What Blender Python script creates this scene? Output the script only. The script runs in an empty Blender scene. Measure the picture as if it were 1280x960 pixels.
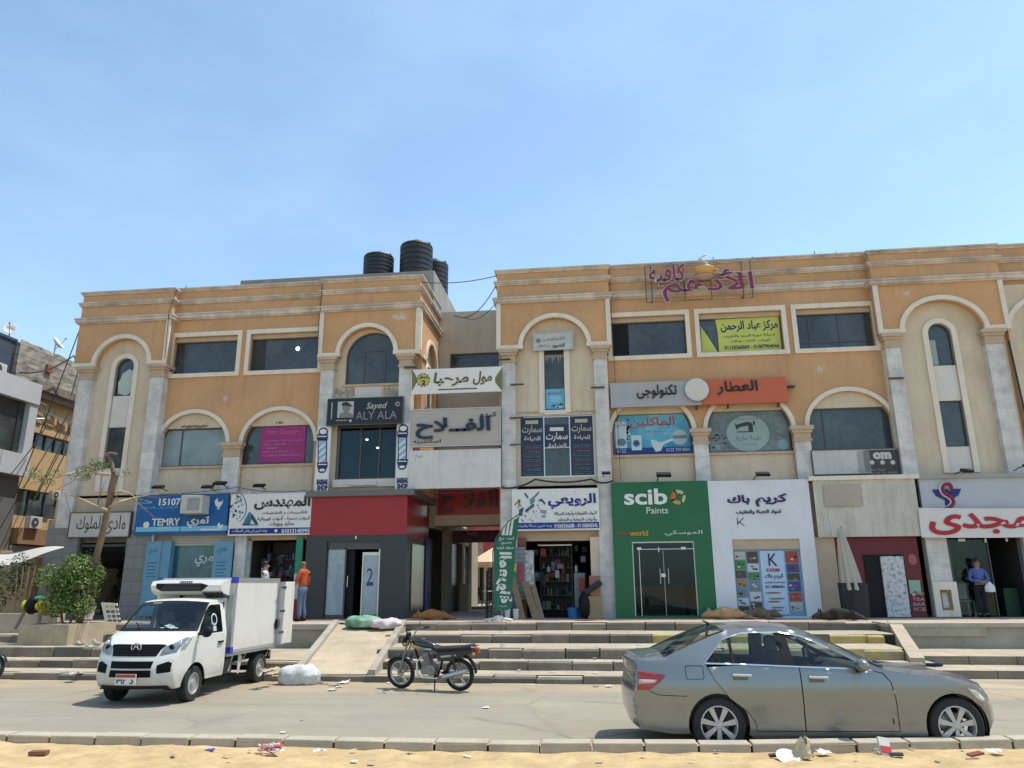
import bpy, bmesh, math, random
from math import radians as R, sin, cos, pi, sqrt, atan2
from mathutils import Vector, Matrix
from mathutils.geometry import tessellate_polygon, delaunay_2d_cdt
random.seed(11)
S = bpy.context.scene
COL = S.collection

# ------------------------------------------------------------------ camera, sky, sun, exposure
PITCH, YAW, ROLL, FOC, EYE = R(15.1), R(6.5), R(-0.40), 930.0, 1.95
_fw = Vector((-sin(YAW)*cos(PITCH), cos(YAW)*cos(PITCH), sin(PITCH)))
_r = Vector((cos(YAW), sin(YAW), 0)); _u = _r.cross(_fw)
_r2 = _r*cos(ROLL) + _u*sin(ROLL); _u2 = -_r*sin(ROLL) + _u*cos(ROLL)
cd = bpy.data.cameras.new('camera'); cam = bpy.data.objects.new('camera', cd); COL.objects.link(cam)
cam.matrix_world = Matrix(((_r2.x, _u2.x, -_fw.x, 0), (_r2.y, _u2.y, -_fw.y, 0), (_r2.z, _u2.z, -_fw.z, EYE), (0, 0, 0, 1)))
cd.sensor_width = 36; cd.lens = FOC/1280*36; cd.clip_end = 5000; cd.clip_start = .05
S.camera = cam

SUN_EL, SUN_AZ = R(68), R(74)          # azimuth measured from +Y towards +X
sdir = Vector((sin(SUN_AZ)*cos(SUN_EL), cos(SUN_AZ)*cos(SUN_EL), sin(SUN_EL)))
W = bpy.data.worlds.new('World'); S.world = W; W.use_nodes = True
wn = W.node_tree.nodes; wl = W.node_tree.links
sky = wn.new('ShaderNodeTexSky'); sky.sky_type = 'NISHITA'; sky.sun_disc = False
sky.sun_elevation = SUN_EL; sky.sun_rotation = SUN_AZ
sky.air_density = 1.15; sky.dust_density = .9; sky.ozone_density = .35; sky.altitude = 20
wn['Background'].inputs['Strength'].default_value = .15
# thin milky haze in the sky: very faint wisps over the clear blue
tcw = wn.new('ShaderNodeTexCoord'); mpw = wn.new('ShaderNodeMapping'); mpw.inputs['Scale'].default_value = (1.2, 1.2, 2.6); wl.new(tcw.outputs['Generated'], mpw.inputs[0])
nzw = wn.new('ShaderNodeTexNoise'); nzw.inputs['Scale'].default_value = 1.6; nzw.inputs['Detail'].default_value = 6; nzw.inputs['Roughness'].default_value = .55; wl.new(mpw.outputs[0], nzw.inputs['Vector'])
rw = wn.new('ShaderNodeMapRange'); rw.inputs[1].default_value = .42; rw.inputs[2].default_value = .75; rw.inputs[3].default_value = .07; rw.inputs[4].default_value = .27; wl.new(nzw.outputs['Fac'], rw.inputs[0])
tint = wn.new('ShaderNodeMix'); tint.data_type = 'RGBA'; tint.blend_type = 'MULTIPLY'; tint.inputs[0].default_value = 1; tint.inputs[7].default_value = (.86, 1.03, 1.06, 1); wl.new(sky.outputs[0], tint.inputs[6])
wsp = wn.new('ShaderNodeMix'); wsp.data_type = 'RGBA'; wsp.inputs[7].default_value = (4.6, 5.4, 6.0, 1); wl.new(rw.outputs[0], wsp.inputs[0]); wl.new(tint.outputs[2], wsp.inputs[6])
wl.new(wsp.outputs[2], wn['Background'].inputs['Color'])
sl = bpy.data.lights.new('sun', 'SUN'); sl.energy = 3.4; sl.angle = R(.55); sl.color = (1, .955, .88)
so = bpy.data.objects.new('sun', sl); COL.objects.link(so); so.rotation_euler = sdir.to_track_quat('Z', 'Y').to_euler()
so.location = (8, 10, 30)
S.view_settings.view_transform = 'Standard'; S.view_settings.look = 'None'
S.view_settings.exposure = .5; S.view_settings.gamma = 1; S.view_settings.use_curve_mapping = False
S.cycles.max_bounces = 8; S.cycles.diffuse_bounces = 4; S.cycles.glossy_bounces = 3; S.cycles.transparent_max_bounces = 12
S.cycles.caustics_reflective = False; S.cycles.caustics_refractive = False
S.cycles.use_denoising = True

# ------------------------------------------------------------------ measuring helper: point of the photo on the plane Y
def at(px, py, Y):
    d = (px-640)/FOC*_r2 - (py-480)/FOC*_u2 + _fw
    t = Y/d.y
    return Vector((d.x*t, Y, d.z*t + EYE))
def atz(px, py, z):
    d = (px-640)/FOC*_r2 - (py-480)/FOC*_u2 + _fw
    t = (z-EYE)/d.z
    return Vector((d.x*t, d.y*t, z))
def rect(x0, y0, x1, y1, Y):             # photo rectangle -> x0,x1,z0,z1 on plane Y
    mx, my = (x0+x1)/2, (y0+y1)/2
    return at(x0, my, Y).x, at(x1, my, Y).x, at(mx, y1, Y).z, at(mx, y0, Y).z

# ------------------------------------------------------------------ materials
def mat(name, c, rough=.75, metal=0, var=.12, sc=1.5, bump=0, bsc=30, c2=None, streak=0, streakc=None, spec=.4, brick=None, mix2=.5, coat=0, dust=None, dirt=None, crack=0):
    m = bpy.data.materials.new(name); m.use_nodes = True
    n = m.node_tree.nodes; l = m.node_tree.links; b = n['Principled BSDF']
    b.inputs['Roughness'].default_value = rough; b.inputs['Metallic'].default_value = metal
    b.inputs['Specular IOR Level'].default_value = spec
    b.inputs['Coat Weight'].default_value = coat
    if len(c) == 3: c = (*c, 1)
    tc = n.new('ShaderNodeTexCoord'); co = tc.outputs['Object']
    def noise(scale, det=4, vec=None, rgh=.6):
        t = n.new('ShaderNodeTexNoise'); t.inputs['Scale'].default_value = scale; t.inputs['Detail'].default_value = det
        t.inputs['Roughness'].default_value = rgh
        l.new(vec or co, t.inputs['Vector']); return t.outputs['Fac']
    def ramp(f, a, bb):
        r = n.new('ShaderNodeMapRange'); r.inputs[1].default_value = a; r.inputs[2].default_value = bb; l.new(f, r.inputs[0]); return r.outputs[0]
    def mixc(f, a, bb, mode='MIX'):
        x = n.new('ShaderNodeMix'); x.data_type = 'RGBA'; x.blend_type = mode
        if isinstance(f, (int, float)): x.inputs[0].default_value = f
        else: l.new(f, x.inputs[0])
        for v, k in ((a, 6), (bb, 7)):
            if isinstance(v, tuple): x.inputs[k].default_value = v if len(v) == 4 else (*v, 1)
            else: l.new(v, x.inputs[k])
        return x.outputs[2]
    col = c
    if brick:
        bt = n.new('ShaderNodeTexBrick'); mp = n.new('ShaderNodeMapping'); l.new(co, mp.inputs[0])
        mp.inputs['Rotation'].default_value = brick.get('rot', (R(90), 0, 0))
        l.new(mp.outputs[0], bt.inputs['Vector'])
        bt.inputs['Color1'].default_value = c; bt.inputs['Color2'].default_value = (*(brick.get('c2') or tuple(v*.9 for v in c[:3])), 1)
        bt.inputs['Mortar'].default_value = (*brick.get('mortar', (.2, .19, .17)), 1)
        bt.inputs['Scale'].default_value = 1; bt.inputs['Brick Width'].default_value = brick['w']; bt.inputs['Row Height'].default_value = brick['h']
        bt.inputs['Mortar Size'].default_value = brick.get('ms', .012); bt.offset = brick.get('off', .5)
        col = bt.outputs[0]
    if c2: col = mixc(ramp(noise(sc*.7, 5), mix2-.12, mix2+.12), col, (*c2, 1))
    if streak:
        mp = n.new('ShaderNodeMapping'); l.new(co, mp.inputs[0]); mp.inputs['Scale'].default_value = (3.2, 3.2, .28)
        f1 = ramp(noise(1.6, 6, mp.outputs[0], .7), .5, .74)
        mm = n.new('ShaderNodeMath'); mm.operation = 'MULTIPLY'; l.new(f1, mm.inputs[0]); mm.inputs[1].default_value = streak
        col = mixc(mm.outputs[0], col, (*(streakc or tuple(v*.5 for v in c[:3])), 1))
    if dust:                                   # loose sand lying along given lines y: [(y, reach)], colour
        sx = n.new('ShaderNodeSeparateXYZ'); l.new(co, sx.inputs[0]); mpd = n.new('ShaderNodeMapping'); mpd.inputs['Scale'].default_value = (.35, 1.2, 1); l.new(co, mpd.inputs[0])
        nz = noise(1.1, 7, mpd.outputs[0], .68); acc = None
        for (y0, reach) in dust[0]:
            q = n.new('ShaderNodeMapRange'); q.inputs[1].default_value = y0-reach; q.inputs[2].default_value = y0; q.inputs[3].default_value = 0; q.inputs[4].default_value = 1
            if reach < 0: q.inputs[1].default_value, q.inputs[2].default_value, q.inputs[3].default_value, q.inputs[4].default_value = y0, y0-reach, 1, 0
            l.new(sx.outputs[1], q.inputs[0])
            if acc is None: acc = q.outputs[0]
            else:
                mx = n.new('ShaderNodeMath'); mx.operation = 'MAXIMUM'; l.new(acc, mx.inputs[0]); l.new(q.outputs[0], mx.inputs[1]); acc = mx.outputs[0]
        ad = n.new('ShaderNodeMath'); ad.operation = 'MULTIPLY_ADD'; l.new(acc, ad.inputs[0]); ad.inputs[1].default_value = .62; l.new(nz, ad.inputs[2])
        col = mixc(ramp(ad.outputs[0], .58, .82), col, (*dust[1], 1))
    if crack:
        vo = n.new('ShaderNodeTexVoronoi'); vo.feature = 'DISTANCE_TO_EDGE'; vo.inputs['Scale'].default_value = crack
        wv = n.new('ShaderNodeMix'); wv.data_type = 'VECTOR'; wv.inputs[0].default_value = .18; nv = n.new('ShaderNodeTexNoise'); nv.inputs['Scale'].default_value = 1.5; nv.inputs['Detail'].default_value = 5
        l.new(co, nv.inputs['Vector']); l.new(co, wv.inputs[4]); l.new(nv.outputs['Color'], wv.inputs[5]); l.new(wv.outputs[1], vo.inputs['Vector'])
        cm = n.new('ShaderNodeMath'); cm.operation = 'MULTIPLY'; l.new(ramp(vo.outputs['Distance'], .018, .005), cm.inputs[0]); l.new(ramp(noise(.35, 3), .44, .56), cm.inputs[1])
        col = mixc(cm.outputs[0], col, tuple(v*.8 for v in c[:3]))
        col = mixc(ramp(noise(.22, 5), .58, .70), col, tuple(v*.84 for v in c[:3]))
        mx_ = n.new('ShaderNodeMapping'); mx_.inputs['Scale'].default_value = (.05, 1.5, 1); l.new(co, mx_.inputs[0])
        tk_ = n.new('ShaderNodeMath'); tk_.operation = 'MULTIPLY'; l.new(ramp(noise(1.6, 5, mx_.outputs[0]), .5, .72), tk_.inputs[0]); tk_.inputs[1].default_value = .4
        col = mixc(tk_.outputs[0], col, tuple(v*.72 for v in c[:3]))
    if dirt:                                   # road dirt on the lower part: (z clean, z dirty, colour, amount)
        sx = n.new('ShaderNodeSeparateXYZ'); l.new(co, sx.inputs[0]); d1 = ramp(sx.outputs[2], dirt[0], dirt[1])
        dm = n.new('ShaderNodeMath'); dm.operation = 'MULTIPLY'; l.new(d1, dm.inputs[0]); l.new(ramp(noise(4, 6), .25, .75), dm.inputs[1])
        dk_ = n.new('ShaderNodeMath'); dk_.operation = 'MULTIPLY'; l.new(dm.outputs[0], dk_.inputs[0]); dk_.inputs[1].default_value = dirt[3]
        col = mixc(dk_.outputs[0], col, (*dirt[2], 1))
        rr_ = n.new('ShaderNodeMapRange'); rr_.inputs[3].default_value = rough; rr_.inputs[4].default_value = .8; l.new(dk_.outputs[0], rr_.inputs[0]); l.new(rr_.outputs[0], b.inputs['Roughness'])
    if var:
        f = noise(sc, 6); g = noise(sc*9, 3)
        a = n.new('ShaderNodeMath'); a.operation = 'MULTIPLY_ADD'; l.new(g, a.inputs[0]); a.inputs[1].default_value = .45; l.new(f, a.inputs[2])
        v = n.new('ShaderNodeMapRange'); v.inputs[1].default_value = .45; v.inputs[2].default_value = 1.0
        v.inputs[3].default_value = 1-var; v.inputs[4].default_value = 1+var; l.new(a.outputs[0], v.inputs[0])
        cb = n.new('ShaderNodeCombineColor'); [l.new(v.outputs[0], cb.inputs[i]) for i in range(3)]
        col = mixc(1.0, col, cb.outputs[0], 'MULTIPLY')
    if isinstance(col, tuple): b.inputs['Base Color'].default_value = col
    else: l.new(col, b.inputs['Base Color'])
    if bump:
        bp = n.new('ShaderNodeBump'); bp.inputs['Strength'].default_value = bump; bp.inputs['Distance'].default_value = .02
        l.new(noise(bsc, 6), bp.inputs['Height']); l.new(bp.outputs[0], b.inputs['Normal'])
    return m
def clear_glass(name, tint=(.75, .8, .8), rough=.02, gl=(.9, .95, 1)):
    m = bpy.data.materials.new(name); m.use_nodes = True; n = m.node_tree.nodes; l = m.node_tree.links
    n.remove(n['Principled BSDF'])
    t = n.new('ShaderNodeBsdfTransparent'); t.inputs[0].default_value = (*tint, 1)
    g = n.new('ShaderNodeBsdfGlossy'); g.inputs['Roughness'].default_value = rough; g.inputs[0].default_value = (*gl, 1)
    f = n.new('ShaderNodeFresnel'); f.inputs[0].default_value = 1.5
    geo = n.new('ShaderNodeNewGeometry'); ms = n.new('ShaderNodeMath'); ms.operation = 'MULTIPLY_ADD'
    l.new(geo.outputs['Backfacing'], ms.inputs[0]); ms.inputs[1].default_value = 1/1.5-1.5; ms.inputs[2].default_value = 1.5; l.new(ms.outputs[0], f.inputs[0])
    x = n.new('ShaderNodeMixShader'); l.new(f.outputs[0], x.inputs[0]); l.new(t.outputs[0], x.inputs[1]); l.new(g.outputs[0], x.inputs[2])
    l.new(x.outputs[0], n['Material Output'].inputs[0]); return m
def emit(name, c, s):
    m = bpy.data.materials.new(name); m.use_nodes = True; b = m.node_tree.nodes['Principled BSDF']
    b.inputs['Base Color'].default_value = (*c, 1); b.inputs['Emission Color'].default_value = (*c, 1); b.inputs['Emission Strength'].default_value = s; return m
_pm = {}
def pc(c, rough=.6, metal=0, var=.06):     # plain painted / printed colour, cached
    k = (tuple(round(v, 3) for v in c), rough, metal, var)
    if k not in _pm: _pm[k] = mat('paint_%d' % len(_pm), c, rough, metal, var, 4)
    return _pm[k]

M = {}
M['orange'] = mat('ochre_render', (.56, .322, .168), .9, var=.13, sc=.7, bump=.25, bsc=60, streak=.55, streakc=(.42, .235, .12), c2=(.50, .305, .165), mix2=.55)
M['beige'] = mat('beige_render', (.60, .505, .385), .9, var=.12, sc=.8, bump=.2, bsc=60, streak=.5, streakc=(.42, .34, .25), c2=(.55, .45, .33), mix2=.58)
M['trim'] = mat('cream_moulding', (.71, .63, .53), .85, var=.10, sc=2, streak=.4, streakc=(.44, .37, .3))
M['cornice'] = mat('stained_cornice', (.60, .52, .45), .9, var=.25, sc=1.6, streak=.5, streakc=(.32, .27, .22), bump=.2, c2=(.40, .33, .28), mix2=.55)
M['captone'] = mat('capital_stone', (.48, .37, .27), .9, var=.12, sc=3)
M['marble'] = mat('grey_marble', (.64, .615, .59), .55, var=.2, sc=3.0, c2=(.47, .45, .44), mix2=.57, streak=.45, streakc=(.42, .37, .32), brick=dict(w=3.0, h=.62, ms=.006, mortar=(.42, .39, .36), c2=(.57, .55, .53)))
M['white_panel'] = mat('off_white_panel', (.62, .58, .54), .7, var=.08, sc=3)
M['darkglass'] = mat('dark_window_glass', (.042, .056, .064), .06, var=.6, sc=.9, spec=.6, c2=(.065, .075, .075), mix2=.54)
M['film'] = mat('dusty_grey_glass', (.22, .27, .28), .25, var=.25, sc=1.5, spec=.5, streak=.4, streakc=(.15, .18, .19))
M['alu'] = mat('aluminium', (.55, .56, .57), .35, .8, var=.06)
M['darkalu'] = mat('dark_aluminium', (.09, .09, .095), .45, .5, var=.06)
M['black'] = mat('black_plastic', (.013, .013, .015), .5, var=.1, spec=.15)
M['rubber'] = mat('tyre_rubber', (.022, .022, .023), .85, var=.15, sc=6)
M['roofgrey'] = mat('roof_grey', (.3, .29, .28), .9, var=.15)
M['concrete'] = mat('worn_concrete', (.36, .32, .255), .92, var=.22, sc=1.2, bump=.5, bsc=25, c2=(.28, .245, .19), mix2=.58)
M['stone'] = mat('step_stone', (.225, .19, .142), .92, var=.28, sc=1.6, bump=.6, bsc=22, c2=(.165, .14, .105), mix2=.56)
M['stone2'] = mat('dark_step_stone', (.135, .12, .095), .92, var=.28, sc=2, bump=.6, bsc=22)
M['yellowstone'] = mat('faded_yellow_step', (.42, .32, .11), .9, var=.28, sc=2.5, bump=.5, bsc=22, c2=(.3, .26, .17), mix2=.56)
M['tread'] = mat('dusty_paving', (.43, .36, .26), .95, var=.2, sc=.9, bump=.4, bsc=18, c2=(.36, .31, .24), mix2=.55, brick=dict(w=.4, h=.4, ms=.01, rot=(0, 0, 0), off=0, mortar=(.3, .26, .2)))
M['ramp'] = mat('sandy_concrete', (.40, .33, .235), .95, var=.22, sc=1.4, bump=.5, bsc=20, c2=(.47, .38, .26), mix2=.52)
M['pinkpave'] = mat('pink_platform_paving', (.42, .29, .235), .9, var=.18, sc=.8, c2=(.44, .35, .27), mix2=.5, bump=.2)
M['asphalt'] = mat('dusty_asphalt', (.285, .248, .19), .93, var=.13, sc=.5, bump=.35, bsc=90, c2=(.315, .27, .20), mix2=.57, crack=.35, dust=([(16.4, 2.2), (9.55, -.6)], (.36, .285, .19)))
M['sand'] = mat('yellow_sand', (.44, .31, .155), .97, var=.26, sc=3, bump=1, bsc=9, c2=(.50, .355, .18), mix2=.52)
M['kerb'] = mat('kerb_concrete', (.40, .345, .265), .93, var=.16, sc=3, bump=.4, bsc=30)
M['steel'] = mat('grey_steel', (.3, .3, .31), .45, .7, var=.1)
M['wood'] = mat('weathered_wood', (.26, .17, .10), .85, var=.25, sc=6)
M['wire'] = mat('black_cable', (.03, .03, .032), .7, var=.1)
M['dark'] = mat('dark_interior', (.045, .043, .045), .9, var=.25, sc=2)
M['glass'] = clear_glass('clear_glass')
M['shopglass'] = clear_glass('shop_glass', (.62, .70, .72), .02, (.5, .6, .68))
M['carglass'] = clear_glass('car_glass', (.72, .80, .77))
M['white'] = mat('white_paint', (.71, .70, .68), .45, var=.08, sc=1.3, streak=.3, streakc=(.5, .47, .42))
M['lamp'] = emit('lit_lamp', (1, .97, .9), 4)

# ------------------------------------------------------------------ mesh builder
XFT = set()
SPLIT = {'tile_cladding', 'shop_jamb', 'wall_moulding', 'door_lining', 'door_fittings', 'pillar_trim', 'door_panel', 'column', 'door', 'window_surround', 'sign_panel', 'red_fascia', 'bumper_intake', 'open_sash_dark', 'hinge', 'headlight', 'grey_band'}
OFF = {}                                     # world offset of every container, so children can be given in world coordinates
class G:
    def __init__(s): s.v = []; s.f = []; s.m = []
    def add(s, vs, fs, mi=0):
        k = len(s.v); s.v += [tuple(p) for p in vs]
        for f in fs: s.f.append(tuple(i+k for i in f)); s.m.append(mi)
        return s
    def box(s, x0, x1, y0, y1, z0, z1, mi=0):
        return s.add([(x0, y0, z0), (x1, y0, z0), (x1, y1, z0), (x0, y1, z0), (x0, y0, z1), (x1, y0, z1), (x1, y1, z1), (x0, y1, z1)],
                     [(0, 3, 2, 1), (4, 5, 6, 7), (0, 1, 5, 4), (1, 2, 6, 5), (2, 3, 7, 6), (3, 0, 4, 7)], mi)
    def obox(s, c, ax, ay, az, hx, hy, hz, mi=0):   # oriented box
        c, ax, ay, az = map(Vector, (c, ax, ay, az)); vs = []
        for k in (-1, 1):
            for (i, j) in ((-1, -1), (1, -1), (1, 1), (-1, 1)): vs.append(c+ax*hx*i+ay*hy*j+az*hz*k)
        return s.add(vs, [(0, 3, 2, 1), (4, 5, 6, 7), (0, 1, 5, 4), (1, 2, 6, 5), (2, 3, 7, 6), (3, 0, 4, 7)], mi)
    def prism(s, poly, a, b, holes=(), mi=0, mp=None, side=True):
        """polygon (list of 2D) extruded from depth a (front, faces camera) to b; mp maps (u,v,d)->xyz"""
        mp = mp or (lambda u, v, d: (u, d, v))
        def area(p): return sum(p[i][0]*p[(i+1) % len(p)][1]-p[(i+1) % len(p)][0]*p[i][1] for i in range(len(p)))
        poly = list(poly) if area(poly) > 0 else list(poly)[::-1]
        holes = [list(h) if area(h) < 0 else list(h)[::-1] for h in holes]
        loops = [poly]+holes; pts = [p for L in loops for p in L]; n = len(pts)
        tris = tessellate_polygon([[Vector((p[0], p[1], 0)) for p in L] for L in loops])
        fs = []
        for t in tris:
            p, q, r = (pts[i] for i in t)
            ar = (q[0]-p[0])*(r[1]-p[1])-(r[0]-p[0])*(q[1]-p[1])
            if abs(ar) < 1e-12: continue
            t = t if ar > 0 else t[::-1]
            fs.append(tuple(t)); fs.append(tuple(i+n for i in t[::-1]))
        if side:
            k = 0
            for L in loops:
                for i in range(len(L)):
                    j = (i+1) % len(L); fs.append((k+j, k+i, k+i+n, k+j+n))
                k += len(L)
        return s.add([mp(p[0], p[1], a) for p in pts]+[mp(p[0], p[1], b) for p in pts], fs, mi)
    def tube(s, pts, r, n=6, mi=0, cap=True):
        pts = [Vector(p) for p in pts]; rs = r if isinstance(r, (list, tuple)) else [r]*len(pts)
        k = len(s.v); nrm = None
        for i, p in enumerate(pts):
            d = (pts[min(i+1, len(pts)-1)]-pts[max(i-1, 0)]).normalized()
            if nrm is None: nrm = d.orthogonal().normalized()
            else:
                nrm = nrm-d*nrm.dot(d); nrm = nrm.normalized() if nrm.length > 1e-6 else d.orthogonal().normalized()
            b = d.cross(nrm)
            for j in range(n):
                a = 2*pi*j/n; s.v.append(tuple(p+(nrm*cos(a)+b*sin(a))*rs[i]))
        for i in range(len(pts)-1):
            for j in range(n):
                s.f.append((k+i*n+j, k+i*n+(j+1) % n, k+(i+1)*n+(j+1) % n, k+(i+1)*n+j)); s.m.append(mi)
        if cap:
            s.f.append(tuple(k+j for j in range(n))[::-1]); s.m.append(mi)
            s.f.append(tuple(k+(len(pts)-1)*n+j for j in range(n))); s.m.append(mi)
        return s
    def lathe(s, c, prof, n=24, axis=(0, 0, 1), mi=0, cap=True):     # prof: (radius, height)
        ax = Vector(axis).normalized(); e = ax.orthogonal().normalized(); b = ax.cross(e); c = Vector(c); k = len(s.v)
        for r, h in prof:
            for j in range(n):
                a = 2*pi*j/n; s.v.append(tuple(c+ax*h+(e*cos(a)+b*sin(a))*r))
        for i in range(len(prof)-1):
            for j in range(n):
                s.f.append((k+i*n+j, k+i*n+(j+1) % n, k+(i+1)*n+(j+1) % n, k+(i+1)*n+j)); s.m.append(mi)
        if cap:
            s.f.append(tuple(k+j for j in range(n))[::-1]); s.m.append(mi)
            s.f.append(tuple(k+(len(prof)-1)*n+j for j in range(n))); s.m.append(mi)
        return s
    def grid(s, fn, nu, nv, mi=0, closed=False):
        vs = [fn(i/nu, j/nv) for i in range(nu+1) for j in range(nv+1)]
        fs = [(i*(nv+1)+j, (i+1)*(nv+1)+j, (i+1)*(nv+1)+j+1, i*(nv+1)+j+1) for i in range(nu) for j in range(nv)]
        return s.add(vs, fs, mi)
    def ball(s, c, rx, ry, rz, n=14, mi=0, noise=0, seed=0):
        rnd = random.Random(seed); c = Vector(c); vs = []; m2 = n//2
        ph = [rnd.uniform(0, 6.3) for _ in range(6)]
        for i in range(m2+1):
            t = pi*i/m2
            for j in range(n):
                a = 2*pi*j/n
                k = 1+noise*(sin(3*a+ph[0])*sin(2*t+ph[1])+.6*sin(5*a+ph[2])*sin(4*t+ph[3])+.5*sin(2*a+ph[4]))
                vs.append((c.x+rx*sin(t)*cos(a)*k, c.y+ry*sin(t)*sin(a)*k, c.z+rz*cos(t)*k))
        fs = [(i*n+j, (i+1)*n+j, (i+1)*n+(j+1) % n, i*n+(j+1) % n) for i in range(m2) for j in range(n)]
        return s.add(vs, fs, mi)
    def text(s, t, x0, x1, z0, z1, Y, mi=0, th=.012, bold=0, italic=0, mp=None, ar=None):
        """lettering fitted into the rectangle, facing the street"""
        vs, fs = text_mesh(t, bold, italic)
        if not vs: return s
        xs = [p[0] for p in vs]; ys = [p[1] for p in vs]
        ax, bx, ay, by = min(xs), max(xs), min(ys), max(ys)
        mp = mp or (lambda u, v, d: (u, d, v))
        sx = (x1-x0)/max(bx-ax, 1e-6); sz = (z1-z0)/max(by-ay, 1e-6)
        n = len(vs); P = [(x0+(p[0]-ax)*sx, z0+(p[1]-ay)*sz) for p in vs]
        F = [tuple(f) for f in fs]
        from collections import Counter
        ec = {}
        for f in F:
            for i in range(len(f)): ec[(f[i], f[(i+1) % len(f)])] = 1
        out = []
        for f in F: out.append(f)
        for (a, b) in list(ec):
            if (b, a) not in ec: out.append((b, a, a+n, b+n))
        return s.add([mp(p[0], p[1], Y-th) for p in P]+[mp(p[0], p[1], Y) for p in P], out, mi)
    XF = None
    def islands(s):
        p = list(range(len(s.v)))
        def fd(i):
            while p[i] != i: p[i] = p[p[i]]; i = p[i]
            return i
        for f in s.f:
            for i in f[1:]: p[fd(i)] = fd(f[0])
        out = {}
        for f, m in zip(s.f, s.m): out.setdefault(fd(f[0]), []).append((f, m))
        res = []
        for fs in out.values():
            g = G(); ids = sorted({i for f, _ in fs for i in f}); k = {i: n for n, i in enumerate(ids)}
            g.v = [s.v[i] for i in ids]; g.f = [tuple(k[i] for i in f) for f, _ in fs]; g.m = [m for _, m in fs]; res.append(g)
        return res
    def build(s, name, mats, parent=None, smooth=False, bevel=0, props=None, sub=0, origin=None, weld=False):
        if name in SPLIT and parent is not None:           # pieces that stand apart become parts of their own
            q = s.islands()
            if len(q) > 1:
                for h in q:
                    if isinstance(mats, (list, tuple)): mm_ = mats[h.m[0]]; h.m = [0]*len(h.m)
                    else: mm_ = mats
                    o = h.build(name, mm_, parent, smooth, bevel, props, sub, origin, weld)
                return o
        if G.XF and (parent is None or parent in XFT): s.v = [G.XF(p) for p in s.v]
        me = bpy.data.meshes.new(name); mats = mats if isinstance(mats, (list, tuple)) else [mats]
        if parent is not None: off = OFF[parent]
        elif origin is not None: off = Vector(origin)
        else:
            xs = [p[0] for p in s.v]; ys = [p[1] for p in s.v]; zs = [p[2] for p in s.v]
            off = Vector(((min(xs)+max(xs))/2, (min(ys)+max(ys))/2, min(zs)))
        me.from_pydata([(p[0]-off.x, p[1]-off.y, p[2]-off.z) for p in s.v], [], s.f)
        for m in mats: me.materials.append(m)
        me.polygons.foreach_set('material_index', s.m)
        if smooth: me.polygons.foreach_set('use_smooth', [True]*len(me.polygons))
        me.validate(); me.update()
        if weld:
            bm = bmesh.new(); bm.from_mesh(me); bmesh.ops.remove_doubles(bm, verts=bm.verts, dist=1e-4); bmesh.ops.recalc_face_normals(bm, faces=bm.faces); bm.to_mesh(me); bm.free()
        o = bpy.data.objects.new(name, me); COL.objects.link(o)
        if parent in XFT: XFT.add(o)
        if parent is not None: o.parent = parent; OFF[o] = OFF[parent]
        else: o.location = off; OFF[o] = off
        if bevel:
            b = o.modifiers.new('bevel', 'BEVEL'); b.width = bevel; b.segments = 2; b.limit_method = 'ANGLE'
        if sub:
            q = o.modifiers.new('sub', 'SUBSURF'); q.levels = sub; q.render_levels = sub
        for k, v in (props or {}).items(): o[k] = v
        return o
def thing(name, label, cat, loc=(0, 0, 0), rot=None, group=None, local=False):
    if G.XF: loc = G.XF(loc)
    o = bpy.data.objects.new(name, None); COL.objects.link(o); o.location = loc; o.empty_display_size = .2
    if rot is not None: o.rotation_euler = rot if isinstance(rot, (tuple, list)) else (0, 0, rot)
    o['label'] = label; o['category'] = cat
    if group: o['group'] = group
    OFF[o] = Vector((0, 0, 0)) if local else Vector(loc)
    if G.XF and not local: XFT.add(o)
    return o
def tag(o, label, cat, group=None):
    o['label'] = label; o['category'] = cat
    if group: o['group'] = group
    return o
def struct(o): o['kind'] = 'structure'; return o
def clone(o, parent=None):
    c = o.copy(); COL.objects.link(c)
    if parent is not None: c.parent = parent
    OFF[c] = OFF.get(o, Vector((0, 0, 0)))
    for ch in list(o.children): clone(ch, c)
    return c

# ------------------------------------------------------------------ Arabic shaping (presentation forms, drawn left to right)
AR = {'ا': (0xFE8D, 0), 'أ': (0xFE83, 0), 'إ': (0xFE87, 0), 'آ': (0xFE81, 0), 'ب': (0xFE8F, 1), 'ة': (0xFE93, 0), 'ت': (0xFE95, 1), 'ث': (0xFE99, 1), 'ج': (0xFE9D, 1),
      'ح': (0xFEA1, 1), 'خ': (0xFEA5, 1), 'د': (0xFEA9, 0), 'ذ': (0xFEAB, 0), 'ر': (0xFEAD, 0), 'ز': (0xFEAF, 0), 'س': (0xFEB1, 1), 'ش': (0xFEB5, 1), 'ص': (0xFEB9, 1),
      'ض': (0xFEBD, 1), 'ط': (0xFEC1, 1), 'ظ': (0xFEC5, 1), 'ع': (0xFEC9, 1), 'غ': (0xFECD, 1), 'ف': (0xFED1, 1), 'ق': (0xFED5, 1), 'ك': (0xFED9, 1), 'ل': (0xFEDD, 1),
      'م': (0xFEE1, 1), 'ن': (0xFEE5, 1), 'ه': (0xFEE9, 1), 'و': (0xFEED, 0), 'ى': (0xFEEF, 0), 'ي': (0xFEF1, 1), 'ئ': (0xFE89, 1)}
TAT = 'ـ'
AR[TAT] = (None, 1)
LAM = {'ا': 0xFEFB, 'أ': 0xFEF7, 'إ': 0xFEF9, 'آ': 0xFEF5}
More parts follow.
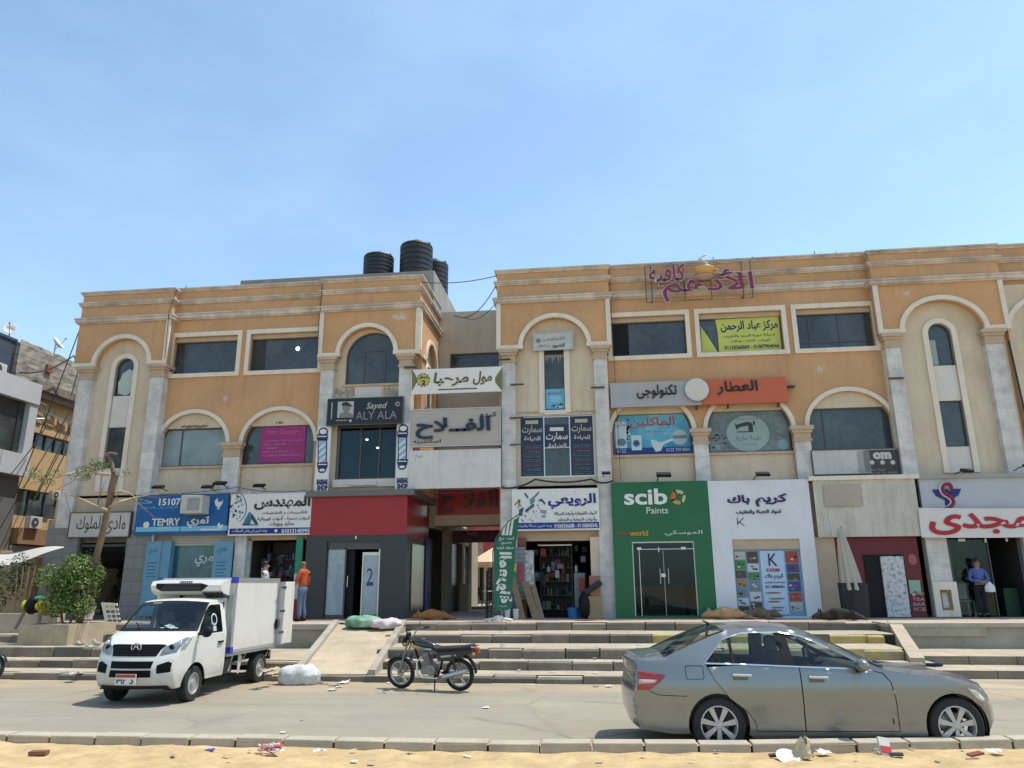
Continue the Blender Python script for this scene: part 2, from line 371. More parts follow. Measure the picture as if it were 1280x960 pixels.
def shape(t):
    if not any(ch in AR for ch in t): return t
    out = []; i = 0; prev = False
    while i < len(t):
        ch = t[i]
        if ch == 'ل' and i+1 < len(t) and t[i+1] in LAM:
            out.append(chr(LAM[t[i+1]]+(1 if prev else 0))); prev = False; i += 2; continue
        if ch in AR:
            if ch == TAT: out.append(ch); prev = True; i += 1; continue
            b, dual = AR[ch]; nx = i+1 < len(t) and t[i+1] in AR and dual
            out.append(chr(b+(3 if prev and nx else 2 if nx else 1 if prev else 0))); prev = bool(dual and nx)
        else: out.append(ch); prev = False
        i += 1
    s = ''.join(out)[::-1]
    import re
    return re.sub(r'[0-9]+', lambda k: k.group(0)[::-1], s)
_tc = {}
_fc = bpy.data.curves.new('letters', 'FONT'); _fo = bpy.data.objects.new('letters', _fc)
def text_mesh(t, bold=0, italic=0):
    k = (t, bold, italic)
    if k not in _tc:
        COL.objects.link(_fo)
        _fc.body = shape(t); _fc.resolution_u = 3; _fc.offset = bold; _fc.shear = italic
        dg = bpy.context.evaluated_depsgraph_get(); dg.update()
        ev = _fo.evaluated_get(dg); me = ev.to_mesh()
        bm = bmesh.new(); bm.from_mesh(me); bmesh.ops.remove_doubles(bm, verts=bm.verts, dist=1e-5)
        for f in bm.faces:
            if f.normal.z < 0: f.normal_flip()
        bm.verts.index_update()
        _tc[k] = ([tuple(v.co) for v in bm.verts], [[v.index for v in f.verts] for f in bm.faces]); bm.free(); ev.to_mesh_clear()
        COL.objects.unlink(_fo)
    return _tc[k]
def arc(cx, cz, rx, rz, a0, a1, n=20): return [(cx+rx*cos(R(a0+(a1-a0)*i/n)), cz+rz*sin(R(a0+(a1-a0)*i/n))) for i in range(n+1)]

# ================================================================== THE GROUND
PZ = .94                                   # shop platform height
STEP = [(16.2, .15), (17.25, .32), (18.0, .54), (19.7, .74), (21.5, .94)]
g = G(); g.box(-900, 900, 16.0, 1500, -.35, -.004); g.box(-900, 900, -900, 16.0, -.36, -.008)
struct(g.build('ground', M['tread'], origin=(0, 0, 0)))
# road sheet
def wob(x, s): return .06*sin(x*1.7+s)+.04*sin(x*4.1+2*s)
def roadf(u, v):
    x = -60+120*u; y = 9.0+v*8.2
    return (x, y, .008*sin(x*.7)*sin(y*.9))
struct(G().grid(roadf, 120, 12).build('road', M['asphalt'], smooth=True, origin=(0, 0, 0)))
# near kerb: stones along a gentle curve
KF = [(-30, 9.6), (-12, 9.3), (-7.7, 9.25), (-4.3, 9.24), (-1.1, 9.2), (1.85, 9.41), (4.9, 9.92), (8, 10.6), (12, 11.7), (30, 17)]
def kerb_y(x):
    for (a, b), (c, d) in zip(KF, KF[1:]):
        if x <= c:
            t = (x-a)/(c-a); return b+(d-b)*t
    return KF[-1][1]
ks = random.Random(5); g = G(); x = -29.0
while x < 29:
    w = .6+ks.uniform(-.03, .03); y0, y1 = kerb_y(x), kerb_y(x+w); j = ks.uniform(-.012, .012); h = .2+ks.uniform(-.008, .008); e = .012
    g.add([(x+e, y0+j, -.1), (x+w-e, y1+j, -.1), (x+w-e, y1+j+.25, -.1), (x+e, y0+j+.25, -.1),
           (x+e, y0+j+.02, h), (x+w-e, y1+j+.02, h), (x+w-e, y1+j+.25, h), (x+e, y0+j+.25, h)],
          [(4, 5, 6, 7), (0, 1, 5, 4), (1, 2, 6, 5), (2, 3, 7, 6), (3, 0, 4, 7)])
    x += w
struct(g.build('kerb', M['kerb'], bevel=.012, origin=(0, 0, 0)))
def kj(u, v):
    x = -29+58*u; return (x, kerb_y(x)+.02+.2*v, .175)
struct(G().grid(kj, 80, 1).build('kerb_bed', M['sand'], origin=(0, 0, 0)))
# sand in the foreground
from mathutils import noise as MN
def sandf(u, v):
    x = -32+64*u; yk = kerb_y(x)+.05; y = yk-(1-v)**2*30
    d = yk-y
    z = .105+min(d, 3)*.035+(.045*MN.noise(Vector((x*1.1, y*1.1, 0)))+.045*MN.noise(Vector((x*3.4, y*3.4, 3)))+.02*MN.noise(Vector((x*11, y*11, 7))))*min(1, .45+d*1.4)
    return (x, y, z)
struct(G().grid(sandf, 520, 90).build('sand', M['sand'], smooth=True, origin=(0, 0, 0)))
g = G(); g.box(-400, 400, -500, -18, -.3, .1); struct(g.build('ground', M['sand'], origin=(0, 0, 0)))

# steps ------------------------------------------------------------
g = G(); sr = random.Random(9)
def step_row(x0, x1, y, z0, z1, pal, ln=.95, depth=.32):
    x = x0
    while x < x1-.05:
        w = min(ln*sr.uniform(.8, 1.2), x1-x)
        if x1-(x+w) < .3: w = x1-x
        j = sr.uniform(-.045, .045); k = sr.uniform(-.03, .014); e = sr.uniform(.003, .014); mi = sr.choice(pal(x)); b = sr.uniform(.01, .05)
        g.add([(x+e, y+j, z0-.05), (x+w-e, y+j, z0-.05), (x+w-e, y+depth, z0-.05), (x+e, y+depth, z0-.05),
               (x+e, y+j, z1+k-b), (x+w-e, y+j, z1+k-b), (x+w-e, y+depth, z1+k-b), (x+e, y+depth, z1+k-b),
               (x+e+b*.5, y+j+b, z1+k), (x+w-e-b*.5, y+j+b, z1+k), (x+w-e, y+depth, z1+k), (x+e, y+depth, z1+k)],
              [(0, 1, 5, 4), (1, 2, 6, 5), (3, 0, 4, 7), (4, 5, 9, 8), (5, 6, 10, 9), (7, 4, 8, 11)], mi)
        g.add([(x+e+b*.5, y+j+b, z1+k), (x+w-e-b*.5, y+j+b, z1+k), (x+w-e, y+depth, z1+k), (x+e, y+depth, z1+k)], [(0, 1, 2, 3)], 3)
        x += w
grey = lambda x: [0, 0, 1]
yel = lambda x: [2, 2, 1] if x > .8 else [0, 1, 1]
yel3 = lambda x: [2, 0, 2] if x > 2.1 else ([0, 1] if x < -.2 else [1, 1, 0])
def tread(x0, x1, y0, y1, z):
    n = max(2, int((x1-x0)/.5)); m = max(2, int((y1-y0)/.35))
    g.grid(lambda u, v: (x0+(x1-x0)*u, y0+(y1-y0)*v, z-.012+.012*MN.noise(Vector((x0+(x1-x0)*u, (y0+(y1-y0)*v)*2, z*9)))), n, m, 3)
LX0, LX1, CX0, CX1, RX = -26.0, -9.5, -5.3, 6.7, 15.5
step_row(-26, 6.1, STEP[0][0], 0, .15, grey); tread(-26, 6.1, 16.45, 17.6, .15)
step_row(-26, -6.9, STEP[1][0], .15, .32, grey); step_row(-5.6, 6.6, STEP[1][0], .15, .32, grey); tread(-26, 6.9, 17.5, 18.4, .32); tread(-9.7, -6.9, 18.3, 20.85, .318); tread(6.6, 15, 19.5, 21.05, .335)
# lower curved flight on the right
for (yy, zz, z0) in ((17.5, .16, 0), (18.7, .34, .16)):
    x = 6.1
    while x < 15:
        w = 1.0; y0 = yy+.0*(x-6) - .35*max(0, (x-8.5)/6)**1.2; y1 = yy-.35*max(0, (x+w-8.5)/6)**1.2
        g.add([(x, y0, z0-.05), (x+w-.012, y1, z0-.05), (x, y0, zz), (x+w-.012, y1, zz), (x, y0+1.6, zz), (x+w-.012, y1+1.6, zz)], [(0, 1, 3, 2)], 0)
        g.add([(x, y0, zz), (x+w-.012, y1, zz), (x, y0+1.6, zz), (x+w-.012, y1+1.6, zz)], [(0, 1, 3, 2)], 3); x += w
step_row(LX0, LX1, STEP[2][0], .32, .54, grey); step_row(CX0, CX1-.2, STEP[2][0], .32, .54, yel3); tread(LX0, LX1, 18.25, 20.1, .54); tread(CX0, CX1, 18.25, 20.1, .54)
step_row(LX0, LX1, STEP[3][0], .54, .74, grey); step_row(CX0-.3, CX1, STEP[3][0], .54, .74, yel); tread(LX0, LX1, 19.95, 21.9, .74); tread(CX0, CX1+.4, 19.95, 21.9, .74)
step_row(LX0, LX1, STEP[4][0], .74, .94, grey); step_row(CX0-.4, CX1+.6, STEP[4][0], .74, .94, grey, depth=.25)
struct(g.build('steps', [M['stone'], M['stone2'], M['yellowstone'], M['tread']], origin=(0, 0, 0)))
# platform
g = G()
g.grid(lambda u, v: (-26+50*u, 21.7+14*v, PZ-.006), 50, 14, 0)
g.box(-9.9, -7.5, 20.7, 22, PZ-.14, PZ-.002, 1); g.box(7.2, 24, 20.9, 22, PZ-.1, PZ-.002, 1)
struct(g.build('platform', [M['pinkpave'], M['kerb']], origin=(0, 0, 0)))
g = G()
g.box(-9.8, -7.55, 20.8, 22.5, .1, PZ-.14); g.box(-9.9, -8.0, 20.78, 20.8, .3, .42)
g.box(7.25, 24, 21.0, 22.5, .1, PZ-.1); g.box(7.25, 9.6, 20.93, 21.0, PZ-.32, PZ-.1)
struct(g.build('retaining_wall', M['concrete'], origin=(0, 0, 0)))
# loose stringer at the right end of the main steps
g = G(); a = [(7.4, 21.3, PZ), (6.35, 17.5, .38)]
g.prism([(17.35, .2), (17.35, .42), (21.2, PZ+.02), (21.6, PZ+.02), (21.6, .2)], 0, .3, mp=lambda u, v, d: (6.35+(u-17.35)*.26+d, u, v))
struct(g.build('stair_stringer', M['tread'], origin=(0, 0, 0)))
# ramp with two concrete edges
def rampf(u, v):
    y = 16.3+4.9*v; xl = -6.45-.95*v; xr = -4.95-.65*v
    return (xl+(xr-xl)*u, y, .15+.76*v+.012*MN.noise(Vector((u*4, v*9, 1))))
g = G(); g.grid(rampf, 8, 20, 0)
for (xa, xb) in ((-6.6, -7.55), (-4.95, -5.6)):
    g.add([(xa, 16.25, .1), (xa+.16, 16.25, .1), (xa+.16, 16.25, .24), (xa, 16.25, .24), (xb, 21.3, .3), (xb+.16, 21.3, .3), (xb+.16, 21.3, 1.03), (xb, 21.3, 1.03)],
          [(0, 1, 2, 3), (3, 2, 6, 7), (1, 5, 6, 2), (0, 3, 7, 4)], 1)
g.add([rampf(0, 0), rampf(1, 0), rampf(1, 1), rampf(0, 1)]+[(p[0], p[1], 0) for p in (rampf(0, 0), rampf(1, 0), rampf(1, 1), rampf(0, 1))], [(0, 1, 5, 4), (1, 2, 6, 5), (3, 0, 4, 7)], 1)
struct(g.build('ramp', [M['ramp'], M['concrete']], origin=(0, 0, 0)))

# ================================================================== THE SHOPPING BUILDING
YM, YB = 24.5, 24.15                       # recessed wall plane and projecting bay plane
BL = thing('shopping_building', 'long three storey ochre and cream shopping building with arched windows and striped cornices', 'building', (-3, 24.5, PZ))
def bpart(name, g, m, parent=None, **k): return g.build(name, m, parent or BL, **k)
def archpoly(cx, hw, z0, zs, rise, n=24): return [(cx-hw, z0)]+arc(cx, zs, hw, rise, 180, 0, n)+[(cx+hw, z0)]
def band(cx, rx, rz, zs, w, y, d=.06, a0=180, a1=0, n=28):
    o = arc(cx, zs, rx+w, rz+w, a0, a1, n); i = arc(cx, zs, rx, rz, a1, a0, n); return o+i
def cornice(x0, x1, y, rows, ret=.3):
    for (za, zb, p) in rows:
        g = G(); g.box(x0-p, x1+p, y-p, y+ret, za, zb-.05); g.box(x0-p-.03, x1+p+.03, y-p-.03, y+ret, zb-.05, zb)
        g.box(x0-p*.6, x1+p*.6, y-p*.6, y+ret, za-.05, za)
        bpart('cornice', g, M['cornice'])
def capital(x0, x1, y, z0, z1, d=.3):
    h = z1-z0; g = G()
    g.box(x0-.04, x1+.04, y-.05, y+d, z0, z0+.07); g.box(x0-.01, x1+.01, y-.02, y+d, z0+.07, z0+h*.55)
    g.box(x0-.06, x1+.06, y-.07, y+d, z0+h*.55, z0+h*.75); g.box(x0-.11, x1+.11, y-.12, y+d, z0+h*.75, z1)
    return g
def pilaster(x0, x1, y, z0, zc, zt, d=.35):
    p = bpart('pilaster', G().box(x0, x1, y, y+d, z0, zc), M['marble'])
    bpart('capital', capital(x0, x1, y, zc, zt, d), M['captone'], p)
def window(poly, y, m='darkglass', fr=.05, bars=(), name='window', frm='darkalu', open_=None):
    """glazing filling an opening polygon; frame, mullions as a sub-part"""
    w = bpart(name, G().prism(poly, y, y+.02), M[m] if isinstance(m, str) else m)
    xs = [p[0] for p in poly]; zs = [p[1] for p in poly]; cx = (min(xs)+max(xs))/2; cz = (min(zs)+max(zs))/2
    kx = 1-2*fr/(max(xs)-min(xs)); kz = 1-2*fr/(max(zs)-min(zs))
    g = G().prism(poly, y-.03, y+.0, holes=[[(cx+(p[0]-cx)*kx, cz+(p[1]-cz)*kz) for p in poly]])
    for b in bars:
        if b[0] == 'v': g.box(b[1]-.02, b[1]+.02, y-.028, y-.002, b[2] if len(b) > 2 else min(zs), b[3] if len(b) > 3 else max(zs))
        else: g.box(b[2] if len(b) > 2 else min(xs), b[3] if len(b) > 3 else max(xs), y-.026, y-.002, b[1]-.02, b[1]+.02)
    g.build('window_frame', M[frm], w)
    return w
def rectp(x0, x1, z0, z1): return [(x0, z0), (x1, z0), (x1, z1), (x0, z1)]
ZS = 5.07

# ---- recessed main walls (left and right wing)
def main_wing(x0, x1, wins, arches, gz=ZS):
    holes = [rectp(a+.14, b-.14, 9.42, 10.85) for a, b in wins]
    holes += [archpoly(c, hw, gz+.02, 6.8, 1.15) for c, hw in arches]
    bpart('wall', G().prism(rectp(x0, x1, gz, 12.7), YM, YM+.3, holes), M['orange'])
    for a, b in wins:
        bpart('window_surround', G().prism(rectp(a, b, 9.28, 11.0), YM-.07, YM+.02, [rectp(a+.15, b-.15, 9.43, 10.84)]), M['trim'])
        bpart('beam', G().box(a+.15, b-.15, YM+.08, YM+.3, 10.68, 10.84), M['captone'])
    for c, hw in arches:
        bpart('arch_moulding', G().prism(band(c, hw, 1.15, 6.8, .14, YM), YM-.06, YM+.04), M['trim'])
        dx = hw*sqrt(max(0, 1-((7.42-6.8)/1.15)**2))
        wp = [(c-hw, 6.05), (c+hw, 6.05)]+[p for p in arc(c, 6.8, hw, 1.15, 0, 33, 6)]+[p for p in arc(c, 6.8, hw, 1.15, 147, 180, 6)]
        bpart('infill', G().prism(archpoly(c, hw+.02, gz, 6.8, 1.17), YM+.1, YM+.25, [wp]), M['beige'])
        bpart('sill', G().box(c-hw, c+hw, YM+.03, YM+.12, 5.97, 6.05), M['captone'])
    cornice(x0, x1, YM, [(11.55, 11.75, .12), (12.18, 12.30, .08), (12.7, 12.78, .06)])
    bpart('floor_slab', G().box(x0, x1, YM+.02, 34, gz-.15, gz), M['dark'])
def archwin(c, hw): return [(c-hw, 6.05), (c+hw, 6.05)]+arc(c, 6.8, hw, 1.15, 0, 33, 6)+arc(c, 6.8, hw, 1.15, 147, 180, 6)
main_wing(-15.6, -9.55, [(-15.45, -12.68), (-12.5, -9.6)], [(-14.2, 1.27), (-11.02, 1.30)])
main_wing(.4, 9.6, [(.52, 3.32), (3.48, 6.5), (6.67, 9.4)], [(1.85, 1.30), (4.97, 1.33), (8.15, 1.30)])
main_wing(13.2, 22, [(15.8, 18.6)], [(17, 1.3)])
window(rectp(-15.3, -12.83, 9.43, 10.7), YM+.2)
w = window(rectp(-12.35, -9.75, 9.43, 10.7), YM+.2)
G().box(-12.3, -11.85, YM+.185, YM+.198, 9.48, 10.65).build('open_sash_dark', M['dark'], w)  # dark panel paints the unlit room seen past the open sash
G().lathe((-10.63, YM+.19, 10.28), [(.07, 0), (.07, .01)], 12, (0, -1, 0)).build('lamp', M['lamp'], w)
wv = window(rectp(.67, 3.17, 9.43, 10.7), YM+.2)
G().box(.72, 1.25, YM+.185, YM+.198, 9.48, 10.65).build('open_sash_dark', M['black'], wv)  # black panel, shade of the room painted over the pane
wa = window(rectp(3.63, 6.35, 9.43, 10.7), YM+.2)
window(rectp(6.82, 9.25, 9.43, 10.7), YM+.2, bars=[('v', 7.25), ('v', 8.2), ('h', 9.7)])
w1 = window(archwin(-14.2, 1.27), YM+.2, 'film', bars=[('v', -14.7)])
w2 = window(archwin(-11.02, 1.30), YM+.2)
w3 = window(archwin(1.85, 1.30), YM+.2)
w4 = window(archwin(4.97, 1.33), YM+.2)
w5 = window(archwin(8.15, 1.30), YM+.2, bars=[('v', 7.35)])
# pilasters between the arches
for (a, b) in ((-12.92, -12.33), (3.16, 3.62), (6.32, 6.82)): pilaster(a, b, YM-.13, ZS, 6.32, 6.82, .16)
bpart('floor_trim', G().box(-15.4, -9.6, YM-.06, YM, ZS-.1, ZS), M['white_panel'])

# ---- projecting bays
def bay(x0, x1, cx, hw, rise, pil, zr=9.75, win='narrow', wx=None, trims=True, depth=.5, strips=(1, 1)):
    zs = 9.80
    poly = [(x0, zr), (cx-hw, zr)]+arc(cx, zs, hw, rise, 180, 0, 26)+[(cx+hw, zr), (x1, zr), (x1, 12.6), (x0, 12.6)]
    bpart('wall', G().prism(poly, YB, YB+depth), M['orange'])
    bpart('arch_moulding', G().prism(band(cx, hw, rise, zs, .15, YB), YB-.07, YB+.04), M['trim'])
    g = G()
    for (a, b) in ((x0, cx-hw-.0), (cx+hw+.0, x1)): g.box(a-.02, b+.02, YB-.072, YB+.02, zr-.02, zr+.12)
    if strips[0]: g.box(x0-.02, x0+.13, YB-.06, YB+.02, zr+.12, 11.42)
    if strips[1]: g.box(x1-.13, x1+.02, YB-.06, YB+.02, zr+.12, 11.42)
    bpart('wall_moulding', g, M['trim'])
    for (a, b) in pil: pilaster(a, b, YB-.0, ZS, 9.27, zr-.02, depth)
    cornice(x0, x1, YB, [(11.45, 11.61, .12), (12.13, 12.24, .08), (12.58, 12.67, .06)], depth)
def recess(x0, x1, holes, y=None, z1=11.2):
    y = y or YB+.22
    bpart('recessed_wall', G().prism(rectp(x0, x1, ZS, z1), y, y+.15, holes), M['beige'])
    return y
def slot(cx, wins, zt=10.1, z0=5.2, hw=.36):
    """tall narrow window strip with a round head, white panels between the panes"""
    top = zt-hw
    out = archpoly(cx, hw+.16, z0, top, hw+.16); inn = archpoly(cx, hw, z0-.01, top, hw)
    return out, inn
for (bx0, bx1, cx, hw, rise, pil, scx, kind) in (
        (-18.93, -15.33, -17.05, 1.02, .98, ((-18.62, -18.12), (-15.85, -15.36)), -17.02, 'L'),
        (9.27, 13.25, 11.28, 1.22, 1.02, ((9.4, 9.85), (12.45, 12.97)), 11.2, 'R'),
        (14.3, 18.3, 16.3, 1.22, 1.02, ((14.4, 14.9),), 14.35, 'X')):
    if kind == 'X': continue
    bay(bx0, bx1, cx, hw, rise, pil, strips=(0, 1) if kind == 'L' else (1, 1))
    y = YB+.22; top = 10.02-.36 if kind == 'L' else 10.02-.36
    hole = archpoly(scx, .36, 5.22, 9.72, .36)
    recess(bx0+.1, bx1-.1, [hole])
    bpart('window_surround', G().prism(archpoly(scx, .36+.17, 5.2, 9.72, .36+.17), y-.06, y+.03, [archpoly(scx, .36, 5.23, 9.72, .36)]), M['trim'])
    bpart('panel', G().box(scx-.36, scx+.36, y+.02, y+.1, 7.5, 8.66), M['white_panel'])
    bpart('panel', G().box(scx-.36, scx+.36, y+.02, y+.1, 5.22, 6.02), M['white_panel'])
    u = window(archpoly(scx, .35, 8.66, 9.72, .35), y+.1, fr=.035)
    window(rectp(scx-.35, scx+.35, 6.03, 7.49), y+.1, fr=.035)
    if kind == 'L':   # torn white paper stuck behind the broken upper pane
        pp = [(scx-.22, 8.78), (scx-.05, 8.74), (scx+.05, 8.68), (scx+.22, 8.75), (scx+.3, 9.0), (scx+.27, 9.3), (scx+.31, 9.6), (scx+.1, 9.68), (scx-.02, 9.6), (scx-.14, 9.52), (scx-.2, 9.3), (scx-.27, 9.2), (scx-.24, 9.0)]
        G().prism(pp, y+.072, y+.09).build('torn_paper', mat('pale_green_paper', (.42, .5, .46), .8, var=.12, sc=6), u)
    else:
        G().box(scx-.3, scx-.12, y+.08, y+.095, 8.7, 9.55).build('curtain', mat('pale_curtain', (.3, .36, .36), .8), u)
# last stretch on the right edge: another round headed window
bpart('recessed_wall', G().prism(rectp(13.3, 22, ZS, 11.3), YM-.15, YM-.02, [archpoly(14.42, .5, 5.3, 9.45, .5)]), M['beige'])
bpart('window_surround', G().prism(archpoly(14.42, .66, 5.28, 9.45, .66), YM-.22, YM-.12, [archpoly(14.42, .5, 5.31, 9.45, .5)]), M['trim'])
window(archpoly(14.42, .49, 8.3, 9.45, .49), YM-.09); bpart('panel', G().box(13.93, 14.9, YM-.13, YM-.06, 7.0, 8.3), M['white_panel'])
window(rectp(13.93, 14.91, 5.6, 7.0), YM-.09); bpart('panel', G().box(13.93, 14.9, YM-.13, YM-.06, 5.3, 5.6), M['white_panel'])
bpart('arch_moulding', G().prism(band(14.5, 1.1, 1.0, 9.75, .15, YM), YM-.22, YM-.12), M['trim'])

# centre bay beside the alley (over the red shop)
bay(-9.62, -6.0, -7.87, .98, .98, ((-9.5, -9.03), (-6.68, -6.24)), depth=.5, strips=(1, 1))
y = YB+.25; wp = archpoly(-7.72, .97, 8.76, 9.72, .95)
recess(-9.1, -6.6, [wp, rectp(-8.78, -6.74, 5.2, 7.22)], y)
window(wp, y+.12, fr=.04, bars=[('v', -8.05, 8.76, 10.0), ('v', -7.3, 8.76, 10.0), ('h', 10.0, -8.05, -7.3)])
bpart('panel', G().box(-8.3, -7.35, y-.02, y+.05, 7.95, 8.74), M['white_panel'])
bpart('sill', G().box(-8.75, -6.7, y-.06, y+.05, 8.68, 8.76), M['captone'])
# right bay over the tool shop
bay(-3.26, .62, -1.28, 1.10, 1.02, ((-3.1, -2.64), (.02, .47)))
y = YB+.2
recess(-2.7, .1, [rectp(-1.66, -.99, 7.6, 9.85), rectp(-2.52, -.06, 5.35, 7.42)], y)
bpart('window_surround', G().box(-1.84, -1.67, y-.05, y+.02, 7.5, 9.7).box(-.98, -.8, y-.05, y+.02, 7.5, 9.7), M['trim'])
wn1 = window(rectp(-1.66, -.99, 7.6, 9.85), y+.1, fr=.03)
bpart('sill', G().box(-1.7, -.95, y-.04, y+.05, 7.45, 7.6), M['white_panel'])
wn2 = window(rectp(-2.52, -.06, 5.35, 7.42), y+.1, fr=.05, bars=[('v', -1.72), ('v', -.86)], frm='alu')

# ---- side wall of the centre bay along the alley (faces the sun)
def xm(x): return lambda u, v, d: (x-d, u, v)
sp = [(24.65, 5.0), (27.4, 5.0), (27.4, 12.6), (24.65, 12.6)]
bpart('wall', G().prism(sp, 0, .3, [archpoly(26.1, .85, 8.0, 9.75, .9)], mp=lambda u, v, d: (-6.0-d, u, v)), M['orange'])
bpart('arch_moulding', G().prism(band(26.1, .85, .9, 9.75, .15, 0), -.06, .04, mp=lambda u, v, d: (-6.0-d, u, v)), M['trim'])
bpart('wall_moulding', G().box(-6.05, -5.94, 24.6, 25.2, 9.73, 9.87).box(-6.05, -5.94, 26.95, 27.4, 9.73, 9.87).box(-6.05, -5.94, 24.15, 24.3, 9.87, 11.42), M['trim'])
bpart('recessed_wall', G().box(-6.25, -6.15, 24.7, 27.3, 7.9, 10.8), M['beige'])
window(None or [(25.85, 8.3), (26.35, 8.3)]+[(26.1+.25*cos(R(a)), 9.6+.25*sin(R(a))) for a in range(0, 181, 20)], 0) if False else None
ww = bpart('window', G().prism([(25.8, 8.2), (26.4, 8.2)]+arc(26.1, 9.5, .3, .3, 0, 180, 12), 0, .03, mp=lambda u, v, d: (-6.13+d-.01, u, v)), M['darkglass'])
G().prism([(25.7, 8.2), (26.5, 8.2)]+arc(26.1, 9.5, .4, .4, 0, 180, 12), 0, .05, [[(25.8, 8.21), (26.4, 8.21)]+arc(26.1, 9.5, .3, .3, 0, 180, 12)], mp=lambda u, v, d: (-6.12+d, u, v)).build('window_frame', M['trim'], ww)
for (za, zb, p) in ((11.45, 11.61, .12), (12.13, 12.24, .08), (12.58, 12.67, .06)):
    bpart('cornice', G().box(-6.3, -6.0+p, 24.66, 27.6, za, zb).box(-6.3, -6.0+p+.03, 24.66, 27.6, zb-.045, zb+.002), M['cornice'])
bpart('wall', G().box(-6.25, -6.02, 27.4, 34, 4.0, 12.0), M['beige'])
# ---- back wall of the gap, over the alley
bk = G().prism(rectp(-6.0, -3.2, 4.95, 12.45), 27.4, 27.7, [rectp(-5.55, -3.2-.02, 9.2, 10.7)])
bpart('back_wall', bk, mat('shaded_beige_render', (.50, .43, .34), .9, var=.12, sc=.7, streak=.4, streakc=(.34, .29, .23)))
window(rectp(-5.55, -3.2, 9.2, 10.7), 27.5)
bpart('wall', G().box(-3.26, -2.9, 24.65, 34, ZS-.1, 12.5), M['beige'])
# ---- unseen bulk: roof deck, rear and end walls
bpart('roof', G().box(-18.8, -6.05, YM+.3, 34, 12.0, 12.12).box(-3.2, 22, YM+.3, 34, 12.0, 12.12).box(-6.05, -3.2, 27.7, 34, 11.9, 12.0), M['roofgrey'])
bpart('rear_wall', G().box(-18.9, -6.0, 33.8, 34, PZ, 12).box(-3.2, 22, 33.8, 34, PZ, 12), M['beige'])
bpart('end_wall', G().box(-18.9, -18.7, YB+.5, 34, PZ, 12.55), M['orange'])
bpart('roof_parapet', G().box(-13.76, -5.95, 26.0, 26.3, 12.1, 13.66).box(-6.25, -5.95, 26.3, 33, 12.1, 13.66), mat('grey_roof_parapet', (.27, .25, .23), .9, var=.2, streak=.4))
# upper-floor darkness behind the panes
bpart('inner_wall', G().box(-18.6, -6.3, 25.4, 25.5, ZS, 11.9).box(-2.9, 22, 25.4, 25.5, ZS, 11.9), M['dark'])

# worn plaster, damp marks, stubs of reinforcement on the parapet, sign brackets on the pilasters
wr = random.Random(77)
def damage(x0, x1, z0, z1, y, m):
    n = 14; up = [(x0+(x1-x0)*k/n, z1-wr.random()*(z1-z0)*.45) for k in range(n+1)]; lo = [(x0+(x1-x0)*k/n, z0+wr.random()*(z1-z0)*.45) for k in range(n+1)]
    bpart('worn_plaster', G().prism(up+lo[::-1], y-.003, y+.01), m)
dm1 = mat('exposed_brown_plaster', (.23, .15, .09), .95, var=.3, sc=6); dm2 = mat('pale_patch_plaster', (.52, .46, .38), .95, var=.2, sc=5); dm3 = mat('grey_damp_plaster', (.36, .31, .25), .95, var=.25, sc=5)
damage(-14.75, -13.75, 7.42, 7.56, YM+.1, dm1); damage(-11.2, -10.95, 7.45, 7.6, YM+.1, dm1); damage(-9.02, -8.32, 8.3, 8.68, YB+.25, dm3); damage(-7.3, -6.7, 8.25, 8.68, YB+.25, dm3)
damage(-2.6, -1.85, 7.44, 7.62, YB+.2, dm3); damage(-.8, .0, 7.44, 7.58, YB+.2, dm3); damage(-7.0, -6.5, 10.9, 11.3, YB, dm2); damage(-13.2, -13.05, 8.3, 8.6, YM, dm2); damage(7.3, 7.5, 8.5, 8.9, YM, dm2); damage(10.2, 10.4, 11.0, 11.2, YB, dm2)
for x in (-18.3, -17.0, -15.2, -12.3, -10.2, 4.3, 5.6, 7.7, 8.4):
    zt = 12.67 if x < -15.3 else 12.78
    bpart('rebar_stub', G().tube([(x, YM+.1, zt-.02), (x+wr.uniform(-.05, .05), YM+.12, zt+wr.uniform(.12, .25))], .014, 5), M['wire'])
for (x, z) in ((-3.05, 9.35), (-2.6, 8.45), (-2.62, 7.3), (-2.62, 6.4), (-6.3, 9.2), (.1, 8.25), (9.55, 8.2)): bpart('sign_bracket', G().box(x-.2, x+.25, YB-.12, YB-.0, z, z+.035), M['darkalu'])

# ================================================================== GROUND FLOOR FRONTS
YS = 24.3
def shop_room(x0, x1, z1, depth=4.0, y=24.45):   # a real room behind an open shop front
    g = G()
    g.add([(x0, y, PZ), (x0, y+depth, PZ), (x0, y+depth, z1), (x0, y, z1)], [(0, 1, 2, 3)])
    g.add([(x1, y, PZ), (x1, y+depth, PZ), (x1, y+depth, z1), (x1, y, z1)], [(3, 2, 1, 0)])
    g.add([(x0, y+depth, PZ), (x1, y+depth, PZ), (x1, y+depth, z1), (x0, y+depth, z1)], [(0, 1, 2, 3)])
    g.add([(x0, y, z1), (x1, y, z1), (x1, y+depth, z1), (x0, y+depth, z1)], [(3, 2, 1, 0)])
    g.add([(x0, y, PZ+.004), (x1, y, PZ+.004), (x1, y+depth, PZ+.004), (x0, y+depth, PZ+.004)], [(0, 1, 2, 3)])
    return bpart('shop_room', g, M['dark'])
# columns between shops (pilasters carried down)
for (a, b) in ((-18.7, -18.15), (-15.85, -15.0), (-12.1, -11.7), (-3.15, -2.62), (-.02, .48), (9.75, 10.35), (12.5, 13.05)):
    bpart('ground_pilaster', G().box(a, b, YB-.0, YB+.3, PZ, ZS), M['marble'])
